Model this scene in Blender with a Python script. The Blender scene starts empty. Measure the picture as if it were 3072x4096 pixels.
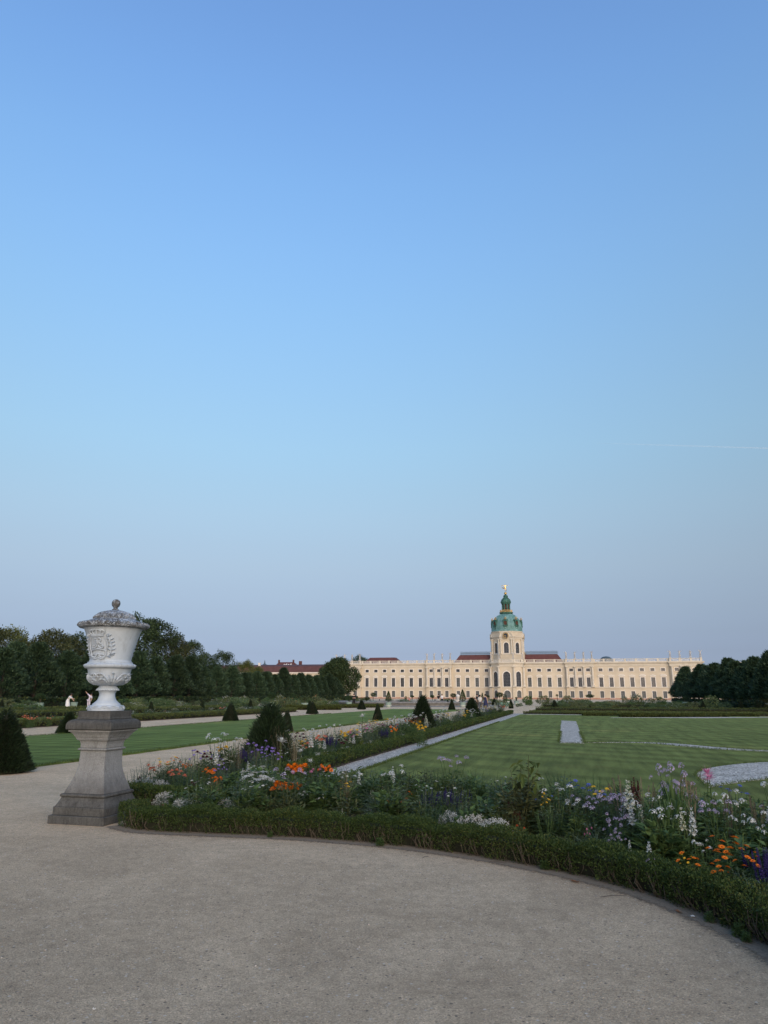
import bpy, math, random
import numpy as np
from mathutils import Vector, Matrix, Euler
sc = bpy.context.scene
C = sc.collection
R = random.Random(7)
NR = np.random.default_rng(7)
rad = math.radians
# ---------------------------------------------------------------- camera
F_PX, HZ, VPX, H, ROLL = 2840.0, 2779.0, 2298.0, 1.6, 0.003
PIT = math.atan((HZ - 2048) / F_PX)
YAW = math.atan((VPX - 1536) / F_PX * math.cos(PIT))
cd = bpy.data.cameras.new('camera')
cam = bpy.data.objects.new('camera', cd)
C.objects.link(cam)
cd.sensor_fit = 'VERTICAL'; cd.sensor_height = 36.0; cd.lens = 36.0 * F_PX / 4096.0
cd.clip_start = 0.1; cd.clip_end = 60000
cam.matrix_world = Matrix.Translation((0, 0, H)) @ Euler((math.pi/2 + PIT, 0, YAW)).to_matrix().to_4x4() @ Matrix.Rotation(ROLL, 4, 'Z')
sc.camera = cam
# ---------------------------------------------------------------- sky, sun, exposure
SUN_AZ, SUN_EL = rad(150), rad(14)
w = bpy.data.worlds.new('World'); sc.world = w; w.use_nodes = True
nt = w.node_tree
bg = nt.nodes['Background']
sky = nt.nodes.new('ShaderNodeTexSky'); sky.sky_type = 'NISHITA'; sky.sun_disc = False
sky.sun_elevation = SUN_EL; sky.sun_rotation = SUN_AZ
sky.dust_density = 1.0; sky.ozone_density = 2.0; sky.air_density = 1.0
tc = nt.nodes.new('ShaderNodeTexCoord'); sp = nt.nodes.new('ShaderNodeSeparateXYZ')
nt.links.new(tc.outputs['Generated'], sp.inputs[0])
rp = nt.nodes.new('ShaderNodeValToRGB'); rp.color_ramp.interpolation = 'LINEAR'
nt.links.new(sp.outputs['Z'], rp.inputs[0])
SKYRAMP = [(0.0, (0.156, 0.195, 0.394)), (0.03, (0.118, 0.139, 0.269)), (0.055, (0.119, 0.125, 0.207)), (0.08, (0.134, 0.13, 0.183)), (0.11, (0.161, 0.146, 0.177)), (0.14, (0.192, 0.168, 0.183)), (0.17, (0.226, 0.194, 0.194)), (0.2, (0.254, 0.22, 0.21)), (0.24, (0.292, 0.26, 0.237)), (0.28, (0.321, 0.298, 0.266)), (0.33, (0.358, 0.349, 0.31)), (0.38, (0.388, 0.389, 0.352)), (0.44, (0.418, 0.436, 0.408)), (0.5, (0.443, 0.48, 0.466)), (0.56, (0.464, 0.517, 0.524)), (0.63, (0.475, 0.547, 0.58)), (0.7, (0.471, 0.552, 0.623)), (0.764, (0.467, 0.546, 0.638)), (1.0, (0.467, 0.546, 0.638))]
els = rp.color_ramp.elements
els[0].position, els[0].color = SKYRAMP[0][0], (*SKYRAMP[0][1], 1)
els[1].position, els[1].color = SKYRAMP[-1][0], (*SKYRAMP[-1][1], 1)
for q, c in SKYRAMP[1:-1]:
    e = els.new(q); e.color = (*c, 1)
mx = nt.nodes.new('ShaderNodeMix'); mx.data_type = 'RGBA'; mx.blend_type = 'MULTIPLY'; mx.inputs[0].default_value = 1
nt.links.new(sky.outputs[0], mx.inputs[6]); nt.links.new(rp.outputs[0], mx.inputs[7])
nt.links.new(mx.outputs[2], bg.inputs[0])
bg.inputs[1].default_value = 0.15
sl = bpy.data.lights.new('sun', 'SUN'); sl.energy = 0.6; sl.angle = rad(60); sl.color = (1.0, .78, .58)
sun = bpy.data.objects.new('sun', sl); C.objects.link(sun)
LEL = SUN_EL
sd = Vector((math.sin(SUN_AZ)*math.cos(LEL), math.cos(SUN_AZ)*math.cos(LEL), math.sin(LEL)))
sun.rotation_euler = (-sd).to_track_quat('-Z', 'Y').to_euler(); sun.location = (40, -40, 40)
vs = sc.view_settings
vs.view_transform = 'Standard'; vs.look = 'None'; vs.gamma = 1.0; vs.use_curve_mapping = False
vs.exposure = 2.0
cy = sc.cycles
cy.max_bounces = 6; cy.diffuse_bounces = 3; cy.glossy_bounces = 2; cy.transmission_bounces = 3; cy.transparent_max_bounces = 4
cy.caustics_reflective = False; cy.caustics_refractive = False
cy.use_denoising = True
# ---------------------------------------------------------------- pixel -> place
def ray(x, y):
    dx, dy = x - 1536, y - 2048
    u = (dx + ROLL*dy) / F_PX; v = -(dy - ROLL*dx) / F_PX
    b = math.cos(PIT) - v*math.sin(PIT); z = math.sin(PIT) + v*math.cos(PIT)
    return Vector((u*math.cos(YAW) - b*math.sin(YAW), u*math.sin(YAW) + b*math.cos(YAW), z))
def G(x, y, z=0.0):
    d = ray(x, y); t = (z - H) / d.z
    return Vector((d.x*t, d.y*t, z))
def P(x, y, Y):
    d = ray(x, y); t = Y / d.y
    return Vector((d.x*t, Y, H + d.z*t))
# ---------------------------------------------------------------- mesh helpers
class MB:
    def __init__(s): s.v = []; s.f = []; s.m = []
    def add(s, vs, fs, mi=0):
        o = len(s.v); s.v.extend([tuple(q) for q in vs]); s.f.extend([tuple(i+o for i in f) for f in fs]); s.m.extend([mi]*len(fs))
    def box(s, x0, x1, y0, y1, z0, z1, mi=0):
        s.add([(x0,y0,z0),(x1,y0,z0),(x1,y1,z0),(x0,y1,z0),(x0,y0,z1),(x1,y0,z1),(x1,y1,z1),(x0,y1,z1)],
              [(0,3,2,1),(4,5,6,7),(0,1,5,4),(1,2,6,5),(2,3,7,6),(3,0,4,7)], mi)
    def lathe(s, prof, n=24, c=(0,0,0), mi=0, a0=0.0, sq=1.0, cap=True):
        vs = []
        for r, z in prof:
            for i in range(n):
                a = a0 + 2*math.pi*i/n
                vs.append((c[0]+r*math.cos(a), c[1]+r*math.sin(a)*sq, c[2]+z))
        fs = []
        for j in range(len(prof)-1):
            for i in range(n):
                k = (i+1) % n
                fs.append((j*n+i, j*n+k, (j+1)*n+k, (j+1)*n+i))
        if cap:
            fs.append(tuple(range(n-1, -1, -1))); fs.append(tuple(range((len(prof)-1)*n, len(prof)*n)))
        s.add(vs, fs, mi)
    def tube(s, pts, rs, n=5, mi=0, cap=True):
        pts = [Vector(q) for q in pts]
        if not hasattr(rs, '__len__'): rs = [rs]*len(pts)
        vs = []
        for i, q in enumerate(pts):
            d = (pts[min(i+1, len(pts)-1)] - pts[max(i-1, 0)])
            if d.length < 1e-9: d = Vector((0,0,1))
            d.normalize()
            a = d.cross(Vector((0,0,1)) if abs(d.z) < .9 else Vector((1,0,0))).normalized(); b = d.cross(a)
            for k in range(n):
                t = 2*math.pi*k/n
                vs.append(q + (a*math.cos(t) + b*math.sin(t))*rs[i])
        fs = []
        for j in range(len(pts)-1):
            for k in range(n):
                l = (k+1) % n
                fs.append((j*n+k, j*n+l, (j+1)*n+l, (j+1)*n+k))
        if cap:
            fs.append(tuple(range(n-1,-1,-1))); fs.append(tuple(range((len(pts)-1)*n, len(pts)*n)))
        s.add(vs, fs, mi)
    def leaf(s, p, d, n, L, W, mi=0, bend=0.0):
        p, d, n = Vector(p), Vector(d).normalized(), Vector(n)
        t = d.cross(n)
        if t.length < 1e-6: t = d.cross(Vector((1,.3,.2)))
        t.normalize(); up = t.cross(d)
        m = p + d*L*.45
        s.add([p, m + t*W*.5 + up*W*.12, p + d*L - up*bend*L, m - t*W*.5 + up*W*.12], [(0,1,2,3)], mi)
    def blob(s, c, r, mi=0, sq=(1,1,1)):
        x, y, z = c
        s.add([(x+r*sq[0],y,z),(x-r*sq[0],y,z),(x,y+r*sq[1],z),(x,y-r*sq[1],z),(x,y,z+r*sq[2]),(x,y,z-r*sq[2])],
              [(0,2,4),(2,1,4),(1,3,4),(3,0,4),(2,0,5),(1,2,5),(3,1,5),(0,3,5)], mi)
    def join(s, o, M=None, mi=None):
        off = len(s.v)
        s.v.extend([tuple(M @ Vector(q)) for q in o.v] if M else o.v)
        s.f.extend([tuple(i+off for i in f) for f in o.f]); s.m.extend(o.m if mi is None else [mi]*len(o.f))
    def mesh(s, name, mats, smooth=False):
        me = bpy.data.meshes.new(name); me.from_pydata(s.v, [], s.f)
        for m in (mats if isinstance(mats, (list, tuple)) else [mats]): me.materials.append(m)
        if any(s.m): me.polygons.foreach_set('material_index', s.m)
        if smooth: me.polygons.foreach_set('use_smooth', [True]*len(s.f))
        me.update(); return me
def quadmesh(name, V, mats, mi=None, smooth=False):
    n = len(V); me = bpy.data.meshes.new(name)
    me.vertices.add(n*4); me.loops.add(n*4); me.polygons.add(n)
    me.vertices.foreach_set('co', np.asarray(V, dtype=np.float32).ravel())
    me.loops.foreach_set('vertex_index', np.arange(n*4, dtype=np.int32))
    me.polygons.foreach_set('loop_start', np.arange(0, n*4, 4, dtype=np.int32))
    for m in (mats if isinstance(mats, (list, tuple)) else [mats]): me.materials.append(m)
    if mi is not None: me.polygons.foreach_set('material_index', np.asarray(mi, dtype=np.int32))
    me.update(calc_edges=True); me.validate(); return me
def unit(a): return a / np.maximum(np.linalg.norm(a, axis=-1, keepdims=True), 1e-9)
def leafquads(Pt, D, N, L, W):
    D = unit(D); S = unit(np.cross(D, N)); U = np.cross(S, D)
    L = np.broadcast_to(np.asarray(L, float), (len(Pt),))[:, None]; W = np.broadcast_to(np.asarray(W, float), (len(Pt),))[:, None]
    m = Pt + D*L*.45
    return np.stack([Pt, m + S*W*.5 + U*W*.1, Pt + D*L, m - S*W*.5 + U*W*.1], axis=1)
def rvec(n): return unit(NR.normal(size=(n, 3)))
def obj(name, me, parent=None, loc=(0,0,0), rot=(0,0,0), scale=None, M=None):
    o = bpy.data.objects.new(name, me); C.objects.link(o)
    if parent: o.parent = parent
    if M is not None: o.matrix_local = M
    else:
        o.location = loc; o.rotation_euler = rot
        if scale is not None: o.scale = scale if hasattr(scale, '__len__') else (scale,)*3
    return o
def tag(o, label=None, cat=None, group=None, kind=None):
    if label: o['label'] = label
    if cat: o['category'] = cat
    if group: o['group'] = group
    if kind: o['kind'] = kind
    return o
def thing(name, label, cat, loc=(0,0,0), rz=0.0, group=None, scale=None):
    o = obj(name, None, None, loc, (0,0,rz), scale)
    o.empty_display_size = .2
    return tag(o, label, cat, group)
def struct(name, me, **k): return tag(obj(name, me, **k), kind='structure')
_ONE = 'zeroth first second third fourth fifth sixth seventh eighth ninth tenth eleventh twelfth thirteenth fourteenth fifteenth sixteenth seventeenth eighteenth nineteenth'.split()
_TEN = 'x x twenty thirty forty fifty sixty seventy eighty ninety'.split()
def ordinal(n):
    if n >= 100: return 'hundred-and-' + ordinal(n-100) if n > 100 else 'hundredth'
    if n < 20: return _ONE[n]
    return _TEN[n//10][:-1] + 'ieth' if n % 10 == 0 else _TEN[n//10] + '-' + _ONE[n % 10]
ORD = [ordinal(k) for k in range(1, 60)]
# ---------------------------------------------------------------- materials
def nodes(name):
    m = bpy.data.materials.new(name); m.use_nodes = True
    t = m.node_tree; return m, t, t.nodes['Principled BSDF'], t.nodes['Material Output']
def nd(t, ty, **k):
    n = t.nodes.new(ty)
    for a, b in k.items():
        if a.startswith('i_'):
            key = a[2:]; key = int(key) if key.isdigit() else key.replace('_', ' ')
            n.inputs[key].default_value = b
        else: setattr(n, a, b)
    return n
def mixc(t, fac, a, b, blend='MIX'):
    n = nd(t, 'ShaderNodeMix', data_type='RGBA', blend_type=blend)
    for s, v in ((n.inputs[0], fac), (n.inputs[6], a), (n.inputs[7], b)):
        if hasattr(v, 'default_value'): t.links.new(v, s)
        elif isinstance(v, (int, float)): s.default_value = v
        else: s.default_value = (*v, 1)
    return n.outputs[2]
def ramp(t, src, stops, interp='LINEAR'):
    n = nd(t, 'ShaderNodeValToRGB'); n.color_ramp.interpolation = interp
    e = n.color_ramp.elements
    cc = lambda c: (c, c, c, 1) if isinstance(c, (int, float)) else (*c, 1)
    e[0].position, e[0].color = stops[0][0], cc(stops[0][1]); e[1].position, e[1].color = stops[-1][0], cc(stops[-1][1])
    for q, c in stops[1:-1]:
        k = e.new(q); k.color = cc(c)
    t.links.new(src, n.inputs[0]); return n.outputs[0]
def noise(t, scale, detail=5, rough=.6, co=None, dist=0):
    n = nd(t, 'ShaderNodeTexNoise', i_Scale=scale, i_Detail=detail, i_Roughness=rough, i_Distortion=dist)
    if co is None: co = nd(t, 'ShaderNodeTexCoord').outputs['Object']
    t.links.new(co, n.inputs['Vector']); return n.outputs['Fac']
def bump(t, bs, h, strength, dist):
    b = nd(t, 'ShaderNodeBump', i_Strength=strength, i_Distance=dist)
    t.links.new(h, b.inputs['Height']); t.links.new(b.outputs[0], bs.inputs['Normal'])
def M(name, col, rough=.85, var=.15, scale=3.0, bmp=0.0, bscale=None, metal=0.0, spec=.3, col2=None, detail=6, rnd=0.0):
    m, t, bs, _ = nodes(name)
    f = noise(t, scale, detail)
    lo = tuple(c*(1-var) for c in col); hi = col2 or tuple(min(1, c*(1+var)) for c in col)
    c = ramp(t, f, [(.3, lo), (.7, hi)])
    if rnd:
        oi = nd(t, 'ShaderNodeObjectInfo')
        hs = nd(t, 'ShaderNodeHueSaturation'); t.links.new(c, hs.inputs['Color'])
        mr = nd(t, 'ShaderNodeMapRange'); mr.inputs[3].default_value = 1-rnd; mr.inputs[4].default_value = 1+rnd
        t.links.new(oi.outputs['Random'], mr.inputs[0]); t.links.new(mr.outputs[0], hs.inputs['Value']); c = hs.outputs[0]
    t.links.new(c, bs.inputs['Base Color'])
    bs.inputs['Roughness'].default_value = rough; bs.inputs['Metallic'].default_value = metal
    bs.inputs['Specular IOR Level'].default_value = spec
    if bmp: bump(t, bs, noise(t, bscale or scale*6, 6), bmp, .02)
    return m
def LEAF(name, lo, hi, rough=.6, trans=.25, spec=.25, rnd=.15):
    """foliage: each leaf its own tone, each plant its own brightness"""
    m, t, bs, out = nodes(name)
    g = nd(t, 'ShaderNodeNewGeometry')
    c = ramp(t, g.outputs['Random Per Island'], [(0, lo), (1, hi)])
    oi = nd(t, 'ShaderNodeObjectInfo'); hs = nd(t, 'ShaderNodeHueSaturation'); t.links.new(c, hs.inputs['Color'])
    mr = nd(t, 'ShaderNodeMapRange'); mr.inputs[3].default_value = 1-rnd; mr.inputs[4].default_value = 1+rnd
    t.links.new(oi.outputs['Random'], mr.inputs[0]); t.links.new(mr.outputs[0], hs.inputs['Value'])
    t.links.new(hs.outputs[0], bs.inputs['Base Color'])
    bs.inputs['Roughness'].default_value = rough; bs.inputs['Specular IOR Level'].default_value = spec
    if trans:
        tr = nd(t, 'ShaderNodeBsdfTranslucent'); t.links.new(hs.outputs[0], tr.inputs[0])
        ms = nd(t, 'ShaderNodeMixShader', i_0=trans)
        t.links.new(bs.outputs[0], ms.inputs[1]); t.links.new(tr.outputs[0], ms.inputs[2]); t.links.new(ms.outputs[0], out.inputs[0])
    return m
# ================================================================ materials
def sand_material():
    m, t, bs, _ = nodes('sand_gravel')
    co = nd(t, 'ShaderNodeTexCoord').outputs['Object']
    big = ramp(t, noise(t, .8, 7, .68, co, .8), [(.32, (.405,.310,.205)), (.7, (.580,.450,.303))])
    mid = ramp(t, noise(t, 9, 6, .7, co), [(.3, .80), (.7, 1.10)])
    c = mixc(t, 1.0, big, mid, 'MULTIPLY')
    vo = nd(t, 'ShaderNodeTexVoronoi', i_Scale=120.0, i_Randomness=1.0); t.links.new(co, vo.inputs['Vector'])
    st = ramp(t, vo.outputs['Color'], [(.0, .45), (.3, .85), (.6, 1.0), (.85, 1.25), (1.0, 1.7)])
    c = mixc(t, .8, c, st, 'MULTIPLY')
    n2 = noise(t, 55, 4, .75, co)
    dk = ramp(t, n2, [(.55, 0.0), (.66, .8)])
    cl = ramp(t, noise(t, 2.2, 5, .7, co, .5), [(.42, .15), (.62, 1.0)]); dk = mixc(t, 1.0, dk, cl, 'MULTIPLY')   # scuffed patches hold the darker grit
    c = mixc(t, dk, c, (.15,.122,.095))
    v2 = nd(t, 'ShaderNodeTexVoronoi', i_Scale=34.0); t.links.new(co, v2.inputs['Vector'])      # clods and larger stones
    s2 = nd(t, 'ShaderNodeSeparateColor'); t.links.new(v2.outputs['Color'], s2.inputs[0])
    cl2 = mixc(t, 1.0, ramp(t, s2.outputs[1], [(.80, 0.0), (.84, .9)], 'CONSTANT'), ramp(t, v2.outputs['Distance'], [(.22, 1.0), (.36, 0.0)]), 'MULTIPLY')
    c = mixc(t, cl2, c, ramp(t, s2.outputs[2], [(0, (.14,.115,.09)), (.6, (.24,.195,.15)), (1, (.62,.55,.45))]))
    sx = nd(t, 'ShaderNodeSeparateXYZ'); t.links.new(co, sx.inputs[0])       # sand colour turns paler farther on and leftward, with a wavering edge
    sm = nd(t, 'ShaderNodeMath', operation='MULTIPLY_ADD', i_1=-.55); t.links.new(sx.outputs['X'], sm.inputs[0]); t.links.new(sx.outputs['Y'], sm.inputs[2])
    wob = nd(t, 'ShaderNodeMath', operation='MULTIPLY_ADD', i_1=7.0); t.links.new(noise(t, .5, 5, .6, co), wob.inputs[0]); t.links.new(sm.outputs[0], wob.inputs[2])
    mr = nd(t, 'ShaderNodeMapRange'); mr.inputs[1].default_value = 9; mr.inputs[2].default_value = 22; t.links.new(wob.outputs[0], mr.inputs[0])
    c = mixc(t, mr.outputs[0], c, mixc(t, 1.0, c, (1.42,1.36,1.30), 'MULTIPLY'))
    t.links.new(c, bs.inputs['Base Color']); bs.inputs['Roughness'].default_value = .95; bs.inputs['Specular IOR Level'].default_value = .15
    ad = nd(t, 'ShaderNodeMath', operation='ADD'); ml = nd(t, 'ShaderNodeMath', operation='MULTIPLY', i_1=-.5)
    t.links.new(vo.outputs['Distance'], ml.inputs[0]); t.links.new(ml.outputs[0], ad.inputs[0]); t.links.new(noise(t, 30, 8, .8, co), ad.inputs[1])
    bump(t, bs, ad.outputs[0], .8, .014)
    return m
def stone_gravel_material():
    m, t, bs, _ = nodes('white_gravel')
    co = nd(t, 'ShaderNodeTexCoord').outputs['Object']
    vo = nd(t, 'ShaderNodeTexVoronoi', i_Scale=26.0); t.links.new(co, vo.inputs['Vector'])
    sep = nd(t, 'ShaderNodeSeparateColor'); t.links.new(vo.outputs['Color'], sep.inputs[0])
    c = ramp(t, sep.outputs[0], [(0, (.30,.275,.235)), (.3, (.64,.595,.52)), (1, (.94,.885,.79))])
    ed = ramp(t, vo.outputs['Distance'], [(.3, 1.0), (.7, .4)])
    c = mixc(t, 1.0, c, ed, 'MULTIPLY')
    pt = ramp(t, noise(t, 1.6, 5, .7, co), [(.50, 0.0), (.72, .6)])
    c = mixc(t, pt, c, (.13,.125,.085))
    t.links.new(c, bs.inputs['Base Color']); bs.inputs['Roughness'].default_value = .9
    ml = nd(t, 'ShaderNodeMath', operation='MULTIPLY', i_1=-1.0); t.links.new(vo.outputs['Distance'], ml.inputs[0])
    bump(t, bs, ml.outputs[0], 1.0, .03)
    return m
def lawn_material(name, stripe_dir, period, base=(.190,.228,.062)):
    m, t, bs, _ = nodes(name)
    co = nd(t, 'ShaderNodeTexCoord').outputs['Object']
    mp = nd(t, 'ShaderNodeMapping'); mp.inputs['Rotation'].default_value = (0, 0, stripe_dir); t.links.new(co, mp.inputs[0])
    wv = nd(t, 'ShaderNodeTexWave', wave_type='BANDS', bands_direction='X', i_Scale=2*math.pi/(20*period)*1.0, i_Distortion=6.0, i_Detail=4.0)
    wv.inputs['Detail Scale'].default_value = .8; t.links.new(mp.outputs[0], wv.inputs['Vector'])
    st = ramp(t, wv.outputs['Fac'], [(.2, .86), (.8, 1.12)])
    mp2 = nd(t, 'ShaderNodeMapping'); mp2.inputs['Rotation'].default_value = (0, 0, stripe_dir); mp2.inputs['Scale'].default_value = (2.6, .22, 1); t.links.new(co, mp2.inputs[0])
    sk = ramp(t, noise(t, 1.1, 6, .65, mp2.outputs[0]), [(.28, .62), (.72, 1.32)])
    big = ramp(t, noise(t, .22, 4, .6, co), [(.3, tuple(c*.82 for c in base)), (.55, base), (.75, (base[0]*1.5, base[1]*1.2, base[2]*1.3))])
    fine = ramp(t, noise(t, 30, 4, .8, co), [(.25, .55), (.75, 1.4)])
    c = mixc(t, 1.0, big, st, 'MULTIPLY'); c = mixc(t, 1.0, c, sk, 'MULTIPLY'); c = mixc(t, 1.0, c, fine, 'MULTIPLY')
    t.links.new(c, bs.inputs['Base Color']); bs.inputs['Roughness'].default_value = .9; bs.inputs['Specular IOR Level'].default_value = .1
    bump(t, bs, noise(t, 40, 5, .8, co), 1.0, .05)
    return m
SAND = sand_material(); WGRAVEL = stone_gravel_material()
LAWN_R = lawn_material('lawn_grass', rad(-58), 1.5); LAWN_L = lawn_material('lawn_grass_strip', rad(80), 1.1, (.170,.232,.058))
SOIL = M('soil', (.055,.042,.032), .95, .4, 6, .8, 30)
BOX = LEAF('box_leaf', (.022,.045,.012), (.080,.122,.030), rnd=.1)
BOXBR = LEAF('box_leaf_dry', (.055,.068,.018), (.125,.140,.035), rnd=.1)
YEW = LEAF('yew_leaf', (.008,.018,.009), (.026,.048,.020), trans=.1, rnd=.2)
LIME = LEAF('lime_leaf', (.016,.038,.023), (.070,.115,.056), trans=.15, rnd=.26)
TREE_A = LEAF('tree_leaf_dark', (.020,.038,.016), (.066,.100,.036), trans=.15, rnd=.2)
TREE_C = LEAF('tree_leaf_brownish', (.034,.044,.016), (.105,.115,.042), trans=.18, rnd=.15)
TREE_B = LEAF('tree_leaf_olive', (.060,.078,.018), (.165,.180,.048), trans=.2, rnd=.15)
BARK = M('bark', (.075,.06,.047), .9, .35, 9, .6, 40)
TWIG = M('hedge_twig', (.092,.075,.056), .85, .35, 30)
GREEN = LEAF('herb_leaf', (.034,.072,.022), (.110,.172,.056))
GREEN2 = LEAF('herb_leaf_light', (.055,.085,.020), (.140,.180,.050))
BLUEGREEN = LEAF('herb_leaf_blue', (.045,.076,.044), (.120,.162,.092))
OLIVE = LEAF('shrub_leaf_olive', (.045,.060,.024), (.120,.135,.055))
SILVER = LEAF('silver_leaf', (.19,.225,.21), (.33,.37,.35), trans=.05)
DRY = LEAF('dry_stem', (.11,.09,.055), (.22,.185,.12), trans=.1)
def petal(name, lo, hi): return LEAF(name, lo, hi, rough=.55, trans=.2, spec=.2, rnd=.08)
WHITE = petal('petal_white', (.42,.44,.42), (.74,.75,.72)); CREAM = petal('petal_cream', (.40,.40,.29), (.66,.66,.52))
ORANGE = petal('petal_orange', (.70,.13,.008), (.95,.30,.02)); YELLOW = petal('petal_yellow', (.75,.42,.02), (.90,.62,.06))
REDOR = petal('petal_vermilion', (.45,.045,.01), (.75,.12,.025)); DKRED = petal('petal_dark_red', (.035,.004,.012), (.14,.010,.022))
VIOLET = petal('petal_violet', (.024,.016,.075), (.060,.038,.17)); LILAC = petal('petal_lilac', (.26,.21,.34), (.52,.46,.60))
PURPLE = petal('petal_purple', (.16,.10,.36), (.32,.23,.56)); BLUE = petal('petal_blue', (.06,.09,.36), (.12,.17,.55)); PINK = petal('petal_pink', (.50,.13,.28), (.75,.36,.50))
SALMON = petal('petal_salmon', (.62,.16,.08), (.85,.34,.20))
DARKC = M('seed_head', (.03,.018,.016), .9)
# ================================================================ ground, lawns, gravel, soil
def sheet(name, poly, z0, z1, mat):
    """flat slab over a polygon (anticlockwise) with real edges"""
    n = len(poly); mb = MB()
    mb.add([(x, y, z1) for x, y in poly] + [(x, y, z0) for x, y in poly], [tuple(range(n))] + [(i, n+i, n+(i+1) % n, (i+1) % n) for i in range(n)])
    return struct(name, mb.mesh(name, mat))
def rough_edge(poly, step=.25, amp=.02):
    out = []
    for i in range(len(poly)):
        a, b = Vector(poly[i]), Vector(poly[(i+1) % len(poly)])
        k = max(1, min(400, int((b-a).length/step))); nn = Vector((-(b-a).y, (b-a).x)).normalized()
        for j in range(k):
            q = a + (b-a)*j/k + (nn*R.uniform(-amp, amp) if j else Vector((0,0)))
            out.append((q.x, q.y))
    return out
def spline(pts, n=12):
    pts = [Vector(q) for q in pts]; out = []
    for i in range(len(pts)-1):
        p0, p1, p2, p3 = pts[max(i-1,0)], pts[i], pts[i+1], pts[min(i+2,len(pts)-1)]
        for k in range(n):
            t = k/n
            out.append(.5*((2*p1) + (p2-p0)*t + (2*p0-5*p1+4*p2-p3)*t*t + (3*p1-p0-3*p2+p3)*t**3))
    out.append(pts[-1]); return out
def offset(pts, d):
    out = []
    for i, q in enumerate(pts):
        t = (pts[min(i+1,len(pts)-1)] - pts[max(i-1,0)]).normalized(); out.append(q + Vector((-t.y, t.x))*d)
    return out
S = 6000
mb = MB()
mb.add([(-S,-S,0),(S,-S,0),(S,S,0),(-S,S,0)], [(0,1,2,3)])
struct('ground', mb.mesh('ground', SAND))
# loose pebbles lying on the sand near the camera
n = 5200
th_ = NR.uniform(-.75, .35, n) ; d_ = 2.5 + 9*NR.uniform(0, 1, n)**1.2
px, py = d_*np.sin(th_), d_*np.cos(th_)
s_ = NR.uniform(.002, .0055, n)*(1 + .6*(NR.uniform(size=n) > .97)); a_ = NR.uniform(0, 6.28, n)
ring = np.stack([np.cos(np.arange(4)*np.pi/2), np.sin(np.arange(4)*np.pi/2)], 1)
quads = []
base = np.stack([np.stack([px + s_*1.2*np.cos(a_+k*np.pi/2), py + s_*np.sin(a_+k*np.pi/2), np.full(n, .0005)], 1) for k in range(4)], 1)
top = np.stack([np.stack([px + s_*.6*np.cos(a_+k*np.pi/2), py + s_*.6*np.sin(a_+k*np.pi/2), s_*.8], 1) for k in range(4)], 1)
quads = [top] + [np.stack([base[:,k], base[:,(k+1)%4], top[:,(k+1)%4], top[:,k]], 1) for k in range(4)]
PEB = M('pebble', (.30,.255,.21), .9, .5, 60, col2=(.52,.47,.41))
tag(obj('loose_pebble', quadmesh('loose_pebble', np.concatenate(quads), PEB)), 'tiny loose stones scattered over the sandy forecourt', 'pebble', kind='stuff')
# front hedge line (gravel side), left to right
FRONT = spline([(-5.66,8.46),(-5.15,8.20),(-4.2,8.24),(-3.2,8.29),(-2.1,8.18),(-1.2,7.90),(-.45,7.53),(.25,7.03),(.70,6.48),(1.0,5.92),(1.24,5.2),(1.40,4.4),(1.48,3.5)], 10)
BEDBACK = offset(FRONT[14:], 3.5); LAWNFRONT = offset(FRONT[14:], 4.25)
BX0, BX1, HX, GX = -7.45, -5.62, -5.27, -4.46     # long bed, hedge on its right, gravel strip
# planted beds
m, t, bs, out = nodes('hedge_foot_dirt')
co = nd(t, 'ShaderNodeTexCoord').outputs['Object']
t.links.new(ramp(t, noise(t, 40, 6, .75, co), [(.3, (.16,.13,.095)), (.7, (.30,.245,.18))]), bs.inputs['Base Color']); bs.inputs['Roughness'].default_value = .95
at_ = nd(t, 'ShaderNodeAttribute', attribute_name='cover')
ad = nd(t, 'ShaderNodeMath', operation='ADD'); t.links.new(at_.outputs['Fac'], ad.inputs[0]); t.links.new(noise(t, 22, 8, .8, co), ad.inputs[1])
fc = ramp(t, ad.outputs[0], [(.72, 0.0), (.98, 1.0)])
tr = nd(t, 'ShaderNodeBsdfTransparent'); ms = nd(t, 'ShaderNodeMixShader'); t.links.new(fc, ms.inputs[0]); t.links.new(tr.outputs[0], ms.inputs[1]); t.links.new(bs.outputs[0], ms.inputs[2]); t.links.new(ms.outputs[0], out.inputs[0])
bump(t, bs, noise(t, 60, 6, .8, co), .8, .015); DIRT = m
mb = MB(); _a = []
for q0, q1, q2 in zip(offset(FRONT, -.24), offset(FRONT, -.05), offset(FRONT, .25)):
    mb.v += [(q0.x, q0.y, .004), (q1.x, q1.y, .004), (q2.x, q2.y, .004)]; _a += [0.0, .55, .7]
for i in range(len(FRONT)-1):
    mb.f += [(3*i, 3*i+3, 3*i+4, 3*i+1), (3*i+1, 3*i+4, 3*i+5, 3*i+2)]; mb.m += [0, 0]
me = mb.mesh('hedge_foot_dirt', DIRT); ca = me.attributes.new('cover', 'FLOAT', 'POINT'); ca.data.foreach_set('value', _a)
struct('hedge_foot_dirt', me)
front_bed = [(q.x, q.y) for q in offset(FRONT, .12)[2:]] + [(q.x, q.y) for q in reversed(BEDBACK)] + [(-5.5, 11.9)]
sheet('flower_bed_front', front_bed, 0, .045, SOIL)
sheet('flower_bed_long', rough_edge([(BX0,9.9),(-5.25,9.9),(-5.25,66),(BX0,66)], .5, .03), 0, .04, SOIL)
# gravel strip along hedge, round the front
gs = [(GX+.06, 14.0), (GX+.06, 66.5), (HX-.1, 66.5), (HX-.1, 12.0)] + [(q.x, q.y) for q in offset(FRONT[14:], 3.4)] + [(q.x, q.y) for q in reversed(offset(FRONT[14:], 4.4))]
sheet('white_gravel_strip', gs, 0, .02, WGRAVEL)
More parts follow.
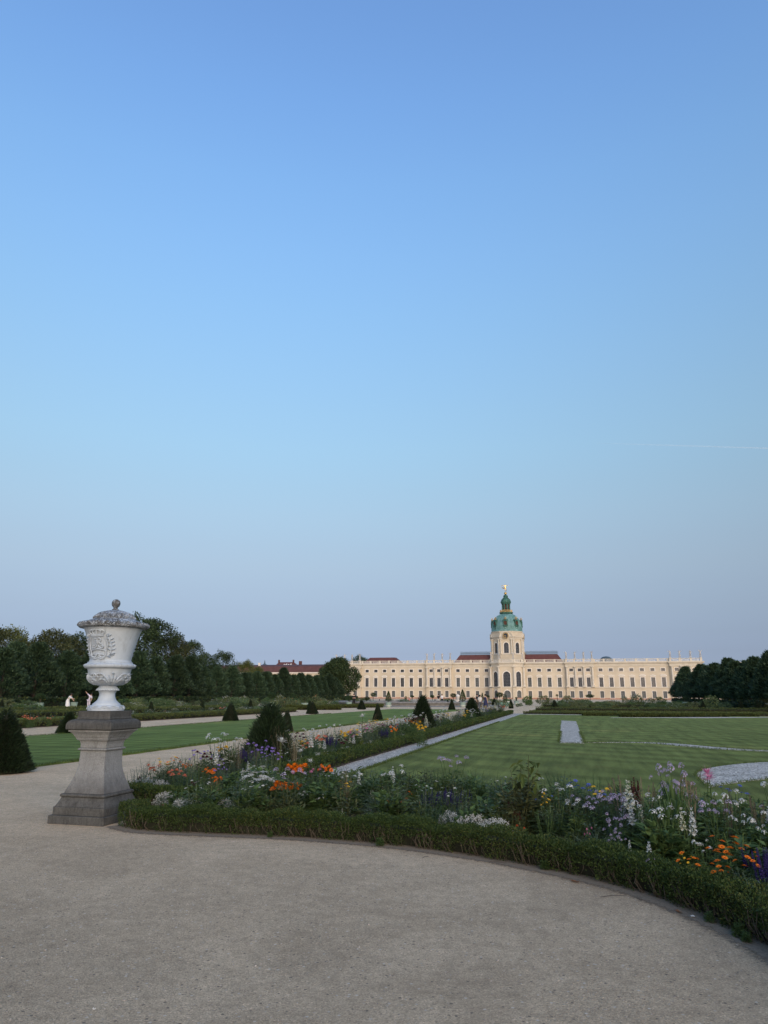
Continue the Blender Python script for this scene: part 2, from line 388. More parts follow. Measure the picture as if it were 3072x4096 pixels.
# parterre lawn
lw = [(q.x, q.y) for q in LAWNFRONT[2:]]
lw = rough_edge([(GX, 13.9)] + [(-4.2,13.35), (-3.6,13.0)] + [q for q in lw if q[0] > -3.4] + [(9, 2.0), (60, 2.0), (60, 65.2), (GX, 63.4)], .2, .03)
sheet('lawn_parterre', lw, 0, .035, LAWN_R)
# gravel figures in the lawn
FIGS = []
def fig(name, poly, sp=True):
    pts = [(q.x, q.y) for q in spline([Vector(q) for q in poly] + [Vector(poly[0])], 6)][:-1] if sp else rough_edge(poly, .3, .03)
    sheet(name, pts, 0, .043, WGRAVEL); FIGS.append(pts)
fig('gravel_band', [(-.58,25.9),(.24,25.9),(.02,47.5),(-.86,48.5)], False)
fig('gravel_line', [(.3,26.35),(1.5,26.7),(2.4,26.6),(3.1,25.6),(4.1,24.4),(5.4,23.8),(9,23.2),(9,23.5),(5.5,24.2),(4.3,25.2),(3.3,26.6),(2.4,27.1),(1.4,26.95)])
fig('gravel_scroll', [(2.2,14.3),(2.25,15.4),(2.35,16.6),(2.75,17.9),(3.6,19.2),(4.6,20.1),(6.0,20.6),(7.6,20.0),(7.2,18.6),(5.4,17.4),(4.2,16.6),(3.5,16.0),(2.75,15.1)])
fig('gravel_arc', [(-4.2,63.2),(-2.5,63.0),(-.5,62.7),(1.6,63.0),(1.4,63.5),(-2,64.1),(-4.2,64.2)])
fig('gravel_crescent', [(2.4,55.6),(3.6,56.2),(6.5,56.9),(9,57.4),(12,59.2),(15,61.2),(14,61.5),(10,60.2),(6,58.0),(3,56.6)])
# strip of lawn left of the long bed, between two sandy walks
sheet('lawn_strip', rough_edge([(-20.2,11),(-11.8,11),(-11.8,82),(-20.2,82)], .3, .035), 0, .035, LAWN_L)
# beyond the left walk: bed, lawn and further beds
sheet('flower_bed_left', rough_edge([(-28.6,22),(-25.55,22),(-25.55,66),(-28.6,66)], .5, .04), 0, .04, SOIL)
sheet('lawn_left', [(-56,20),(-28.6,20),(-28.6,96),(-56,96)], 0, .032, LAWN_L)
sheet('lawn_far', [(-4.4,66.6),(60,67.5),(60,150),(-4.4,128)], 0, .03, LAWN_L)
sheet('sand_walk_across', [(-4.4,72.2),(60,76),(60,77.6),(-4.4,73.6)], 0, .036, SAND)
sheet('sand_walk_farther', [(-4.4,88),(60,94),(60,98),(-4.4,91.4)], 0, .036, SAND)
# ragged grass along the lawn edges
n = 15000
ex = np.concatenate([np.full(n//3, -11.8), np.full(n//3, -20.2), np.full(n//3, GX)]); ey = np.concatenate([NR.uniform(12, 48, n//3), NR.uniform(22, 60, n//3), NR.uniform(13.9, 45, n//3)])
ex = ex + NR.normal(0, .035, len(ex))
fx, fy = [], []
for pts in FIGS + [lw]:
    for i in range(len(pts)):
        a, b = np.array(pts[i]), np.array(pts[(i+1) % len(pts)]); L_ = float(np.linalg.norm(b-a)); c_ = (a+b)/2
        if np.linalg.norm(c_) > 34 or L_ > 6: continue
        k = int(L_*90) + 1; u = NR.uniform(0, 1, (k,1)); q = a + (b-a)*u + NR.normal(0, .03, (k,2)); fx.append(q[:,0]); fy.append(q[:,1])
ex = np.concatenate([ex] + fx); ey = np.concatenate([ey] + fy)
pt = np.stack([ex, ey, np.full(len(ex), .02)], 1)
dd = unit(np.array([0,0,1.0]) + .7*rvec(len(ex)))
GRASS = LEAF('grass_blade', (.045,.075,.018), (.12,.16,.045))
tag(obj('grass_edge', quadmesh('grass_edge', leafquads(pt, dd, rvec(len(ex)), NR.uniform(.04,.10,len(ex)), .012), GRASS)), 'ragged grass blades along the lawn edges', 'grass', kind='stuff')
# ================================================================ pedestal and urn
def stone(name, lo, hi, dark, damt, scale=4.0, zdark=None):
    m, t, bs, _ = nodes(name)
    co = nd(t, 'ShaderNodeTexCoord').outputs['Object']
    c = ramp(t, noise(t, scale, 8, .7, co), [(.3, lo), (.7, hi)])
    mpz = nd(t, 'ShaderNodeMapping'); mpz.inputs['Scale'].default_value = (2.2, 2.2, .45); t.links.new(co, mpz.inputs[0])
    f = ramp(t, noise(t, scale*2.2, 8, .75, mpz.outputs[0], .6), [(.56-damt*.4, 0.0), (.78-damt*.4, .9)])
    c = mixc(t, f, c, dark)
    sp_ = noise(t, 90, 3, .7, co); c = mixc(t, 1.0, c, ramp(t, sp_, [(.3, .7), (.7, 1.25)]), 'MULTIPLY')
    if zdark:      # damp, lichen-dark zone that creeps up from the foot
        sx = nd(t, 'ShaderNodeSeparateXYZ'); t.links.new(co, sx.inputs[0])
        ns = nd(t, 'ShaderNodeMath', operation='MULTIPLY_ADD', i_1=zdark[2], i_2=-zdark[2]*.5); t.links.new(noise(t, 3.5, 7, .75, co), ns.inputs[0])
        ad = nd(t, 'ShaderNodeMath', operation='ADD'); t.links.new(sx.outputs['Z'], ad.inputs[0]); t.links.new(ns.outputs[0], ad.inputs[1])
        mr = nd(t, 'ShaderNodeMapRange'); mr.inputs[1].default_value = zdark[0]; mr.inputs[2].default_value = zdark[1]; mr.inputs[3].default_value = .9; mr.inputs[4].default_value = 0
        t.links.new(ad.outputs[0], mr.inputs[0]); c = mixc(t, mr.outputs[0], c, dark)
    t.links.new(c, bs.inputs['Base Color']); bs.inputs['Roughness'].default_value = .92; bs.inputs['Specular IOR Level'].default_value = .2
    bump(t, bs, noise(t, 45, 8, .75, co), .5, .01)
    return m
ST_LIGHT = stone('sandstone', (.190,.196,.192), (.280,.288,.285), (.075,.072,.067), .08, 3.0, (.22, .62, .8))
ST_DARK = stone('sandstone_dark', (.066,.067,.064), (.122,.122,.115), (.040,.039,.036), .22, 5.0)
ST_CAP = stone('sandstone_cap', (.062,.063,.059), (.114,.113,.106), (.042,.040,.037), .2, 6.0)
CX, CY = -6.18, 8.76
ZS = lambda z: (z + .055)*2.888/2.943
def sqsweep(prof, mat, name, parent):
    mb = MB(); mb.lathe([(a*.985*math.sqrt(2), ZS(z)) for a, z in prof], 4, mi=0, a0=math.pi/4)
    o = obj(name, mb.mesh(name, mat), parent)
    b = o.modifiers.new('bevel', 'BEVEL'); b.width = .007; b.segments = 2; b.limit_method = 'ANGLE'; b.angle_limit = rad(40)
    return o
ped = thing('pedestal', 'tall weathered sandstone pedestal with flared foot carrying the white urn', 'pedestal', (CX, CY, 0))
sqsweep([(.415,-.055),(.415,.048)], ST_DARK, 'plinth', ped)
sqsweep([(.380,.048),(.380,.150)], ST_DARK, 'plinth_step', ped)
sqsweep([(.368,.150),(.350,.185),(.330,.225),(.318,.262)], ST_DARK, 'base_slope', ped)
sqsweep([(.318,.262),(.330,.268),(.336,.283),(.330,.299),(.318,.305)], ST_DARK, 'base_moulding', ped)
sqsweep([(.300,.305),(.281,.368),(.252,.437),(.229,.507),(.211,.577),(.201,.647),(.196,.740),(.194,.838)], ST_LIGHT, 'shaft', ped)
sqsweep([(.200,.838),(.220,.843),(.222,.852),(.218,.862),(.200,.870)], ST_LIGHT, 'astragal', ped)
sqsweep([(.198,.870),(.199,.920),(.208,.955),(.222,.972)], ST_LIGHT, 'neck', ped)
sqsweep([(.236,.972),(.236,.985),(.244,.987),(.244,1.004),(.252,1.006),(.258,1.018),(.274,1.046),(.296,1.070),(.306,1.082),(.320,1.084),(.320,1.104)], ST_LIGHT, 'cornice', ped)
sqsweep([(.340,1.108),(.349,1.120),(.350,1.165),(.344,1.195),(.328,1.218),(.302,1.235),(.268,1.243)], ST_CAP, 'cap', ped)
sqsweep([(.258,1.243),(.258,1.262),(.247,1.266),(.247,1.350)], ST_CAP, 'top_block', ped)
# ---- urn
def urn_material(name, dirt, lich, cavity=True):
    m, t, bs, _ = nodes(name)
    co = nd(t, 'ShaderNodeTexCoord').outputs['Object']
    c = ramp(t, noise(t, 3, 6, .65, co), [(.3, (.38,.435,.49)), (.7, (.50,.565,.625))])
    mp = nd(t, 'ShaderNodeMapping'); mp.inputs['Scale'].default_value = (9, 9, 1.2); t.links.new(co, mp.inputs[0])
    st = ramp(t, noise(t, 1.5, 6, .7, mp.outputs[0]), [(.50, 0.0), (.72, dirt)])
    c = mixc(t, st, c, (.20,.205,.205))
    if lich:
        l = ramp(t, noise(t, 26, 9, .8, co, 1.2), [(.47-.08*lich, 0.0), (.53-.06*lich, .95)])
        l2 = ramp(t, noise(t, 3.0, 4, .6, co), [(.30, .15), (.55, 1.0)])
        ml = nd(t, 'ShaderNodeMath', operation='MULTIPLY'); t.links.new(l, ml.inputs[0]); t.links.new(l2, ml.inputs[1])
        br = ramp(t, noise(t, 6, 4, .6, co), [(.4, (.028,.029,.028)), (.6, (.075,.070,.062))])
        c = mixc(t, ml.outputs[0], c, br)
    t.links.new(c, bs.inputs['Base Color']); bs.inputs['Roughness'].default_value = .7; bs.inputs['Specular IOR Level'].default_value = .3
    bump(t, bs, noise(t, 60, 7, .7, co), .3, .006)
    return m
U_REL = urn_material('urn_relief', .5, 0, False); U_BODY = urn_material('urn_white', .55, 0); U_LID = urn_material('urn_lid_lichen', .5, .55); U_BALL = urn_material('urn_finial_lichen', .5, 1.0); U_FOOT = urn_material('urn_foot_white', .15, 0)
ZB = ZS(1.350)
US = lambda z: ZS(z) - ZB
urn = thing('urn', 'large white lidded urn with crowned crest standing on the stone pedestal', 'urn', (CX, CY, ZB + .001))
def ulathe(name, prof, mat, parent=urn, n=64, smooth=True, dense=True):
    pr = [(r*.985, US(z)) for r, z in prof]
    mb = MB(); mb.lathe(pr, n)
    o = obj(name, mb.mesh(name, mat, smooth), parent)
    if smooth:
        e = o.modifiers.new('edge', 'EDGE_SPLIT'); e.split_angle = rad(50)
    return o
PROF = [(.389,2.464),(.365,2.410),(.342,2.335),(.321,2.257),(.302,2.18),(.285,2.105),(.274,2.03)]
def rbody(z):
    P_ = sorted([(zz, r) for r, zz in PROF]); return float(np.interp(z, [q[0] for q in P_], [q[1] for q in P_]))
BOWL = [(.276,1.849),(.264,1.80),(.249,1.760),(.230,1.735),(.203,1.715),(.170,1.698),(.134,1.686)]
def rbowl(z):
    P_ = sorted([(zz, r) for r, zz in BOWL]); return float(np.interp(z, [q[0] for q in P_], [q[1] for q in P_]))
def on(ang, z, rf, off=0.0):
    r = (rf(z) + off)*.985; return (r*math.cos(ang), r*math.sin(ang), US(z))
ulathe('foot', [(.238,1.352),(.240,1.372),(.236,1.388),(.226,1.404),(.205,1.424)], U_FOOT)
ulathe('stem', [(.186,1.424),(.184,1.440),(.150,1.466),(.125,1.492),(.113,1.520),(.105,1.552),(.104,1.575),(.113,1.600),(.118,1.605),(.118,1.618)], U_FOOT)
mb = MB()   # fluted collar
prof = [(.112,1.618),(.150,1.620),(.149,1.628),(.138,1.642),(.122,1.660),(.114,1.676),(.110,1.686)]
nseg = 96; vs_ = []
for j, (r, z) in enumerate(prof):
    for i in range(nseg):
        k = 1 + (.035 if 1 <= j <= 4 else 0)*math.cos(24*2*math.pi*i/nseg)
        a = 2*math.pi*i/nseg; vs_.append((r*k*math.cos(a), r*k*math.sin(a), US(z)))
mb.add(vs_, [(j*nseg+i, j*nseg+(i+1) % nseg, (j+1)*nseg+(i+1) % nseg, (j+1)*nseg+i) for j in range(len(prof)-1) for i in range(nseg)])
obj('fluted_collar', mb.mesh('fluted_collar', U_FOOT, True), urn)
bowl = ulathe('bowl', list(reversed([(.296,1.917),(.290,1.905),(.284,1.88)] + BOWL)), U_BODY)
band = ulathe('band', [(.296,1.917),(.318,1.920),(.336,1.932),(.346,1.948),(.342,1.966),(.330,1.978),(.310,1.984),(.300,1.990),(.300,2.004),(.284,2.008),(.276,2.030)], U_BODY)
body = ulathe('body', list(reversed([(.389,2.475)] + PROF)), U_BODY)
rim = ulathe('lid_rim', [(.380,2.470),(.455,2.478),(.470,2.492),(.474,2.512),(.462,2.536),(.438,2.556),(.395,2.568),(.345,2.574)], U_LID)
lid = ulathe('lid', [(.345,2.572),(.335,2.586),(.300,2.594),(.288,2.604),(.262,2.635),(.228,2.665),(.180,2.697),(.130,2.718),(.080,2.733),(.048,2.738)], U_LID)
fin = ulathe('finial', [(.046,2.736),(.048,2.748),(.034,2.755),(.028,2.768),(.034,2.780),(.050,2.795),(.058,2.818),(.0595,2.838),(.054,2.862),(.040,2.882),(.018,2.892),(.002,2.894)], U_BALL, n=32)
# bent-leaf helper on a surface of revolution
def relief_leaf(mb, a, z, da, dz, rf, w, hgt=.010):
    hgt *= 2.1
    """raised leaf from (a,z) pointing along (da,dz) given in radians / metres"""
    pts = []
    for t, ww, hh in ((0,.15,.4),(.3,.8,.9),(.6,1.0,1.0),(.85,.55,.8),(1.0,.02,.2)):
        for sgn in (-1, 0, 1):
            L = math.hypot(da*rf(z), dz); nx, nz = -dz/L, da*rf(z)/L
            aa = a + da*t + sgn*w*ww*nx/max(rf(z), .05); zz = z + dz*t + sgn*w*ww*nz
            pts.append(on(aa, zz, rf, (hgt*hh if sgn == 0 else -.002)))
    fs = []
    for j in range(4):
        for k in range(2):
            q = j*3+k; fs.append((q, q+1, q+4, q+3))
    mb.add(pts, fs)
def relief_path(mb, pts, rf, r, off=.004, n=6):
    r *= 1.35; off += .009
    q = spline([Vector(p) for p in pts], 5); k = len(q)
    rs = [r*(.55 + .45*math.sin(math.pi*(i+.5)/k)) for i in range(k)]
    mb.tube([on(p.x, p.y, rf, off) for p in q], rs, n)
# crest facing the front (-Y)
A0 = -math.pi/2
s2a = lambda s, z: A0 + s/rbody(z)
def crest(A0, parent):
    s2a = lambda s, z: A0 + s/rbody(z)
    mb = MB()
    for zz in (2.345, 2.362):     # crown circlet
        relief_path(mb, [(s2a(s, zz), zz + .006*(s/.09)**2) for s in np.linspace(-.095, .095, 7)], rbody, .0085, .006)
    for s0, s1 in ((-.09,-.115),(-.045,-.062),(0,0),(.045,.062),(.09,.115)):
        relief_path(mb, [(s2a(s0, 2.37), 2.372), (s2a(s1, 2.40), 2.402), (s2a(s1*.75, 2.425), 2.425), (s2a(s1*.12, 2.438), 2.436)], rbody, .009, .006)
        v = on(s2a(s0, 2.374), 2.374, rbody, .010); mb.blob(v, .011)
    mb.blob(on(s2a(0, 2.449), 2.449, rbody, .008), .014)
    mb.blob(on(s2a(0, 2.462), 2.462, rbody, .006), .008)
    # oval frame, cartouche and scrolls
    relief_path(mb, [(s2a(s, z), z) for s, z in ((-.105,2.33),(-.13,2.28),(-.135,2.22),(-.12,2.15),(-.10,2.10))], rbody, .008, .003)
    relief_path(mb, [(s2a(s, z), z) for s, z in ((.105,2.33),(.13,2.28),(.135,2.22),(.12,2.15),(.10,2.10))], rbody, .008, .003)
    for z0, dz in ((2.150, 0), (2.094, -.008)):     # ribbon under the monogram
        relief_path(mb, [(s2a(s, z0), z0 + .022*(1-(s/.1)**2) + dz) for s in np.linspace(-.105, .105, 7)], rbody, .007, .004)
    for sg in (-1, 1):
        relief_path(mb, [(s2a(sg*s, z), z) for s, z in ((.105,2.152),(.112,2.12),(.104,2.088),(.088,2.07),(.055,2.062),(.03,2.075),(.02,2.095),(.04,2.10),(.048,2.086))], rbody, .009, .004)
        relief_path(mb, [(s2a(sg*s, z), z) for s, z in ((.01,2.06),(.03,2.045),(.06,2.047),(.09,2.055))], rbody, .008, .004)
        # volutes at the monogram's foot
        relief_path(mb, [(s2a(sg*s, z), z) for s, z in ((.004,2.235),(.02,2.205),(.045,2.187),(.07,2.19),(.078,2.207),(.066,2.22),(.052,2.212),(.055,2.202))], rbody, .009, .004)
    # monogram: interlaced F and R
    for pth in ([(-.045,2.318),(-.01,2.312),(.03,2.322),(.052,2.315)], [(-.002,2.314),(-.004,2.28),(-.012,2.245),(-.03,2.225)], [(-.035,2.282),(0,2.278),(.03,2.284)],
                [(.01,2.314),(.008,2.27),(.012,2.235)], [(.012,2.314),(.045,2.308),(.05,2.29),(.03,2.277),(.012,2.275)], [(.018,2.275),(.035,2.25),(.055,2.235)]):
        relief_path(mb, [(s2a(s, z), z) for s, z in pth], rbody, .0085, .005)
    # laurel branches left and right
    for sg in (-1, 1):
        br = [(.10,2.07),(.15,2.10),(.175,2.16),(.180,2.22),(.168,2.28),(.145,2.335)]
        relief_path(mb, [(s2a(sg*s, z), z) for s, z in br], rbody, .007, .003)
        for (s, z, ds, dz) in ((.12,2.08,.075,.012),(.12,2.08,.055,-.022),(.155,2.105,.075,.020),(.155,2.105,.065,-.008),(.172,2.15,.06,.035),(.172,2.15,-.045,.03),(.18,2.20,.05,.04),(.18,2.20,-.05,.028),
                               (.176,2.25,.052,.032),(.176,2.25,-.045,.035),(.165,2.29,.055,.03),(.165,2.29,-.04,.035),(.148,2.335,.045,.032),(.148,2.335,.005,.05),(.15,2.33,-.03,.04)):
            relief_leaf(mb, s2a(sg*s, z), z, sg*ds/rbody(z), dz, rbody, .013, .014)
            mb.blob(on(s2a(sg*s, z), z, rbody, .006), .007)
    return obj('crest_relief', mb.mesh('crest_relief', U_REL, False), parent)
crest(A0, body); crest(A0 + math.pi, body)
# acanthus on the bowl, four palmettes
mb = MB()
for q in range(4):
    a = math.pi/4 + q*math.pi/2
    for k in range(-3, 4):
        relief_leaf(mb, a + k*.05, 1.692, k*.13, .150 - abs(k)*.014, rbowl, .018 - abs(k)*.001, .016)
    relief_leaf(mb, a - .08, 1.845, .16, 0.002, rbowl, .010, .02)
    for sg in (-1, 1):
        relief_path(mb, [(a + sg*s, z) for s, z in ((.10,1.70),(.20,1.75),(.34,1.80),(.50,1.838),(.68,1.842),(.76,1.82),(.70,1.795),(.60,1.80))], rbowl, .009, .003)
        relief_path(mb, [(a + sg*s, z) for s, z in ((.14,1.70),(.30,1.74),(.48,1.77),(.62,1.765),(.70,1.745))], rbowl, .008, .003)
        for s, z, da, dz in ((.28,1.775,.12,.02),(.40,1.815,.05,-.03),(.45,1.765,.10,.018),(.55,1.77,.08,-.028),(.60,1.84,.06,-.03),(.32,1.745,.10,-.02),(.22,1.73,.11,-.012)):
            relief_leaf(mb, a + sg*s, z, sg*da, dz, rbowl, .013, .013)
        mb.blob(on(a + sg*.785, 1.835, rbowl, .006), .012)
obj('acanthus_relief', mb.mesh('acanthus_relief', U_REL), bowl)
mb = MB()   # ovals round the foot
rfoot = lambda z: float(np.interp(z, [1.352,1.372,1.388,1.404,1.424], [.238,.240,.236,.226,.205]))
for q in range(12):
    a = q*math.pi/6
    relief_path(mb, [(a + .23*math.cos(t), 1.385 + .030*math.sin(t)) for t in np.linspace(-.5, math.pi+.5, 8)], rfoot, .0055, .001)
    relief_path(mb, [(a + .13*math.cos(t), 1.380 + .017*math.sin(t)) for t in np.linspace(0, math.pi, 5)], rfoot, .004, .001)
    relief_leaf(mb, a, 1.372, 0, .024, rfoot, .012, .005)
obj('oval_relief', mb.mesh('oval_relief', U_FOOT), urn.children[0])
mb = MB()   # studs on the band, leaves on the lid and scrolls on its rim
rband = lambda z: float(np.interp(z, [1.917,1.932,1.948,1.966,1.978], [.296,.336,.346,.342,.330]))
for q in range(28):
    mb.blob(on(q*2*math.pi/28, 1.962, rband, .001), .009)
obj('stud', mb.mesh('stud', U_BODY), band)['kind'] = 'stuff'
rlid = lambda z: float(np.interp(z, [2.594,2.604,2.635,2.665,2.697,2.718,2.733], [.300,.288,.262,.228,.180,.130,.080]))
mb = MB()
for q in range(14):
    a = q*2*math.pi/14
    relief_leaf(mb, a, 2.728, 0, -.075, rlid, .030, .016); relief_leaf(mb, a + .22, 2.705, 0, -.085, rlid, .040, .015)
    relief_leaf(mb, a, 2.66, .10, -.05, rlid, .016, .012); relief_leaf(mb, a, 2.66, -.10, -.05, rlid, .016, .012)
obj('lid_leaf_relief', mb.mesh('lid_leaf_relief', U_LID), lid)
rrim = lambda z: float(np.interp(z, [2.478,2.492,2.512,2.536,2.556,2.568], [.455,.470,.474,.462,.438,.395]))
mb = MB()
for q in range(22):
    a = q*2*math.pi/22
    relief_path(mb, [(a-.10,2.505),(a-.05,2.535),(a,2.548),(a+.05,2.535),(a+.04,2.515),(a,2.512)], rrim, .006, .001)
    relief_leaf(mb, a+.14, 2.505, 0, .045, rrim, .014, .008)
obj('rim_relief', mb.mesh('rim_relief', U_LID), rim)
# ================================================================ palace
PLAS = M('plaster_yellow', (.57,.495,.375), .9, .12, .18, col2=(.66,.575,.445)); TRIM = M('trim_stone', (.60,.55,.46), .85, .10, .5); TRIMW = M('trim_white', (.76,.72,.66), .8, .08, 1)
REDST = M('plinth_red', (.42,.24,.18), .9, .15, .4); ROOF = M('roof_tile_red', (.125,.050,.044), .8, .2, 1.2, .5, 14); ROOFB = M('roof_tile_brown', (.110,.052,.048), .85, .2, .8, .4, 12)
COPPER = M('copper_green', (.12,.275,.255), .6, .3, .35, col2=(.22,.40,.375)); COPPERD = M('copper_dark', (.035,.11,.085), .6, .35, .8, col2=(.08,.21,.165))
LOUV = M('louvre_brown', (.085,.040,.028), .8, .2, 2); GOLD = M('gilding', (.83,.55,.20), .32, .12, 3, metal=1.0); GOLDM = M('gilding_dull', (.55,.38,.16), .5, .2, 3, metal=.6)
GLASS = M('window_glass', (.018,.022,.03), .12, .3, .5, spec=.6); BLIND = M('window_blind', (.085,.098,.10), .5, .25, .6, spec=.4); GLAZ = M('glazing_bar', (.26,.27,.28), .6, .1, 2); BLACK = M('clock_blue_black', (.015,.028,.045), .5, .1, 1)
IRON = M('railing_iron', (.075,.11,.13), .6, .2, 2); STAT = M('statue_stone', (.46,.45,.43), .85, .2, 2)
PAL = Vector((-26.45, 310, 0))
pal = thing('palace', 'long cream baroque palace with central green-domed clock tower', 'palace', PAL)
def frame(p0, p1):
    p0, p1 = Vector(p0), Vector(p1); u = (p1-p0).normalized(); return p0, u, Vector((u.y, -u.x)), (p1-p0).length
def panel(mb, p0, p1, z0, z1, ops, depth=.4, mi=0):
    """wall face with real openings; ops = (centre u, width, sill z, head z, arched)"""
    p0, u, n, L = frame(p0, p1)
    pos = lambda a, z, d=0: (p0.x + u.x*a - n.x*d, p0.y + u.y*a - n.y*d, z)
    br = {0.0, L}
    for c, w_, zb, zt, ar in ops:
        k = 10 if ar else 1
        for i in range(k+1): br.add(round(c - w_/2 + w_*i/k, 5))
    br = sorted(br)
    def head(o, a):
        c, w_, zb, zt, ar = o
        if not ar: return zt
        r = w_/2; x = max(-r, min(r, a-c)); return zt - r + math.sqrt(max(0, r*r - x*x))
    for a, b in zip(br, br[1:]):
        if b - a < 1e-6: continue
        mid = (a+b)/2; cov = sorted([o for o in ops if abs(mid-o[0]) < o[1]/2], key=lambda o: o[2])
        za, zb_ = z0, z0
        for o in cov:
            if o[2] > za + 1e-6: mb.add([pos(a,za),pos(b,zb_),pos(b,o[2]),pos(a,o[2])], [(0,1,2,3)], mi)
            ha, hb = head(o, a), head(o, b)
            mb.add([pos(a,ha),pos(b,hb),pos(b,hb,depth),pos(a,ha,depth)], [(0,1,2,3)], mi)
            mb.add([pos(a,o[2]),pos(b,o[2]),pos(b,o[2],depth),pos(a,o[2],depth)], [(3,2,1,0)], mi)
            if abs(a-(o[0]-o[1]/2)) < 1e-4: mb.add([pos(a,o[2]),pos(a,ha),pos(a,ha,depth),pos(a,o[2],depth)], [(0,1,2,3)], mi)
            if abs(b-(o[0]+o[1]/2)) < 1e-4: mb.add([pos(b,o[2]),pos(b,hb),pos(b,hb,depth),pos(b,o[2],depth)], [(3,2,1,0)], mi)
            za, zb_ = ha, hb
        mb.add([pos(a,za),pos(b,zb_),pos(b,z1),pos(a,z1)], [(0,1,2,3)], mi)
def wmesh(name, w_, h, arched, mat, nx, nz, bar=.034):
    """pane with glazing bars; origin at sill centre, outward -Y"""
    pane = MB(); r = w_/2
    if arched:
        pts = [(-r,0),(r,0)] + [(r*math.cos(t), h-r+r*math.sin(t)) for t in np.linspace(0, math.pi, 11)]
        pane.add([(x,.32,z) for x, z in pts], [tuple(range(len(pts)))])
    else: pane.add([(-r,.32,0),(r,.32,0),(r,.32,h),(-r,.32,h)], [(0,1,2,3)])
    bars = MB()
    for i in range(nx+1):
        x = -r + w_*i/nx; t = bar*(1.6 if i in (0, nx) or 2*i == nx else 1)
        zt = h if not arched else h-r+math.sqrt(max(0, r*r-min(r, abs(x))**2))
        if zt > .1: bars.box(x-t/2, x+t/2, .25, .31, 0, zt)
    for j in range(nz+1):
        z = h*j/nz; hw = r if not arched or z < h-r else math.sqrt(max(0, r*r-(z-h+r)**2))
        t = bar*(1.6 if j in (0, nz) else 1)
        if hw > .1: bars.box(-hw, hw, .252, .308, max(0, z-t/2), min(h, z+t/2))
    return pane.mesh(name, mat), bars.mesh(name+'_bars', GLAZ)
def surround(w_, h, b, arched=False, bt=None):
    mb = MB(); r = w_/2; bt = bt or b
    if not arched:
        mb.box(-r-b, -r-.004, -.07, .05, -.0, h+bt); mb.box(r+.004, r+b, -.07, .05, 0, h+bt); mb.box(-r-.004, r+.004, -.068, .05, h+.004, h+bt)
        mb.box(-r-b-.08, r+b+.08, -.16, .05, -.14, -.004)
    else:
        mb.box(-r-b, -r-.004, -.07, .05, 0, h-r); mb.box(r+.004, r+b, -.07, .05, 0, h-r); mb.box(-r-b-.05, r+b+.05, -.14, .05, -.16, -.004)
        k = 10
        for i in range(k):
            t0, t1 = math.pi*i/k, math.pi*(i+1)/k
            q = lambda rr, t, y: (rr*math.cos(t), y, h-r+rr*math.sin(t))
            a, c_, b_, d_ = r+.004, r+b, t0, t1
            mb.add([q(a,t0,-.07),q(c_,t0,-.07),q(c_,t1,-.07),q(a,t1,-.07),q(a,t0,.05),q(c_,t0,.05),q(c_,t1,.05),q(a,t1,.05)], [(0,1,2,3),(1,5,6,2),(0,3,7,4)])
        mb.box(-.14, .14, -.12, .05, h+.01, h+b+.22)
    return mb.mesh('surround', TRIMW)
def pediment(curved):
    mb = MB(); W_ = 1.28
    mb.box(-W_, W_, -.28, .05, 0, .13)
    pts = [(-W_+.004,.134)] + ([(W_*math.cos(t), .134+.62*math.sin(t)) for t in np.linspace(math.pi*.94, math.pi*.06, 9)] if curved else [(0,.72)]) + [(W_-.004,.134)]
    n_ = len(pts)
    mb.add([(x,-.26,z) for x, z in pts] + [(x,.05,z) for x, z in pts], [tuple(range(n_-1,-1,-1))] + [(i,(i+1)%n_,n_+(i+1)%n_,n_+i) for i in range(n_)])
    inner = [(x*.72, .20 + (z-.134)*.62) for x, z in pts]
    mb.add([(x,-.262,z) for x, z in inner], [tuple(range(n_-1,-1,-1))], 1)
    return mb.mesh('pediment', [TRIMW, TRIM])
PEDM = [pediment(True), pediment(False)]
WT = {}
def wtype(key, w_, h, arched, mat, nx, nz, b): WT[key] = (wmesh('window', w_, h, arched, mat, nx, nz), surround(w_, h, b, arched), w_, h, arched)
wtype('ground', 1.45, 2.65, False, BLIND, 4, 6, .16); wtype('main', 1.5, 3.72, False, GLASS, 4, 9, .27); wtype('mainb', 1.5, 3.72, False, BLIND, 2, 4, .27); wtype('mezz', 1.5, 1.15, False, GLASS, 3, 2, .24)
wtype('archc', 2.9, 6.1, True, GLASS, 5, 10, .32); wtype('archs', 2.3, 6.1, True, GLASS, 4, 10, .30); wtype('archn', 1.0, 6.1, True, GLASS, 2, 10, .2)
wtype('archg', 2.7, 3.4, True, BLIND, 4, 6, .25); wtype('archgs', 2.1, 3.4, True, BLIND, 3, 6, .22); wtype('tower', 2.0, 4.45, True, GLASS, 4, 8, .28)
def window(p0, p1, uc, zs, key, ped=None):
    p0, u, n, L = frame(p0, p1); (pane, bars), sur, w_, h, ar = WT[key]
    o = obj('window', pane, pal, (p0.x+u.x*uc, p0.y+u.y*uc, zs), (0,0,math.atan2(u.y, u.x)))
    obj('glazing_grid', bars, o); obj('surround', sur, o)
    if ped is not None: obj('pediment', PEDM[ped], o, (0,0,h+.42))
    return (uc, w_, zs, zs+h, ar)
def column(x, y, z0, z1, r):
    mb = MB(); H_ = z1-z0
    mb.box(-r*1.35, r*1.35, -r*1.35, r*1.35, 0, .35)
    mb.lathe([(r*1.25,.35),(r*1.2,.6),(r,.75),(r,H_*.4),(r*.86,H_-.95),(r*1.0,H_-.85),(r*.95,H_-.7),(r*1.3,H_-.3),(r*1.45,H_-.28)], 14, cap=False)
    mb.box(-r*1.45, r*1.45, -r*1.45, r*1.45, H_-.28, H_)
    return obj('column', mb.mesh('column', TRIM, False), pal, (x, y, z0))
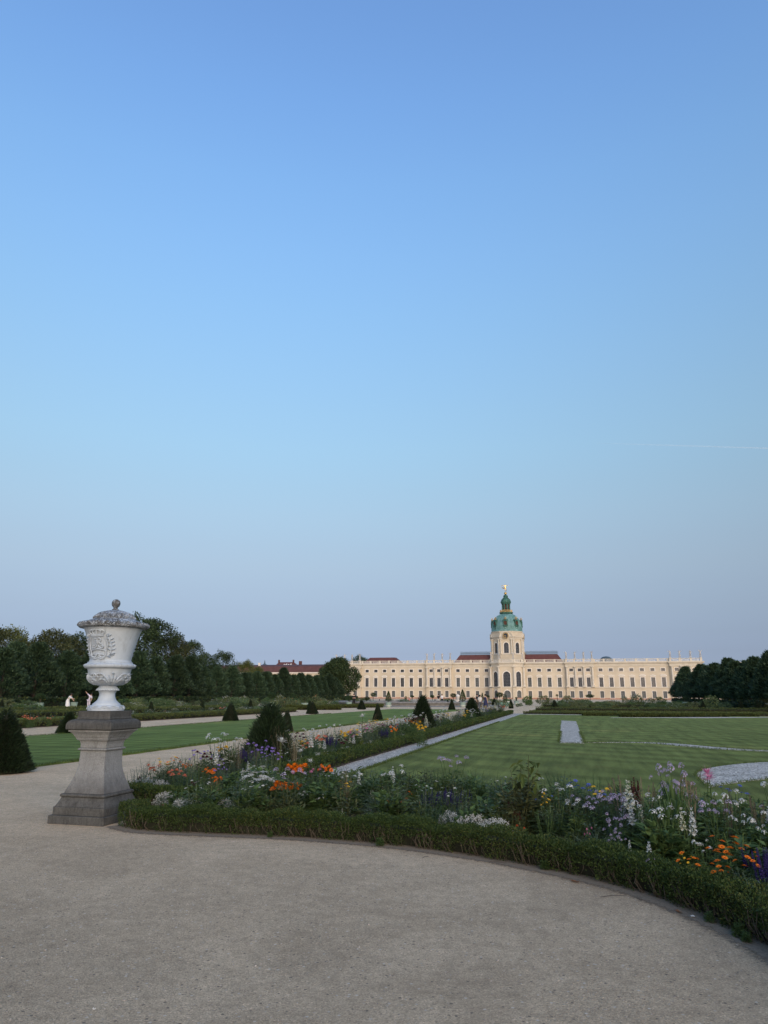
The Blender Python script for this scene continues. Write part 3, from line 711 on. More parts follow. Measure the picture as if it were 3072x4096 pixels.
def stack(pts, layers, name, mat, closed=False):
    """mouldings swept along a plan polyline: layers = (z0,z1,projection)"""
    mb = MB(); pts = [Vector(q) for q in pts]
    for z0, z1, pr in layers:
        out, inn = [], []
        for i, q in enumerate(pts):
            ns = []
            if i > 0 or closed: d = (q-pts[i-1]).normalized(); ns.append(Vector((d.y,-d.x)))
            if i < len(pts)-1 or closed: d = (pts[(i+1) % len(pts)]-q).normalized(); ns.append(Vector((d.y,-d.x)))
            b = sum(ns, Vector((0,0))).normalized(); k = 1/max(.35, b.dot(ns[0]))
            out.append(q + b*pr*k); inn.append(q - b*.3*k)
        n_ = len(pts); vs_ = [(*q, z0) for q in out] + [(*q, z1) for q in out] + [(*q, z1) for q in inn] + [(*q, z0) for q in inn]
        fs = []
        for i in range(n_ if closed else n_-1):
            j = (i+1) % n_
            fs += [(i,j,n_+j,n_+i), (n_+i,n_+j,2*n_+j,2*n_+i), (j,i,3*n_+i,3*n_+j)]
        if not closed: fs += [(0,n_,2*n_,3*n_), (n_-1,4*n_-1,3*n_-1,2*n_-1)]
        mb.add(vs_, fs)
    return obj(name, mb.mesh(name, mat), pal)
def balustrade(p0, p1, zb, posts):
    p0, u, n, L = frame(p0, p1); mb = MB(); bl = MB()
    rot = Matrix(((u.x,u.y*-1,0,p0.x),(u.y,u.x,0,p0.y),(0,0,1,0),(0,0,0,1)))
    loc = MB(); loc.box(0, L, -.22, .22, zb, zb+.22); loc.box(0, L, -.2, .2, zb+1.05, zb+1.25)
    for a in posts: loc.box(a-.42, a+.42, -.26, .26, zb+.004, zb+1.30)
    b2 = MB(); a = .5
    while a < L-.3:
        if min([abs(a-q) for q in posts] + [9]) > .6:
            b2.lathe([(.10,.22),(.06,.32),(.13,.55),(.06,.92),(.10,1.05)], 5, (a,0,zb), cap=False)
        a += .42
    o = obj('balustrade', MB.mesh(_mv(loc, rot), 'balustrade', TRIM), pal)
    tag(obj('baluster', MB.mesh(_mv(b2, rot), 'baluster', TRIMW), o), kind='stuff')
def _mv(mb, M_):
    r = MB(); r.join(mb, M_); return r
ZT, ZC = 14.05, 14.85
ENT = [(13.15,13.45,.10),(13.45,13.52,.20),(13.52,14.10,.06),(14.10,14.30,.30),(14.30,14.55,.55),(14.55,14.72,.72),(14.72,14.85,.60)]
STR = [(4.45,4.62,.12),(4.62,4.82,.28),(4.82,4.90,.2)]
BASE = [(0,.55,.10)]
def section(x0, x1, y, bays, mainkey, cols=(), ped0=0):
    p0, p1 = (x0, y), (x1, y); ops = []
    for i, b in enumerate(bays):
        u = b - x0
        ops += [window(p0, p1, u, .62, 'ground'), window(p0, p1, u, 4.98, mainkey, (i+ped0) % 2), window(p0, p1, u, 11.15, 'mezz')]
    mb = MB(); panel(mb, p0, p1, 0, 14.9, ops)
    if y < -.1:
        panel(mb, (x0, 0), (x0, y), 0, 14.9, []); panel(mb, (x1, y), (x1, 0), 0, 14.9, [])
    obj('wall', mb.mesh('wall', PLAS), pal)
    # rusticated courses of the ground floor
    cr = MB(); z = .62
    edges = [(x0, x1)]
    for zc in np.arange(.62, 4.3, .46):
        xs = [x0] + sum([[b-.90, b+.90] for b in bays], []) + [x1] if zc < 3.3 else [x0, x1]
        for a, b_ in zip(xs[::2], xs[1::2]):
            if b_-a > .1: cr.box(a+.004, b_-.004, y-.05, y+.02, zc, zc+.40)
    tag(obj('rusticated_course', cr.mesh('rusticated_course', PLAS), pal), kind='stuff')
    for c in cols: column(c, y-.42, 4.9, 13.15, .46)
    return ops
for s in (-1, 1):
    sx = lambda *q: sorted([s*v for v in q])
    def sec(a, b, y, bays, mk, cols=(), p=0):
        q = sx(a, b); section(q[0], q[1], y, sorted(s*v for v in bays), mk, [s*c for c in cols], p)
    sec(7.0, 23.7, 0, [8.95,13.0,17.05,21.1], 'mainb', p=(0 if s < 0 else 1))
    sec(23.7, 34.9, -.8, [25.95,29.3,32.65], 'main', [24.25,27.6,31.0,34.35])
    sec(34.9, 64.1, 0, [37.6,41.6,45.6,49.6,53.6,57.6,61.6], 'main')
    sec(64.1, 76.4, -.8, [66.7,70.1,73.5], 'main', [64.9,68.4,71.8,75.2])
    plan = [(7.0,0),(23.7,0),(23.7,-.8),(34.9,-.8),(34.9,0),(64.1,0),(64.1,-.8),(76.4,-.8),(76.4,12)]
    plan = [(s*x, y) for x, y in plan]
    if s < 0: plan = plan[::-1]
    stack(plan, STR, 'string_course', TRIM); stack(plan, ENT, 'entablature', TRIM); stack(plan, BASE, 'base_course', REDST)
    mb = MB(); q = sx(76.4, 76.39); panel(mb, *( ((76.4,-.8),(76.4,16)) if s > 0 else ((-76.4,16),(-76.4,-.8)) ), 0, 14.9, []); obj('end_wall', mb.mesh('end_wall', PLAS), pal)
    for a, b, y in ((7.0,23.7,-.1),(23.7,34.9,-.9),(34.9,64.1,-.1),(64.1,76.4,-.9)):
        q = sx(a, b); L = b-a
        ps = [.42, L-.42] + ([L*.33, L*.66] if y < -.5 else [L*i/round(L/4.1) for i in range(1, round(L/4.1))])
        balustrade((q[0], y), (q[1], y), ZC, ps)
# flat roof deck behind the balustrades
mb = MB(); mb.box(-76.3, 76.3, .35, 15.5, 14.2, 14.6); obj('roof_deck', mb.mesh('roof_deck', ROOFB), pal)
# ---- projecting oval centre
OV = [(-7.0,0),(-6.5,-3.0),(-2.95,-5.6),(2.95,-5.6),(6.5,-3.0),(7.0,0)]
mbw = MB()
for i in range(5):
    p0, p1 = OV[i], OV[i+1]; L = (Vector(p1)-Vector(p0)).length
    k = ('archn', None) if i in (0, 4) else (('archc','archg') if i == 2 else ('archs','archgs'))
    ops = [window(p0, p1, L/2, 4.98, k[0])]
    if k[1]: ops.append(window(p0, p1, L/2, .1, k[1]))
    panel(mbw, p0, p1, 0, 14.9, ops)
obj('centre_wall', mbw.mesh('centre_wall', PLAS), pal)
stack(OV, STR, 'string_course', TRIM); stack(OV, ENT, 'entablature', TRIM); stack(OV, BASE, 'base_course', REDST)
for x, y in OV[1:-1]:
    v = Vector((x, y+1.2)).normalized()*.35; column(x+v.x, y+v.y, 4.9, 13.15, .5)
    mb = MB(); mb.box(-.75,.75,-.5,.5,0,4.45); obj('pier', mb.mesh('pier', PLAS), pal, (x+v.x*.5, y+v.y*.5, 0), (0,0,math.atan2(x*.25, -y*.9)))
for i in range(5):
    L = (Vector(OV[i+1])-Vector(OV[i])).length; balustrade(OV[i], OV[i+1], ZC, [.4, L-.4])
# attic block and long hipped roofs
mb = MB(); panel(mb, (-7.2,1.2), (7.2,1.2), 14.6, 19.1, []); panel(mb, (7.2,1.2), (7.2,12), 14.6, 19.1, []); panel(mb, (-7.2,12), (-7.2,1.2), 14.6, 19.1, [])
mb.box(-7.25, 7.25, 1.1, 12, 19.1, 19.4); obj('attic_block', mb.mesh('attic_block', PLAS), pal)
def hip(x0, x1, y0, y1, z0, z1, ins, mat, name='roof'):
    mb = MB(); a = ins; b = min(ins, (y1-y0)/2-.3)
    mb.add([(x0,y0,z0),(x1,y0,z0),(x1,y1,z0),(x0,y1,z0),(x0+a,y0+b,z1),(x1-a,y0+b,z1),(x1-a,y1-b,z1),(x0+a,y1-b,z1)], [(0,1,5,4),(1,2,6,5),(2,3,7,6),(3,0,4,7),(4,5,6,7)])
    return obj(name, mb.mesh(name, mat), pal)
for s in (-1, 1):
    mb = MB(); xi, xo = s*7.25, s*23.0; xt = s*20.8
    mb.add([(xi,2,15.2),(xo,2,15.2),(xo,14,15.2),(xi,14,15.2),(xi,4.2,18.4),(xt,4.2,18.4),(xt,11.8,18.4),(xi,11.8,18.4)], [(0,1,5,4),(1,2,6,5),(2,3,7,6),(3,0,4,7),(4,5,6,7)] if s > 0 else [(4,5,1,0),(5,6,2,1),(6,7,3,2),(7,4,0,3),(7,6,5,4)])
    r = obj('roof', mb.mesh('roof', ROOF), pal)
    mb = MB(); a, b = sorted((s*9.2 if s > 0 else s*20.6, s*20.6 if s > 0 else s*7.4)); a, b = (7.4, 20.6) if s > 0 else (-20.6, -7.4)
    mb.box(a, b, 4.3, 4.4, 18.4, 18.55); mb.box(a, b, 4.32, 4.38, 19.75, 19.82); mb.box(a, b, 4.32, 4.38, 19.1, 19.15)
    x = a
    while x < b:
        mb.box(x-.03, x+.03, 4.33, 4.37, 18.5, 19.95 if int((x-a)/.55) % 4 == 0 else 19.7); x += .275
        mb.tube([(x,4.35,18.7),(x+.14,4.35,19.0),(x,4.35,19.3),(x+.14,4.35,19.6)], .05, 4, cap=False)
    obj('roof_railing', mb.mesh('roof_railing', IRON), r)
hip(-65.5, -47.5, 4, 14, 14.9, 17.9, 3.2, ROOF)
mb = MB(); mb.lathe([(3.0,14.6),(2.9,15.4),(2.4,16.6),(1.5,17.3),(.1,17.6)], 20, (40.5, 9, 0)); obj('grey_dome_light', mb.mesh('grey_dome_light', IRON, True), pal)
# ---- tower
TY = 4.2                                  # tower axis behind the facade
AP = 6.35; HWD = AP*math.tan(math.pi/8)
def tface(i): # i=0 faces the garden
    a = -math.pi/2 + i*math.pi/4; n = Vector((math.cos(a), math.sin(a))); u = Vector((-n.y, n.x)); c = Vector((0, TY)) + n*AP
    return c - u*HWD, c + u*HWD, n, u, c
mb = MB(); corner = []
for i in range(8):
    p0, p1, n, u, c = tface(i); corner.append(p0)
    ops = [window(p0, p1, HWD, 18.75, 'tower')]
    panel(mb, p0, p1, 14.9, 28.0, ops)
obj('tower_wall', mb.mesh('tower_wall', PLAS), pal)
ring = corner
stack(ring, [(18.1,18.5,.18)], 'tower_sill_course', TRIM, True); stack(ring, [(24.7,25.0,.12),(25.0,25.35,.25),(25.35,25.6,.5),(25.6,25.78,.62)], 'tower_cornice', TRIM, True); stack(ring, [(27.55,27.8,.15),(27.8,28.0,.28)], 'tower_attic_cornice', TRIM, True)
for i in range(8):
    p0, p1, n, u, c = tface(i); v = (p0-Vector((0,TY))).normalized()
    for sg in (-.42, .42):
        q = p0 + v*.12 + Vector((-v.y, v.x))*sg*1.1
        mb = MB(); mb.lathe([(.42,0),(.42,.3),(.34,.45),(.32,5.4),(.36,5.5),(.48,6.0)], 10, cap=False); mb.box(-.5,.5,-.5,.5,6.0,6.25)
        obj('tower_column', mb.mesh('tower_column', TRIM), pal, (q.x, q.y, 18.5))
    if i % 2 == 0:     # segmental gable with clock
        g = MB(); pts = [(HWD*1.02*math.cos(t), 25.5 + 2.1*math.sin(t)) for t in np.linspace(math.pi*.98, math.pi*.02, 12)]
        k = len(pts)
        f = lambda x, z, d: (c.x + u.x*x + n.x*d, c.y + u.y*x + n.y*d, z)
        g.add([f(x,z,.42) for x, z in pts] + [f(x,z+.32,.42) for x, z in pts] + [f(x,z,-.1) for x, z in pts] + [f(x,z+.32,-.1) for x, z in pts],
              [(j,j+1,k+j+1,k+j) for j in range(k-1)] + [(k+j,k+j+1,3*k+j+1,3*k+j) for j in range(k-1)] + [(j+1,j,2*k+j,2*k+j+1) for j in range(k-1)])
        g.add([f(x,z,.12) for x, z in pts], [tuple(range(k))])
        obj('clock_gable', g.mesh('clock_gable', TRIM), pal)
        ang = math.atan2(u.y, u.x); cl = MB()
        cl.add([(1.22*math.cos(t), -.20, 1.22*math.sin(t)) for t in np.linspace(0, 2*math.pi, 33)[:-1]], [tuple(range(32))])
        ck = obj('clock_face', cl.mesh('clock_face', BLACK), pal, (c.x + n.x*.70, c.y + n.y*.70, 26.05), (0,0,ang))
        cl = MB(); cl.tube([(1.22*math.cos(t), -.2, 1.22*math.sin(t)) for t in np.linspace(0, 2*math.pi, 33)], .07, 6, cap=False); obj('clock_rim', cl.mesh('clock_rim', GOLDM), ck)
        cl = MB(); cl.lathe([(1.3,-.95),(1.3,.16),(1.22,.19)], 32, cap=False); obj('clock_drum', cl.mesh('clock_drum', TRIM), ck, rot=(math.pi/2,0,0))
        for hnum in range(12):
            t = hnum*math.pi/6; cl = MB(); cl.box(-.06,.06,-.02,.02,-.17,.17)
            obj('hour_mark', cl.mesh('hour_mark', GOLD), ck, (.98*math.sin(t), -.23, .98*math.cos(t)), (0,t,0))
        for L_, t, w_ in ((.62, rad(256), .11), (.95, rad(198), .08)):
            cl = MB(); cl.box(-w_/2, w_/2, -.015, .015, -.15, L_); obj('clock_hand', cl.mesh('clock_hand', GOLD), ck, (0, -.26, 0), (0, t, 0))
DZ = Vector((0, TY, 0))
mb = MB(); dp = [(6.62,28.0),(6.62,28.25),(6.5,28.3),(6.52,29.0),(6.5,29.9),(6.34,31.0),(6.0,32.1),(5.45,33.2),(4.7,34.2),(3.8,35.0),(2.9,35.5),(2.35,35.75)]
mb.lathe(dp, 48, (0,TY,0))
for i in range(24):
    a = 2*math.pi*(i+.5)/24
    mb.tube([((r+.01)*math.cos(a), TY+(r+.01)*math.sin(a), z) for r, z in dp[2:]], [.10]*10, 4, cap=False)
dome = obj('dome', mb.mesh('dome', COPPER, True), pal)
for i in range(8):
    a = -math.pi/2 + i*math.pi/4; n = Vector((math.cos(a), math.sin(a)))
    dm = MB()   # frame of the round dormer, its cheeks and its pointed hood
    dm.box(-.95, .95, -.10, 1.5, -1.15, 1.25); dm.box(-1.12, 1.12, -.22, 1.3, 1.25, 1.45)
    dm.tube([(1.02*math.cos(t)*.85, -.16, 1.05*math.sin(t)) for t in np.linspace(0, 2*math.pi, 17)], .17, 6, cap=False)
    dm.tube([(-1.05,-.16,-.9),(-.75,-.2,-1.35),(0,-.2,-1.5),(.75,-.2,-1.35),(1.05,-.16,-.9)], .15, 6); dm.tube([(-.8,-.05,-1.3),(-.45,-.05,-2.2),(0,-.05,-2.4),(.45,-.05,-2.2),(.8,-.05,-1.3)], .12, 5)
    d = obj('dormer', dm.mesh('dormer', COPPERD), dome, (n.x*6.42, TY + n.y*6.42, 31.4), (0, 0, a + math.pi/2))
    w_ = MB(); w_.add([(.8*math.cos(t), -.14, .95*math.sin(t)) for t in np.linspace(0, 2*math.pi, 21)[:-1]], [tuple(range(20))]); w_.v = [(x, y, z) for x, y, z in w_.v]
    pn = obj('round_shutter', w_.mesh('round_shutter', LOUV), dome, (n.x*6.42, TY + n.y*6.42, 31.4), (0, 0, a + math.pi/2))
    cw = MB(); cw.lathe([(.45,0),(.5,.12),(.38,.16),(.42,.3)], 12, cap=False)
    for k in range(6):
        t = k*math.pi/3; cw.tube([(.40*math.cos(t), .40*math.sin(t), .28), (.55*math.cos(t), .55*math.sin(t), .55), (.30*math.cos(t), .30*math.sin(t), .85), (0,0,.92)], .06, 5)
    cw.blob((0,0,1.02), .14); cw.lathe([(.1,-.35),(.25,0)], 8)
    obj('gilt_crown', cw.mesh('gilt_crown', GOLD), dome, (n.x*6.2, TY + n.y*6.2, 33.05))
mb = MB(); mb.lathe([(2.35,35.7),(2.9,36.1),(3.0,36.45),(2.55,36.5)], 32, (0,TY,0)); lan = obj('lantern_base', mb.mesh('lantern_base', COPPERD, False), pal)
mb = MB(); mb.lathe([(2.62,36.5),(2.66,36.62),(2.60,36.64)], 32, (0,TY,0), cap=False); mb.lathe([(2.62,37.4),(2.68,37.5),(2.60,37.52)], 32, (0,TY,0), cap=False)
for i in range(40):
    a = 2*math.pi*i/40; mb.box(2.63*math.cos(a)-.055, 2.63*math.cos(a)+.055, TY+2.63*math.sin(a)-.055, TY+2.63*math.sin(a)+.055, 36.5, 37.45)
    mb.tube([(2.63*math.cos(a), TY+2.63*math.sin(a), 36.6), (2.63*math.cos(a+.157), TY+2.63*math.sin(a+.157), 37.4)], .05, 4)
obj('gilt_gallery', mb.mesh('gilt_gallery', GOLDM), lan)
mb = MB(); mb.lathe([(1.5,36.5),(1.5,40.4)], 8, (0,TY,0), a0=math.pi/8); lt = obj('lantern', mb.mesh('lantern', LOUV), pal)
mb = MB()
for i in range(8):
    a = math.pi/8 + i*math.pi/4; mb.lathe([(.36,36.5),(.30,37.0),(.26,39.8),(.36,40.1)], 6, (1.62*math.cos(a), TY+1.62*math.sin(a), 0))
mb.lathe([(1.9,40.1),(2.05,40.4),(2.3,40.9),(2.3,41.1),(2.0,41.3)], 24, (0,TY,0)); obj('lantern_pier', mb.mesh('lantern_pier', COPPERD), lt)
mb = MB(); mb.lathe([(2.1,41.1),(2.0,41.6),(1.65,42.1),(1.15,42.45),(.78,42.9),(.62,43.3),(.85,43.6),(.9,43.85),(.7,44.1),(.35,44.2)], 24, (0,TY,0))
for i in range(8):
    a = i*math.pi/4; mb.tube([(2.1*math.cos(a), TY+2.1*math.sin(a), 41.3),(1.75*math.cos(a), TY+1.75*math.sin(a), 42.1),(.85*math.cos(a), TY+.85*math.sin(a), 42.95),(.9*math.cos(a), TY+.9*math.sin(a), 43.7)], .14, 5)
obj('lantern_cap', mb.mesh('lantern_cap', COPPERD, True), lt)
# ---------------------------------------------------------------- figures
def skin(name, J, E_, mats, sub=1):
    """one continuous body grown from joints {key:(x,y,z,r)}; first key is the root"""
    keys = list(J); me = bpy.data.meshes.new('tmp')
    me.from_pydata([J[k][:3] for k in keys], [(keys.index(a), keys.index(b)) for a, b in E_], [])
    o = bpy.data.objects.new('tmp', me); C.objects.link(o)
    o.modifiers.new('s', 'SKIN'); sv = me.skin_vertices[0].data
    for i, k in enumerate(keys):
        r = J[k][3]; sv[i].radius = (r, J[k][4] if len(J[k]) > 4 else r); sv[i].use_root = (i == 0)
    if sub: m_ = o.modifiers.new('u', 'SUBSURF'); m_.levels = sub; m_.render_levels = sub
    dg = bpy.context.evaluated_depsgraph_get(); out = bpy.data.meshes.new_from_object(o.evaluated_get(dg)); out.name = name
    bpy.data.objects.remove(o)
    out.materials.clear()
    for m_ in (mats if isinstance(mats, list) else [mats]): out.materials.append(m_)
    out.polygons.foreach_set('use_smooth', [True]*len(out.polygons)); return out
BODYE = [('pel','wai'),('wai','che'),('che','nek'),('nek','hea'),('hea','cro'),('che','ls'),('ls','le'),('le','lw'),('lw','lh'),('che','rs'),('rs','re'),('re','rw'),('rw','rh'),('pel','lhip'),('lhip','lk'),('lk','la'),('la','lt'),('pel','rhip'),('rhip','rk'),('rk','ra'),('ra','rt')]
def bodyJ(**k):
    J = dict(pel=(0,0,.94,.135,.10), wai=(0,0,1.10,.12,.085), che=(0,0,1.33,.15,.10), nek=(0,0,1.50,.055), hea=(0,-.01,1.62,.085,.095), cro=(0,0,1.72,.06),
             ls=(-.17,0,1.40,.06), le=(-.22,.02,1.12,.045), lw=(-.23,-.06,.88,.034), lh=(-.23,-.09,.79,.04,.02), rs=(.17,0,1.40,.06), re=(.22,.02,1.12,.045), rw=(.23,-.06,.88,.034), rh=(.23,-.09,.79,.04,.02),
             lhip=(-.09,0,.88,.09), lk=(-.10,-.01,.49,.062), la=(-.10,.02,.09,.042), lt=(-.11,-.12,.04,.038), rhip=(.09,0,.88,.09), rk=(.10,-.01,.49,.062), ra=(.10,.02,.09,.042), rt=(.11,-.12,.04,.038))
    J.update(k); return J
def statue_mesh(v):
    q = [dict(le=(-.36,-.05,1.30,.05), lw=(-.42,-.1,1.55,.04), lh=(-.42,-.1,1.66,.04)), dict(re=(.38,-.05,1.35,.05), rw=(.5,-.1,1.58,.04), rh=(.55,-.1,1.7,.04), le=(-.3,0,1.15,.05), lw=(-.22,-.12,.98,.04), lh=(-.15,-.16,.95,.04)),
         dict(re=(.36,0,1.2,.05), rw=(.46,-.1,1.0,.04), rh=(.5,-.1,.9,.04), hea=(.04,-.01,1.62,.09,.1)), dict(le=(-.34,-.05,1.42,.05), lw=(-.3,-.1,1.68,.04), lh=(-.3,-.1,1.8,.04), re=(.34,-.05,1.42,.05), rw=(.42,-.1,1.65,.04), rh=(.44,-.1,1.76,.04))][v]
    J = bodyJ(pel=(.03,0,.94,.16,.13), wai=(.02,0,1.10,.12,.10), lhip=(-.10,0,.80,.12), lk=(-.12,-.03,.45,.11), la=(-.10,.02,.10,.10), lt=(-.11,-.12,.05,.08), rhip=(.10,0,.80,.12), rk=(.14,-.10,.45,.10), ra=(.16,0,.10,.10), rt=(.16,-.14,.05,.08), **q)
    return skin('statue_figure', J, BODYE, STAT)
SM = [statue_mesh(v) for v in range(4)]
sb = MB(); sb.box(-.45,.45,-.4,.4,0,.22); sb.box(-.38,.38,-.34,.34,.22,.34); SBASE = sb.mesh('statue_base', STAT)
def statue(x, y, z, v, label, grp, sc_=1.62):
    t = thing('roof_statue', label, 'statue', PAL + Vector((x, y, z)), R.uniform(-.3,.3), grp)
    obj('base', SBASE, t); obj('figure', SM[v % 4], t, (0,0,.33), (0,0,R.uniform(-.4,.4)), sc_)
poses = ['with one arm raised', 'reaching out to the side', 'with one arm lowered', 'with both arms lifted']
for nm, xs, y in (('the far left corner pavilion', [-75.7,-71.8,-68.4,-64.8], -.9), ('pavilion left of tower', [-34.4,-31.2,-27.7,-24.2], -.9), ('pavilion right of tower', [24.2,27.7,31.2,34.4], -.9), ('the far right corner pavilion', [64.6,68.2,72.2,75.9], -.9)):
    for i, x in enumerate(xs): statue(x, y, ZC+1.30, i, 'grey statue %s, %s from left on %s' % (poses[i % 4], ORD[i], nm), 'statues on the palace balustrade')
for i, (x, y) in enumerate(OV[1:-1]): statue(x, y, ZC+1.30, i+1, 'pale stone figure, %s from left on the balustrade below the tower windows' % ORD[i], 'statues on the palace balustrade', 1.35)
fo = thing('gilded_statue', 'small gilded running figure with billowing scarf atop the dome lantern', 'statue', PAL + Vector((0, TY, 44.2)))
mb = MB(); mb.lathe([(.15,0),(.3,.12),(.55,.3),(.66,.65),(.55,1.0),(.3,1.2),(.1,1.28)], 20); obj('gilt_ball', mb.mesh('gilt_ball', GOLD, True), fo)
J = bodyJ(lk=(-.05,-.02,.49,.07), la=(-.02,.02,.09,.05), lt=(-.02,-.1,.04,.04), rk=(.16,-.12,.55,.07), ra=(.24,.18,.30,.05), rt=(.26,.26,.22,.04), le=(-.42,-.02,1.42,.05), lw=(-.64,-.05,1.50,.04), lh=(-.72,-.05,1.52,.04), re=(.42,-.02,1.45,.05), rw=(.60,-.05,1.50,.04), rh=(.70,-.05,1.52,.04))
obj('figure', skin('fortune_figure', J, BODYE, GOLD), fo, (0,0,1.2), (0,0,.25), 2.0)
mb = MB(); sc_pts = [(-1.4,0,4.25),(-1.45,.1,3.6),(-1.15,.1,2.95),(-.6,.05,2.75),(.1,0,2.9),(.5,-.05,3.1)]
q = spline([Vector(v) for v in sc_pts], 5)
vs_ = []
for i, v in enumerate(q):
    w_ = .42*math.sin(math.pi*(i+.7)/(len(q)+.4)) + .06; vs_ += [(v.x-w_*.3, v.y-.03, v.z+w_), (v.x, v.y+.06, v.z), ]
mb.add(vs_, [(2*i,2*i+2,2*i+3,2*i+1) for i in range(len(q)-1)])
sf = obj('scarf', mb.mesh('scarf', GOLD), fo); sm_ = sf.modifiers.new('solid', 'SOLIDIFY'); sm_.thickness = .06
# ================================================================ other buildings
nw = thing('palace_wing', 'long low wing with dark red roof behind the left trees', 'building', (-136, 322, 0))
mb = MB(); panel(mb, (-45,0), (46,0), 0, 11.2, [(3+i*4.2, 1.5, 4.5, 8.2, False) for i in range(21)]); mb.box(-45,46,.5,14,0,11.1); obj('wall', mb.mesh('wall', PLAS), nw)
mb = MB(); mb.box(-45.3,46.3,-.5,14.5,11.2,11.8); obj('cornice', mb.mesh('cornice', TRIMW), nw)
mb = MB(); mb.add([(-45.5,-.7,11.8),(46.5,-.7,11.8),(46.5,14.7,11.8),(-45.5,14.7,11.8),(-45.5,1.2,14.6),(46.5,1.2,14.6),(-43,7,15.6),(44,7,15.6)], [(0,1,5,4),(4,5,7,6),(1,2,7,5),(2,3,6,7),(3,0,4,6)]); rf = obj('roof', mb.mesh('roof', ROOFB), nw)
for x in (-10.5,): 
    mb = MB(); mb.box(-.5,.5,-.4,.4,0,1.8); mb.box(-.6,.6,-.5,.5,1.8,2.0); obj('chimney', mb.mesh('chimney', TRIMW), rf, (x, 3, 14.4))
for i in range(21):
    for (pane, bars), zz in ((WT['main'][0], 4.5),):
        o = obj('window', pane, nw, (-45+3+i*4.2, 0, zz)); obj('surround', WT['main'][1], o)
hs = thing('town_house', 'red roofed house with gable and chimneys peeking over the long wing', 'house', (-161.0, 392, 0), scale=(.72,.72,.93))
mb = MB(); mb.box(-10,10,0,12,0,17.6); obj('wall', mb.mesh('wall', TRIM), hs)
mb = MB(); mb.add([(-10.5,-.6,17.5),(10.5,-.6,17.5),(10.5,12.6,17.5),(-10.5,12.6,17.5),(-7.5,6,21.4),(5.5,6,21.4)], [(0,1,5,4),(1,2,5),(2,3,4,5),(3,0,4)]); rf = obj('roof', mb.mesh('roof', ROOF), hs)
mb = MB(); mb.add([(-3,-.7,17.5),(3,-.7,17.5),(0,-.7,19.9),(-3,4,17.5),(3,4,17.5),(0,4,19.9)], [(0,1,2),(1,4,5,2),(0,2,5,3)]); obj('gable', mb.mesh('gable', TRIMW), hs)
for x, y in ((-7,5),(5.5,5),(10.2,7),(11.4,7)):
    mb = MB(); mb.box(-.6,.6,-.5,.5,0,3.2 if x < 8 else 3.6); obj('chimney', mb.mesh('chimney', ROOFB), rf, (x, y, 19.6 if x < 8 else 18.4))
for k in range(4):
    mb = MB(); mb.box(-.5,.5,-.05,.05,-.7,.7); obj('roof_window', mb.mesh('roof_window', TRIMW), rf, (-1.5+k*1.9, 2.6+.4*(k % 2), 19.7+.2*(k % 2)), (-rad(52),0,0))
cn = thing('church_spire', 'tiny dark ventilator spire left of the red roofed house', 'spire', (-177, 400, 0))
mb = MB(); mb.lathe([(2.4,0),(2.4,17.5)], 8); obj('wall', mb.mesh('wall', TRIM), cn); mb = MB(); mb.lathe([(2.7,17.5),(1.6,18.6),(.5,19.3),(.1,21.4)], 8); obj('roof', mb.mesh('roof', IRON), cn)
an = thing('side_building', 'pale annex with low gable and flat grey roof right of the palace', 'building', (62, 322, 0))
mb = MB(); mb.box(-14,38,0,14,0,11.0); obj('wall', mb.mesh('wall', TRIM), an)
mb = MB(); mb.box(-14.4,38.4,-.5,14.4,11.0,11.5); mb.box(-14.2,38.2,-.3,14.2,11.5,12.4); obj('cornice', mb.mesh('cornice', TRIMW), an)
mb = MB(); mb.add([(-7,-.4,12.4),(13,-.4,12.4),(3,-.4,15.4),(-7,10,12.4),(13,10,12.4),(3,10,15.4)], [(0,1,2),(1,4,5,2),(0,2,5,3)]); obj('gable', mb.mesh('gable', TRIMW), an)
mb = MB(); mb.box(17,27,2,10,12.4,16.6); obj('roof_house', mb.mesh('roof_house', TRIM), an)
mb = MB(); mb.add([(15.6,.6,16.6),(28.4,.6,16.6),(28.4,11.4,16.6),(15.6,11.4,16.6),(15.6,.6,17.2),(28.4,.6,17.2),(28.4,11.4,17.2),(15.6,11.4,17.2),(22,6,19.0)], [(0,1,5,4),(1,2,6,5),(3,0,4,7),(4,5,8),(5,6,8),(6,7,8),(7,4,8),(3,2,1,0)]); obj('roof', mb.mesh('roof', IRON), an)
for i in range(10):
    o = obj('window', WT['main'][0][0], an, (-12+i*4.4, -.34, 4.6)); obj('surround', WT['main'][1], o)
# ================================================================ trees
def crown_pts(n, shape, clumps, clump_r, fill=.35):
    """leaf positions: clumps sitting on a crown surface, plus loose fill. shape(t,az)->(radius,z), t in 0..1"""
    cs = []
    for _ in range(clumps):
        t = R.random()**.8; a = R.uniform(0, 2*math.pi); r, z = shape(t, a); k = R.uniform(.72, 1.02)
        cs.append((r*k*math.cos(a), r*k*math.sin(a), z))
    cs = np.array(cs); m = int(n*(1-fill))
    c = cs[NR.integers(0, len(cs), m)]; off = rvec(m)*clump_r*NR.uniform(.15, 1, (m,1))**.6; off[:,2] *= .75
    p1 = c + off
    k = n-m; t = NR.uniform(0, 1, k); a = NR.uniform(0, 2*np.pi, k); rr = NR.uniform(.25, .9, k)
    rz = np.array([shape(tt, aa) for tt, aa in zip(t, a)])
    p2 = np.stack([rz[:,0]*rr*np.cos(a), rz[:,0]*rr*np.sin(a), rz[:,1]], 1)
    return np.concatenate([p1, p2])
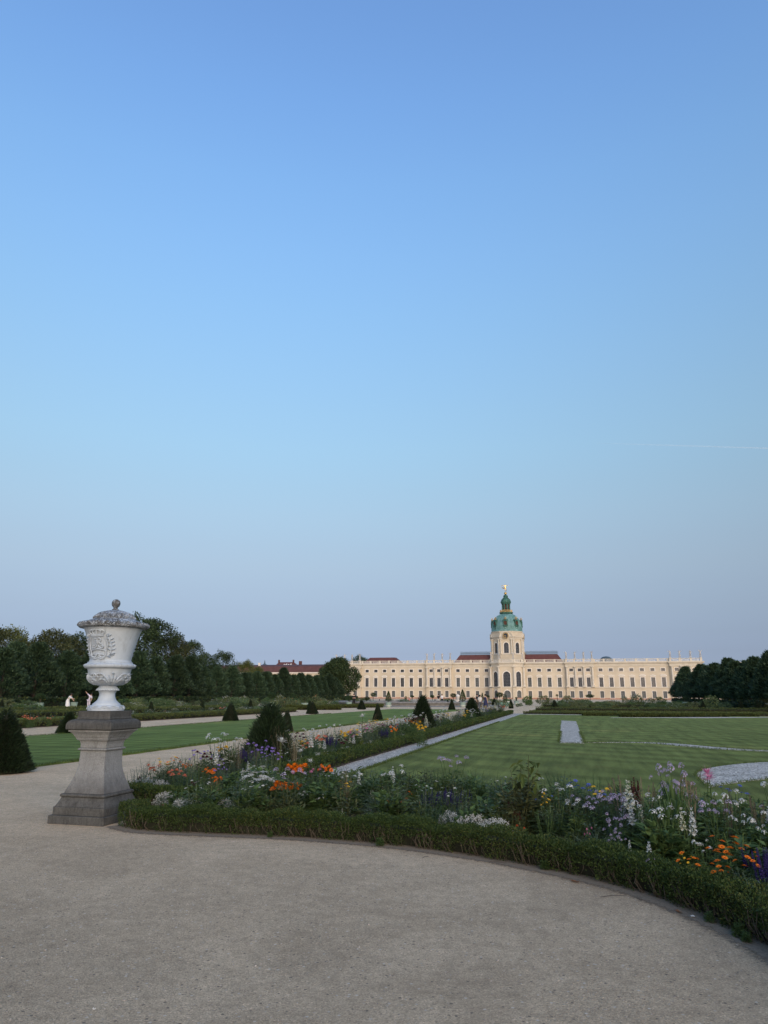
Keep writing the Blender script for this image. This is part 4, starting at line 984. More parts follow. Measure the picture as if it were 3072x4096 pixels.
def trunk_mesh(name, h, r, limbs, lh, lr):
    mb = MB(); pts = [(0,0,-.1)] + [(R.uniform(-.05,.05)*h*.1, R.uniform(-.05,.05)*h*.1, h*k/4) for k in range(1,5)]
    mb.tube(pts, [r*1.35, r, r*.85, r*.6, r*.25], 8)
    for i in range(limbs):
        a = i*2.4 + R.uniform(-.3,.3); z = lh*R.uniform(.75, 1.5); e = lr*R.uniform(.6, 1)
        mb.tube([(0,0,z), (e*.45*math.cos(a), e*.45*math.sin(a), z + e*.35), (e*math.cos(a), e*math.sin(a), z + e*R.uniform(.5,1.1))], [r*.45, r*.28, r*.08], 5)
    return mb.mesh(name, BARK, True)
def lime_proto(seed, h, rmax, n=9000):
    R.seed(seed)
    ph = [R.uniform(0,6.28) for _ in range(3)]
    def shape(t, a):
        prof = (1-t)**.72*min(1.0, (t+.07)*4.6)**.6*1.06
        lob = 1 + .10*math.sin(3*a+ph[0]+5*t) + .08*math.sin(5*a+ph[1]-7*t)
        return rmax*prof*lob, 1.7 + (h-1.7)*t
    p = crown_pts(n, shape, 150, .55, .3)
    out = p*np.array([1,1,0]); d = unit(out)*.55 + np.array([0,0,.62]) + rvec(len(p))*.45
    V = leafquads(p, d, rvec(len(p)), NR.uniform(.22,.55,len(p)), NR.uniform(.09,.17,len(p)))
    return quadmesh('crown', V, LIME), trunk_mesh('trunk', h*.75, .20, 7, 1.9, rmax*.75)
def broad_proto(seed, h, rx, n, mat, base=.22, leaf=(.3,.5), clumps=90, cr=1.3):
    R.seed(seed); ph = [R.uniform(0,6.28) for _ in range(4)]; zb = h*base
    def shape(t, a):
        prof = math.sin(math.pi*(.10+.86*t))**.62
        lob = 1 + .16*math.sin(2*a+ph[0]+3*t) + .12*math.sin(3*a+ph[1]-4*t) + .08*math.sin(5*a+ph[2]+9*t)
        return rx*prof*lob, zb + (h-zb)*t*(1+.04*math.sin(3*a+ph[3]))
    p = crown_pts(n, shape, clumps, cr, .3)
    d = unit(p*np.array([1,1,.3]))*.5 + rvec(len(p)) + np.array([0,0,-.1])
    V = leafquads(p, d, rvec(len(p)) + np.array([0,0,.8]), NR.uniform(*leaf, len(p)), NR.uniform(leaf[0]*.5, leaf[1]*.6, len(p)))
    return quadmesh('crown', V, mat), trunk_mesh('trunk', h*.8, h*.022, 9, zb*1.3, rx*.8)
def put_tree(proto, name, label, x, y, s, rz, group=None, sz=None):
    t = thing(name, label, 'tree', (x, y, 0), rz, group, (s, s, sz or s))
    obj('trunk', proto[1], t); obj('crown', proto[0], t)
    return t
LP = [lime_proto(11+i, 8.0, 2.75 + .2*(i % 2)) for i in range(5)]
def row(X, ys, side, which, grp, hs):
    for i, y in enumerate(ys):
        s = hs(y)*R.uniform(.90, 1.06)
        put_tree(LP[R.randrange(5)], 'lime_tree', 'dark clipped lime tree, %s from the near end of the %s row on the %s' % (ORD[i], which, side), X + R.uniform(-.35,.35), y + R.uniform(-.5,.5), s, R.uniform(0,6.28), grp, s*.80*R.uniform(.90,1.10))
R.seed(3)
row(-60, [56+5*i for i in range(26)], 'left', 'front', 'clipped limes left of the garden', lambda y: 1.0 if y < 110 else .93)
row(-67, [55+5.2*i for i in range(26)], 'left', 'back', 'clipped limes behind the left row', lambda y: 1.08 if y < 110 else .96)
row(21.5, [78+4.8*i for i in range(18)], 'right', 'front', 'clipped limes right of the garden', lambda y: .88 + .0012*(y-78))
row(28.5, [84+5*i for i in range(15)], 'right', 'back', 'clipped limes behind the right row', lambda y: .94)
row(36, [100+5.4*i for i in range(12)], 'right', 'rearmost', 'clipped limes behind the right row', lambda y: 1.0)
BP = [broad_proto(31, 15, 5.2, 9000, TREE_A), broad_proto(32, 15, 5.8, 9000, TREE_A), broad_proto(33, 15, 5.0, 8500, TREE_B), broad_proto(34, 15, 6.2, 9500, TREE_A, .12), broad_proto(35, 12, 5.4, 9000, TREE_B, .2), broad_proto(37, 15, 5.4, 9500, TREE_C, .15)]
R.seed(5)
def back_tree(px, top, Y, k, label, w=1.0):
    q = P(px, top, Y); s = q.z/15.0 if k != 4 else q.z/12.0
    put_tree(BP[k], 'broadleaf_tree', label, q.x, Y, s*w, R.uniform(0,6.28), 'tall trees behind the left lime rows', s)
for a in ((-40,2500,84,5,'tall dark tree cut by the left picture edge behind the limes',1.0),
          (50,2522,92,2,'tall olive-green tree with pale top near the left picture edge',.95), (95,2570,98,2,'lower olive tree right of the pale-topped olive tree at left',1.05),
          (150,2575,104,1,'dark low tree between olive tree and dense domed tree at left',.9), (215,2525,96,5,'dense domed dark tree left of the urn',1.0), (262,2545,103,5,'dark tree just left of the urn body above the limes',.95), (320,2545,110,0,'dark tree mostly hidden behind the urn bowl',1.0),
          (430,2520,112,3,'dark tree hidden behind the right half of the urn',.8), (560,2472,112,0,'tallest dark tree right of the urn with pointed top',.86), (625,2490,116,1,'tall dark tree, right shoulder of the tallest tree by the urn',.85), (690,2540,120,5,'dark tree stepping down right of the tallest tree group',.85), (760,2575,125,1,'dark rounded tree mid slope of the left tree line',.9), (820,2620,135,0,'lower dark tree at the foot of the left tree line slope',1.0),
          (895,2612,150,3,'isolated dark domed tree rising above the limes at centre left',.8), (985,2648,165,2,'small olive tree left of the long red roof',.9), (1030,2672,172,2,'smallest olive tree touching the long red roof',.9)):
    back_tree(a[0], a[1], a[2], a[3], a[4], a[5])
q = P(1352, 2640, 250)
big = broad_proto(36, 16, 7.6, 26000, TREE_A, .10, (.4,.75), 170, 1.6)
put_tree(big, 'round_tree', 'big round dark green tree covering the palace left end', q.x, 250, q.z/16, 1.0)
for i, (px, top, Y, k) in enumerate(((1440,2628,345,0),(1350,2655,345,1))):
    q = P(px, top, Y); put_tree(BP[k], 'broadleaf_tree', ['distant treetop showing behind the left corner pavilion roof','distant tree behind the big round tree by the palace'][i], q.x, Y, q.z/15, R.random()*6, None)
# ================================================================ hedges
def hedge(name, label, path, wdt, hgt, n, mat=BOX, leaf=(.018,.030), twigs=0, group=None, lump=.03, closed=False, top=.12):
    """clipped hedge: leaves over the skin, twigs below, brown core"""
    pts = [Vector(q) for q in path]; seg = [(pts[i+1]-pts[i]).length for i in range(len(pts)-1)]; cum = np.cumsum([0]+seg); Ltot = cum[-1]
    arr = np.array([(q.x, q.y) for q in pts])
    def at(s):
        x = np.interp(s, cum, arr[:,0]); y = np.interp(s, cum, arr[:,1]); e = .05
        tx = np.interp(np.minimum(s+e, Ltot), cum, arr[:,0]) - np.interp(np.maximum(s-e, 0), cum, arr[:,0]); ty = np.interp(np.minimum(s+e, Ltot), cum, arr[:,1]) - np.interp(np.maximum(s-e, 0), cum, arr[:,1])
        l = np.maximum(np.hypot(tx, ty), 1e-9); return x, y, -ty/l, tx/l
    t = thing(name, label, 'hedge', (pts[0].x, pts[0].y, 0), 0, group); ox, oy = pts[0].x, pts[0].y
    s = NR.uniform(0, Ltot, n); ph = [R.uniform(0,6.28) for _ in range(4)]
    lm = 1 + lump/.1*(.35*np.sin(s*5.1+ph[0]) + .3*np.sin(s*11.7+ph[1]) + .2*np.sin(s*23+ph[2]))*.3
    top_ = NR.uniform(size=n) < .42; sg = np.where(NR.uniform(size=n) < .5, -1.0, 1.0); zz = NR.uniform(0, 1, n)**.8; uu = NR.uniform(-1, 1, n)
    gap = .5 + .5*np.sin(s*9.3+ph[3]) + .4*np.sin(s*21+ph[0])                     # foliage thins out towards the stems in places
    zz = np.where(~top_ & (zz < .42) & (NR.uniform(size=n) < np.clip(gap, .25, .95)), .42 + .58*NR.uniform(size=n), zz)
    ca = np.where(top_, uu, sg); sa = np.where(top_, 1.0, .25)
    hz = np.where(top_, 1 - .10*np.abs(uu)**4, np.maximum(zz, .04)); bulge = np.where(top_, .92, .80 + .20*np.sin(np.pi*np.clip(zz, 0, 1)**.8*.62 + .35))
    bump_ = NR.normal(0, .024, n); sx = ca*bulge*wdt/2*lm*(1 + bump_); sz = hz*hgt*lm*(1 + bump_)
    dep = np.where(top_, NR.uniform(.80, 1.04, n), 1.0); sx *= np.where(top_, 1, NR.uniform(.78, 1.05, n)); x, y, nx, ny = at(s)
    endk = np.minimum(1, np.minimum(s, Ltot-s)/(wdt*.4) + .25); sx *= np.sqrt(endk)
    pos = np.stack([x - ox + nx*sx, y - oy + ny*sx, sz*dep], 1)
    outn = np.stack([nx*ca, ny*ca, np.maximum(sa,0)], 1)
    d = outn*.6 + rvec(n)*.75 + np.array([0,0,.35])
    mi = (NR.uniform(size=n) > (.90 - .14*np.sin(s*2.3+ph[3]))).astype(int)
    tag(obj('foliage', quadmesh('foliage', leafquads(pos, d, rvec(n), NR.uniform(*leaf, n), NR.uniform(leaf[0]*.55, leaf[1]*.6, n)), [mat, BOXBR], mi), t), kind='stuff')
    mb = MB(); k = max(2, int(Ltot/.25)); ss = np.linspace(0.02, Ltot-.02, k); x, y, nx, ny = at(ss); ring = []
    for i in range(k):
        e = .55 if i in (0, k-1) else 1
        for u, z in ((-.34,.02),(-.50,.45),(-.52,.74),(0,.80),(.52,.74),(.50,.45),(.34,.02)):
            ring.append((x[i]-ox+nx[i]*u*wdt*.62*e, y[i]-oy+ny[i]*u*wdt*.62*e, max(.01, z*hgt*.92)))
    mb.add(ring, [(i*7+j, (i+1)*7+j, (i+1)*7+j+1, i*7+j+1) for i in range(k-1) for j in range(6)])
    obj('core', mb.mesh('core', BARKGREEN), t)
    if twigs:
        mb = MB(); ss = NR.uniform(0, Ltot, twigs); x, y, nx, ny = at(ss)
        for i in range(twigs):
            sd_ = -1 if R.random() < .8 else 1
            b = wdt*R.uniform(.22,.40)*sd_; tp = wdt*R.uniform(.40,.52)*sd_; j1 = R.uniform(-.07,.07); j2 = R.uniform(-.05,.05)
            q0 = Vector((x[i]-ox+nx[i]*b, y[i]-oy+ny[i]*b, .0)); q2 = Vector((x[i]-ox+nx[i]*tp-ny[i]*j1, y[i]-oy+ny[i]*tp+nx[i]*j1, hgt*R.uniform(.45,.85)))
            q1 = (q0+q2)/2 + Vector((nx[i]*.02*sd_-ny[i]*j2, ny[i]*.02*sd_+nx[i]*j2, 0)); r = R.uniform(.0018,.0042)
            mb.tube([q0, q1, q2], [r*1.3, r, r*.6], 4, cap=False)
        tag(obj('twig', mb.mesh('twig', TWIG), t), kind='stuff')
    return t
BARKGREEN = M('hedge_core', (.022,.024,.014), .95, .4, 12)
BOXF = LEAF('box_leaf_bleached', (.045,.065,.020), (.135,.160,.048), rnd=.1)  # sun-bleached, more olive box leaves for the farther hedges
HW = .32
hedge('box_hedge', 'curved box hedge with bare stems edging the near flower bed', [(q.x, q.y) for q in offset(FRONT, HW/2)], HW, .255, 125000, leaf=(.013,.023), twigs=420, lump=.08)
hedge('box_hedge', 'short box hedge stub beside the pedestal behind the near hedge', [(-6.65,10.05),(-5.95,10.0),(-5.15,9.98)], .34, .27, 9000, leaf=(.022,.034), twigs=140)
hedge('box_hedge', 'long straight box hedge between long flower bed and white gravel', [(HX-.18, 12.0),(HX-.18, 20),(HX-.18,30)], .36, .28, 30000, leaf=(.028,.045), lump=.07)
hedge('box_hedge', 'far continuation of the straight hedge beside the gravel strip', [(HX-.18, 30.1),(HX-.18, 48),(HX-.18,66)], .36, .28, 16000, leaf=(.05,.08), lump=.07)
HG = 'low box hedges across the far parterre'
for lab, path, w_, h_ in (('low box hedge along the far edge of the parterre lawn', [(-4.4,65.3),(10,65.9),(40,67)], .5, .20), ('second low box hedge just behind the far lawn edge hedge', [(-4.0,67.4),(20,68.2),(45,69.2)], .5, .26),
                          ('curling box hedge lying on the far right lawn', [(3.2,58.6),(6,59.2),(9.5,60.6),(11.4,62.0)], .8, .30), ('thin box hedge arc left of the curling hedge', [(.5,60.5),(3,61.3),(6,62.6),(14,63.5)], .4, .25),
                          ('dark box hedge behind the far rose beds', [(-4,79),(20,80.5),(45,82)], .6, .40), ('farthest box hedge row before the right limes', [(-4,97),(20,100),(45,104)], .7, .6)):
    hedge('box_hedge', lab, path, w_, h_, 12000, BOXF, (.06,.11), group=HG, lump=.05)
hedge('box_hedge', 'box hedge edging the left walk beside the orange flowers', [(-25.8,22),(-25.8,40),(-25.8,66)], .45, .36, 26000, BOXF, (.05,.09), lump=.08)
for lab, path, w_, h_ in (('low box hedge bordering the lawn left of the urn', [(-36,34),(-36,50),(-36,70)], .8, .45), ('box hedge ring farther left behind the white-flowered bed', [(-42,36),(-42,52),(-42,66)], .8, .5), ('box hedge corner block left of the fountain', [(-30,74),(-26.5,74.5),(-24.5,76)], .8, .45), ('low box hedge left of the fountain walk', [(-33,84),(-28,86),(-24,92)], .7, .4)):
    hedge('box_hedge', lab, path, w_, h_, 9000, BOXF, (.08,.13), lump=.05)
hedge('tall_hedge', 'dark chest-high hedge running under the left lime trees', [(-57,40),(-57,80),(-57,190)], .9, 1.05, 24000, YEW, (.22,.36), lump=.06)
hedge('tall_hedge', 'tall dark thicket closing the view behind the left lime rows', [(-76,30),(-76,90),(-76,215)], 3.0, 4.2, 26000, YEW, (.5,.9), lump=.12)
hedge('tall_hedge', 'tall dark thicket closing the view behind the right lime rows', [(44,60),(43,120),(43,230)], 3.0, 4.0, 16000, YEW, (.5,.9), lump=.12)
hedge('tall_hedge', 'dark hedge running under the right lime trees', [(18.6,84),(18.6,110),(18.6,150)], .9, .9, 7000, YEW, (.22,.36), lump=.06)
# ================================================================ topiary cones
def cone_proto(seed, n, shag, mat=YEW):
    R.seed(seed); z = 1-np.sqrt(NR.uniform(0, 1, n)); a = NR.uniform(0, 2*np.pi, n)
    prof = (1-z)**.85*.5*(1+.05*np.sin(3*a+seed)+.04*np.sin(7*a+9*z)); r = prof*NR.uniform(.86, 1.02, n)
    p = np.stack([r*np.cos(a), r*np.sin(a), .02+.97*z], 1)
    d = np.stack([np.cos(a), np.sin(a), np.full(n, .55)], 1) + rvec(n)*.5 + np.array([0,0,.25])*shag
    V = leafquads(p, d, rvec(n), NR.uniform(.035,.075,n)*(1+shag*NR.uniform(0,1.3,n)**2), NR.uniform(.012,.022,n))
    mb = MB(); mb.lathe([(.42,0),(.405,.1),(.315,.35),(.21,.58),(.10,.80),(.01,.93)], 18); return quadmesh('foliage', V, mat), mb.mesh('core', BARKGREEN, True)
CP = [cone_proto(1, 7000, .2), cone_proto(2, 7000, .1), cone_proto(3, 15000, .5), cone_proto(4, 15000, 1.3)]
def cone(x, y, w_, h_, k, label, group='clipped yew cones'):
    t = thing('yew_cone', label, 'topiary', (x, y, 0), R.uniform(0,6.28), group, (w_, w_, h_))
    obj('core', CP[k][1], t); tag(obj('foliage', CP[k][0], t), kind='stuff')
def cone_px(px, top, base, wpx, k, label, X=None, Y=None):
    g = G(px, base)
    if Y is None: Y = g.y
    q = P(px, top, Y); b = P(px, base, Y); dep = (q - Vector((0,0,H))).length*.96
    cone(q.x, Y, wpx/F_PX*dep, q.z, k, label)
R.seed(9)
cone_px(30, 2838, 3092, 200, 2, 'big shaggy yew cone cut by the left picture edge on the lawn corner')
cone_px(281, 2845, 2936, 78, 2, 'yew cone half hidden behind the left side of the pedestal', Y=26.5)
for a in ((925,2807,2885,62,1,'yew cone at the left lawn edge in front of the white shrubs'), (1150,2836,2930,54,0,'yew cone just right of the big shaggy cone, on the lawn',None,30), (1250,2805,2856,48,1,'yew cone on the far lawn edge left of the fountain'), (1240,2800,2834,26,0,'slim yew cone peeking behind the far lawn edge cone',None,74),
          (1447,2797,2839,35,1,'yew cone at the far left lawn corner before the fountain',None,79), (1511,2811,2882,40,0,'yew cone on the lawn edge among tall dry grasses',None,46), (1807,2795,2840,28,1,'yew cone at the far right lawn corner before the fountain',None,80),
          (1791,2797,2822,15,0,'small yew cone directly behind the far right lawn corner cone',None,112), (1837,2802,2822,18,0,'squat yew cone right of the lawn corner cone',None,108), (1597,2801,2820,15,1,'small yew cone beyond the fountain basin',None,122), (1518,2796,2818,14,1,'tiny yew cone left behind the fountain basin',None,125), (1740,2795,2819,12,0,'tiny slim yew cone right behind the fountain basin',None,122),
          (2065,2790,2818,12,1,'slim yew cone before the palace ground floor arches',None,128), (2043,2794,2832,20,0,'dark yew cone right of the green planter bench',None,92), (2218,2798,2842,32,1,'dark yew cone standing alone among rose beds right of the tower',None,84), (1977,2792,2815,24,0,'blunt yew cone left of the big standard tree',None,112),
          (2781,2797,2833,18,0,'left of the twin slim yew cones near the right limes',None,92), (2810,2800,2833,22,1,'right of the twin yew cones near the right limes',None,90), (2960,2796,2840,27,0,'yew cone left of the largest right-hand cone',None,86), (3027,2795,2845,31,1,'largest yew cone near the right picture edge',None,82),
          (810,2797,2838,24,0,'slim yew cone among white shrubs on the left',None,66), (1003,2795,2836,26,1,'slim yew cone in the left beds beneath the limes',None,68), (606,2803,2862,32,0,'yew cone in the left bed right of the pedestal',None,50), (318,2795,2834,15,0,'slim yew cone left behind the urn stem',None,66), (10,2795,2850,28,1,'slim yew cone above the shaggy cone at the left edge',None,52)):
    cone_px(*a[:6], **(dict(Y=a[7]) if len(a) > 7 else {}))
def in_bed(px, top, Y, wpx, k, label): cone_px(px, top, 3000, wpx, k, label, Y=Y)
in_bed(1085, 2814, 15.3, 205, 3, 'large shaggy yew cone rising from the near end of the long bed')
in_bed(1690, 2782, 31.1, 98, 3, 'tall shaggy yew cone in the middle of the long bed')
in_bed(1886, 2790, 47.0, 68, 3, 'farthest shaggy yew cone of the long bed, left of the walking couple')
# ================================================================ standard trees in tubs
TUB = M('tub_green', (.25,.33,.29), .7, .15, 3); TUBB = M('tub_band', (.55,.55,.50), .7, .1, 3)
ORT = LEAF('orange_tree_leaf', (.018,.040,.015), (.060,.100,.033), rnd=.2); ORT2 = LEAF('loose_tree_leaf', (.035,.055,.020), (.095,.120,.045), rnd=.2)
def head_proto(seed, kind, n, mat):
    a = NR.uniform(0, 2*np.pi, n); u = NR.uniform(-1, 1, n)
    if kind == 'ball': r = np.sqrt(1-u*u)*.5; z = .5+u*.46; k = NR.uniform(.45, 1.03, n)
    elif kind == 'cone': z = (u+1)/2; r = .5*(1-z)**.75*np.minimum(1, z*9+.35); k = NR.uniform(.8, 1.04, n)
    elif kind == 'drum': z = (u+1)/2; r = .5*np.minimum(1, (1-z)*5)**.5; k = NR.uniform(.82, 1.03, n)
    else: r = np.sqrt(1-u*u)*.5; z = .5+u*.5; k = NR.uniform(.2, 1.1, n)
    p = np.stack([r*k*np.cos(a), r*k*np.sin(a), z if kind in ('cone','drum') else .5+(z-.5)*k], 1)
    d = unit(p-np.array([0,0,.4]))*.7 + rvec(n)
    V = leafquads(p, d, rvec(n), NR.uniform(.06,.12,n), NR.uniform(.035,.06,n)); return quadmesh('crown', V, mat)
HP = {'ball': head_proto(1,'ball',1500,ORT), 'cone': head_proto(2,'cone',1700,ORT), 'drum': head_proto(3,'drum',1500,ORT), 'loose': head_proto(4,'loose',700,ORT2)}
mb = MB(); mb.lathe([(.40,.10),(.47,.13),(.50,.80),(.54,.82),(.55,.94),(.50,.95),(.46,.88)], 18); TUBM = mb.mesh('tub', TUB, False)
mb = MB(); mb.lathe([(.515,.30),(.525,.30),(.53,.40),(.52,.40)], 18, cap=False); mb.lathe([(.30,0),(.42,.02),(.42,.12),(.30,.13)], 10); TBAND = mb.mesh('band', TUBB)
mb = MB(); mb.tube([(0,0,0),(.02,.01,.4),(-.01,0,.8),(0,0,1)], [.05,.042,.038,.034], 6); STEM = mb.mesh('stem', BARK, True)
def potted(px, Y, top, mid, wpx, kind, label, tub=True, tubw=.5):
    """crown spans rows top..mid of the photo at distance Y, stem runs to the tub"""
    q, m_ = P(px, top, Y), P(px, mid, Y); dep = (q-Vector((0,0,H))).length*.96; wd = wpx/F_PX*dep
    t = thing('potted_tree' if tub else 'standard_tree', label, 'potted tree' if tub else 'tree', (q.x, Y, 0), R.uniform(0,6), 'potted trees round the fountain')
    ht = .62 if tub else 0
    if tub: o = obj('tub', TUBM, t, scale=(tubw*1.5, tubw*1.5, .72)); obj('band', TBAND, o)
    lo = max(m_.z, ht+.15)
    obj('stem', STEM, t, (0,0,ht*.9), scale=(1.2,1.2,max(.2, lo-ht*.9+.3))); obj('crown', HP[kind], t, (0,0,lo), scale=(wd, wd, max(.4, q.z-lo)))
for a in ((164,66,2773,2796,35,'ball','round potted tree in green tub left of the urn'), (652,80,2787,2808,16,'drum','potted drum-shaped tree in tub right of the urn under the limes'), (720,84,2780,2795,21,'ball','small round standard tree right of the pedestal, under the limes'), (300,72,2783,2805,16,'cone','potted tree beside the stooping woman in white'),
          (1088,84,2768,2796,32,'ball','round potted tree behind the big shaggy cone'), (1173,88,2774,2806,24,'drum','tall drum tree in mint tub between white flowering shrubs'), (1220,78,2780,2812,44,'loose','loose reddish small tree in tub behind far lawn edge cone'), (1396,92,2782,2805,27,'ball','round potted tree left of the person in black'),
          (1468,104,2786,2804,25,'ball','round potted tree left of the taller ball tree before the palace'), (1493,110,2769,2788,23,'ball','taller ball tree in tub before the left palace wing'), (1554,94,2766,2804,26,'cone','tall cone-shaped potted tree at the fountain rim, left'), (1649,125,2781,2791,16,'ball','flat ball tree beyond the fountain before the palace'), (1729,125,2779,2793,18,'ball','ball tree behind the fountain near the person in white shirt'), (1623,128,2785,2802,9,'drum','little drum tree beyond the fountain'), (1690,126,2785,2802,9,'cone','little cone tree beyond the shaggy bed cone'),
          (1813,108,2772,2791,26,'ball','round potted tree left of the white vase'), (1850,98,2760,2802,28,'cone','tallest cone-shaped potted tree right of the white vase'), (1929,120,2772,2802,14,'cone','dark cone tree between the walking couple'), (1950,124,2780,2793,18,'ball','ball tree right of the woman in dark dress'), (1998,100,2768,2790,31,'ball','big mushroom-shaped standard tree by the green planter bench'), (2019,102,2778,2808,14,'drum','narrow column tree in mint tub beside the mushroom tree'), (2065,126,2789,2797,10,'ball','tiny ball tree right of the mushroom tree'),
          (2359,128,2776,2792,34,'ball','wide flat standard tree before the right palace windows'), (2228,132,2779,2786,11,'ball','tiny ball standard above the dark cone among roses'), (2738,120,2784,2799,20,'ball','ball potted tree at the far end of the right limes'), (2893,104,2768,2794,26,'cone','pointed potted tree before the right limes'), (2956,100,2774,2800,29,'ball','round potted tree before the right limes'), (2985,98,2780,2808,17,'drum','drum-shaped potted tree near the right picture edge')):
    potted(*a)
# ================================================================ fountain, planter bench, white vase
STG = M('basin_stone', (.20,.195,.185), .85, .25, 2, .4, 12); WATER = M('water', (.03,.045,.05), .05, .2, .5, spec=.6)
fo = thing('fountain_basin', 'wide round stone fountain basin with rolled rim before the palace', 'fountain', (-24.0, 109.5, 0))
mb = MB(); mb.lathe([(12.5,0),(12.4,.10),(12.1,.14),(11.9,.18),(11.85,.36)], 72, cap=False); obj('basin_wall', mb.mesh('basin_wall', STG, True), fo)
mb = MB(); mb.lathe([(11.85,.36),(12.05,.44),(12.08,.58),(11.9,.68),(11.6,.68),(11.45,.58),(11.45,.05)], 72, cap=False); obj('rim', mb.mesh('rim', STG, True), fo)
mb = MB(); mb.lathe([(11.5,.30),(.01,.30)], 48, cap=False); obj('water', mb.mesh('water', WATER), fo)
pb = thing('planter_box', 'mint green rectangular planter box below the mushroom-shaped tree', 'planter', (P(2022,2825,99).x, 99, 0))
mb = MB(); mb.box(-.75,.75,-.4,.4,.14,.72); obj('body', mb.mesh('body', M('tub_mint', (.20,.36,.30), .6, .12, 3)), pb)
mb = MB(); mb.box(-.8,.8,-.45,.45,.72,.80); mb.box(-.78,.78,-.43,.43,.04,.14); obj('rim_board', mb.mesh('rim_board', TUBB), pb)
for x in (-.6,.6):
    mb = MB(); mb.box(-.06,.06,-.35,.35,0,.04); obj('foot', mb.mesh('foot', TUBB), pb, (x,0,0))
q = P(1831, 2776, 118)
va = thing('white_vase', 'small white lidded vase on plinth far before the palace', 'vase', (q.x, 118, 0))
s_ = q.z/2.0
mb = MB(); mb.box(-.3,.3,-.3,.3,0,.75); mb.box(-.36,.36,-.36,.36,.75,.85); obj('plinth', mb.mesh('plinth', TRIMW), va, scale=s_)
mb = MB(); mb.lathe([(.22,.85),(.12,1.0),(.14,1.08),(.30,1.2),(.33,1.45),(.42,1.62),(.40,1.68),(.22,1.85),(.05,1.9),(.08,1.97),(.01,2.03)], 16); obj('vase_body', mb.mesh('vase_body', TRIMW, True), va, scale=s_)
# ================================================================ flowering plants
class Plant:
    def __init__(s, fol, heads, hname): s.fol = fol; s.heads = heads; s.hname = hname; s.baked = None
    def bake(s):
        if s.baked is None and s.heads:
            vs_, fs, mi, mats = [], [], [], []
            for me, Mx in s.heads:
                for m_ in me.materials:
                    if m_ not in mats: mats.append(m_)
                o = len(vs_); vs_ += [tuple(Mx @ v.co) for v in me.vertices]
                for p in me.polygons: fs.append(tuple(i+o for i in p.vertices)); mi.append(mats.index(me.materials[p.material_index]))
            me = bpy.data.meshes.new('bloom'); me.from_pydata(vs_, [], fs)
            for m_ in mats: me.materials.append(m_)
            me.polygons.foreach_set('material_index', mi); me.update(); s.baked = me
        return s.baked
def grow(pl, x, y, h, label, cat='flower', name='flowering_plant', group=None, z=.04, split=True, wscale=1.0):
    """pl is modelled 1 m tall; h scales it"""
    t = thing(name, label, cat, (x, y, z), R.uniform(0, 6.28), group, (h*wscale, h*wscale, h))
    tag(obj('foliage', pl.fol, t), kind='stuff')
    if pl.heads:
        if split:
            for me, Mx in pl.heads: obj(pl.hname, me, t, M=Mx)
        else: tag(obj('bloom', pl.bake(), t), kind='stuff')
    return t
def TM(p, d=(0,0,1), s=1.0, spin=0.0):
    q = Vector(d).normalized().to_track_quat('Z', 'Y').to_matrix().to_4x4()
    return Matrix.Translation(Vector(p)) @ q @ Matrix.Rotation(spin, 4, 'Z') @ Matrix.Scale(s, 4)
# ---- heads, unit radius
def pom(mat):
    mb = MB()
    for n_, r, z, t in ((13,1.0,0,.15),(11,.82,.18,.5),(9,.60,.34,.9),(6,.36,.45,1.4)):
        for i in range(n_):
            a = 2*math.pi*(i+R.random()*.4)/n_; d = (math.cos(a)*math.cos(t), math.sin(a)*math.cos(t), math.sin(t))
            mb.leaf((.12*d[0],.12*d[1],z), d, (0,0,1), r*.9, .42)
    return mb.mesh('flower_head', mat)
def daisy(mat, cm, n_=13, droop=.1):
    mb = MB()
    for i in range(n_):
        a = 2*math.pi*i/n_; mb.leaf((.15*math.cos(a),.15*math.sin(a),0), (math.cos(a),math.sin(a),.25-droop), (0,0,1), .85, .34, 0, droop)
    for i in range(n_-3):
        a = 2*math.pi*(i+.5)/(n_-3); mb.leaf((.1*math.cos(a),.1*math.sin(a),.06), (math.cos(a),math.sin(a),.5), (0,0,1), .55, .28)
    mb.blob((0,0,.08), .2, 1, (1,1,.6)); return mb.mesh('flower_head', [mat, cm])
def spike(mat, rows, per, r0, fl, stem=GREEN):
    """flower spike 1 m tall along +Z"""
    mb = MB()
    for j in range(rows):
        t = j/(rows-1); r = r0*(1-t*.75)
        for i in range(per):
            a = 2*math.pi*(i + .5*(j % 2) + .3*R.random())/per; s = fl*(1-t*.65)*R.uniform(.8,1.2)
            c = Vector((r*math.cos(a), r*math.sin(a), t*.95 + R.uniform(-.02,.02)))
            o = Vector((math.cos(a), math.sin(a), .1))
            mb.leaf(c - o*s*.3, o + Vector((0,0,.6)), o + Vector((0,0,-1)), s*1.5, s*1.3); mb.leaf(c - o*s*.3, o - Vector((0,0,.7)), o + Vector((0,0,1)), s*1.3, s*1.5)
    mb.tube([(0,0,-.1),(0,0,1.0)], [.018,.008], 4, 1); return mb.mesh('flower_spike', [mat, stem])
def cluster(mat, n_=34, flat=.6, fs=.30):
    mb = MB()
    for i in range(n_):
        u = R.uniform(.05,1); a = R.uniform(0,6.28); rr = math.sqrt(1-u*u); c = Vector((rr*math.cos(a), rr*math.sin(a), u*flat))*.85; nrm = Vector((c.x, c.y, c.z+.4)).normalized()
        t = nrm.orthogonal().normalized(); b = nrm.cross(t); ph = R.random()*2
        for k in range(5):
            d = t*math.cos(ph+k*1.2566) + b*math.sin(ph+k*1.2566); mb.leaf(c, d, nrm, fs, fs*.75)
    return mb.mesh('flower_cluster', mat)
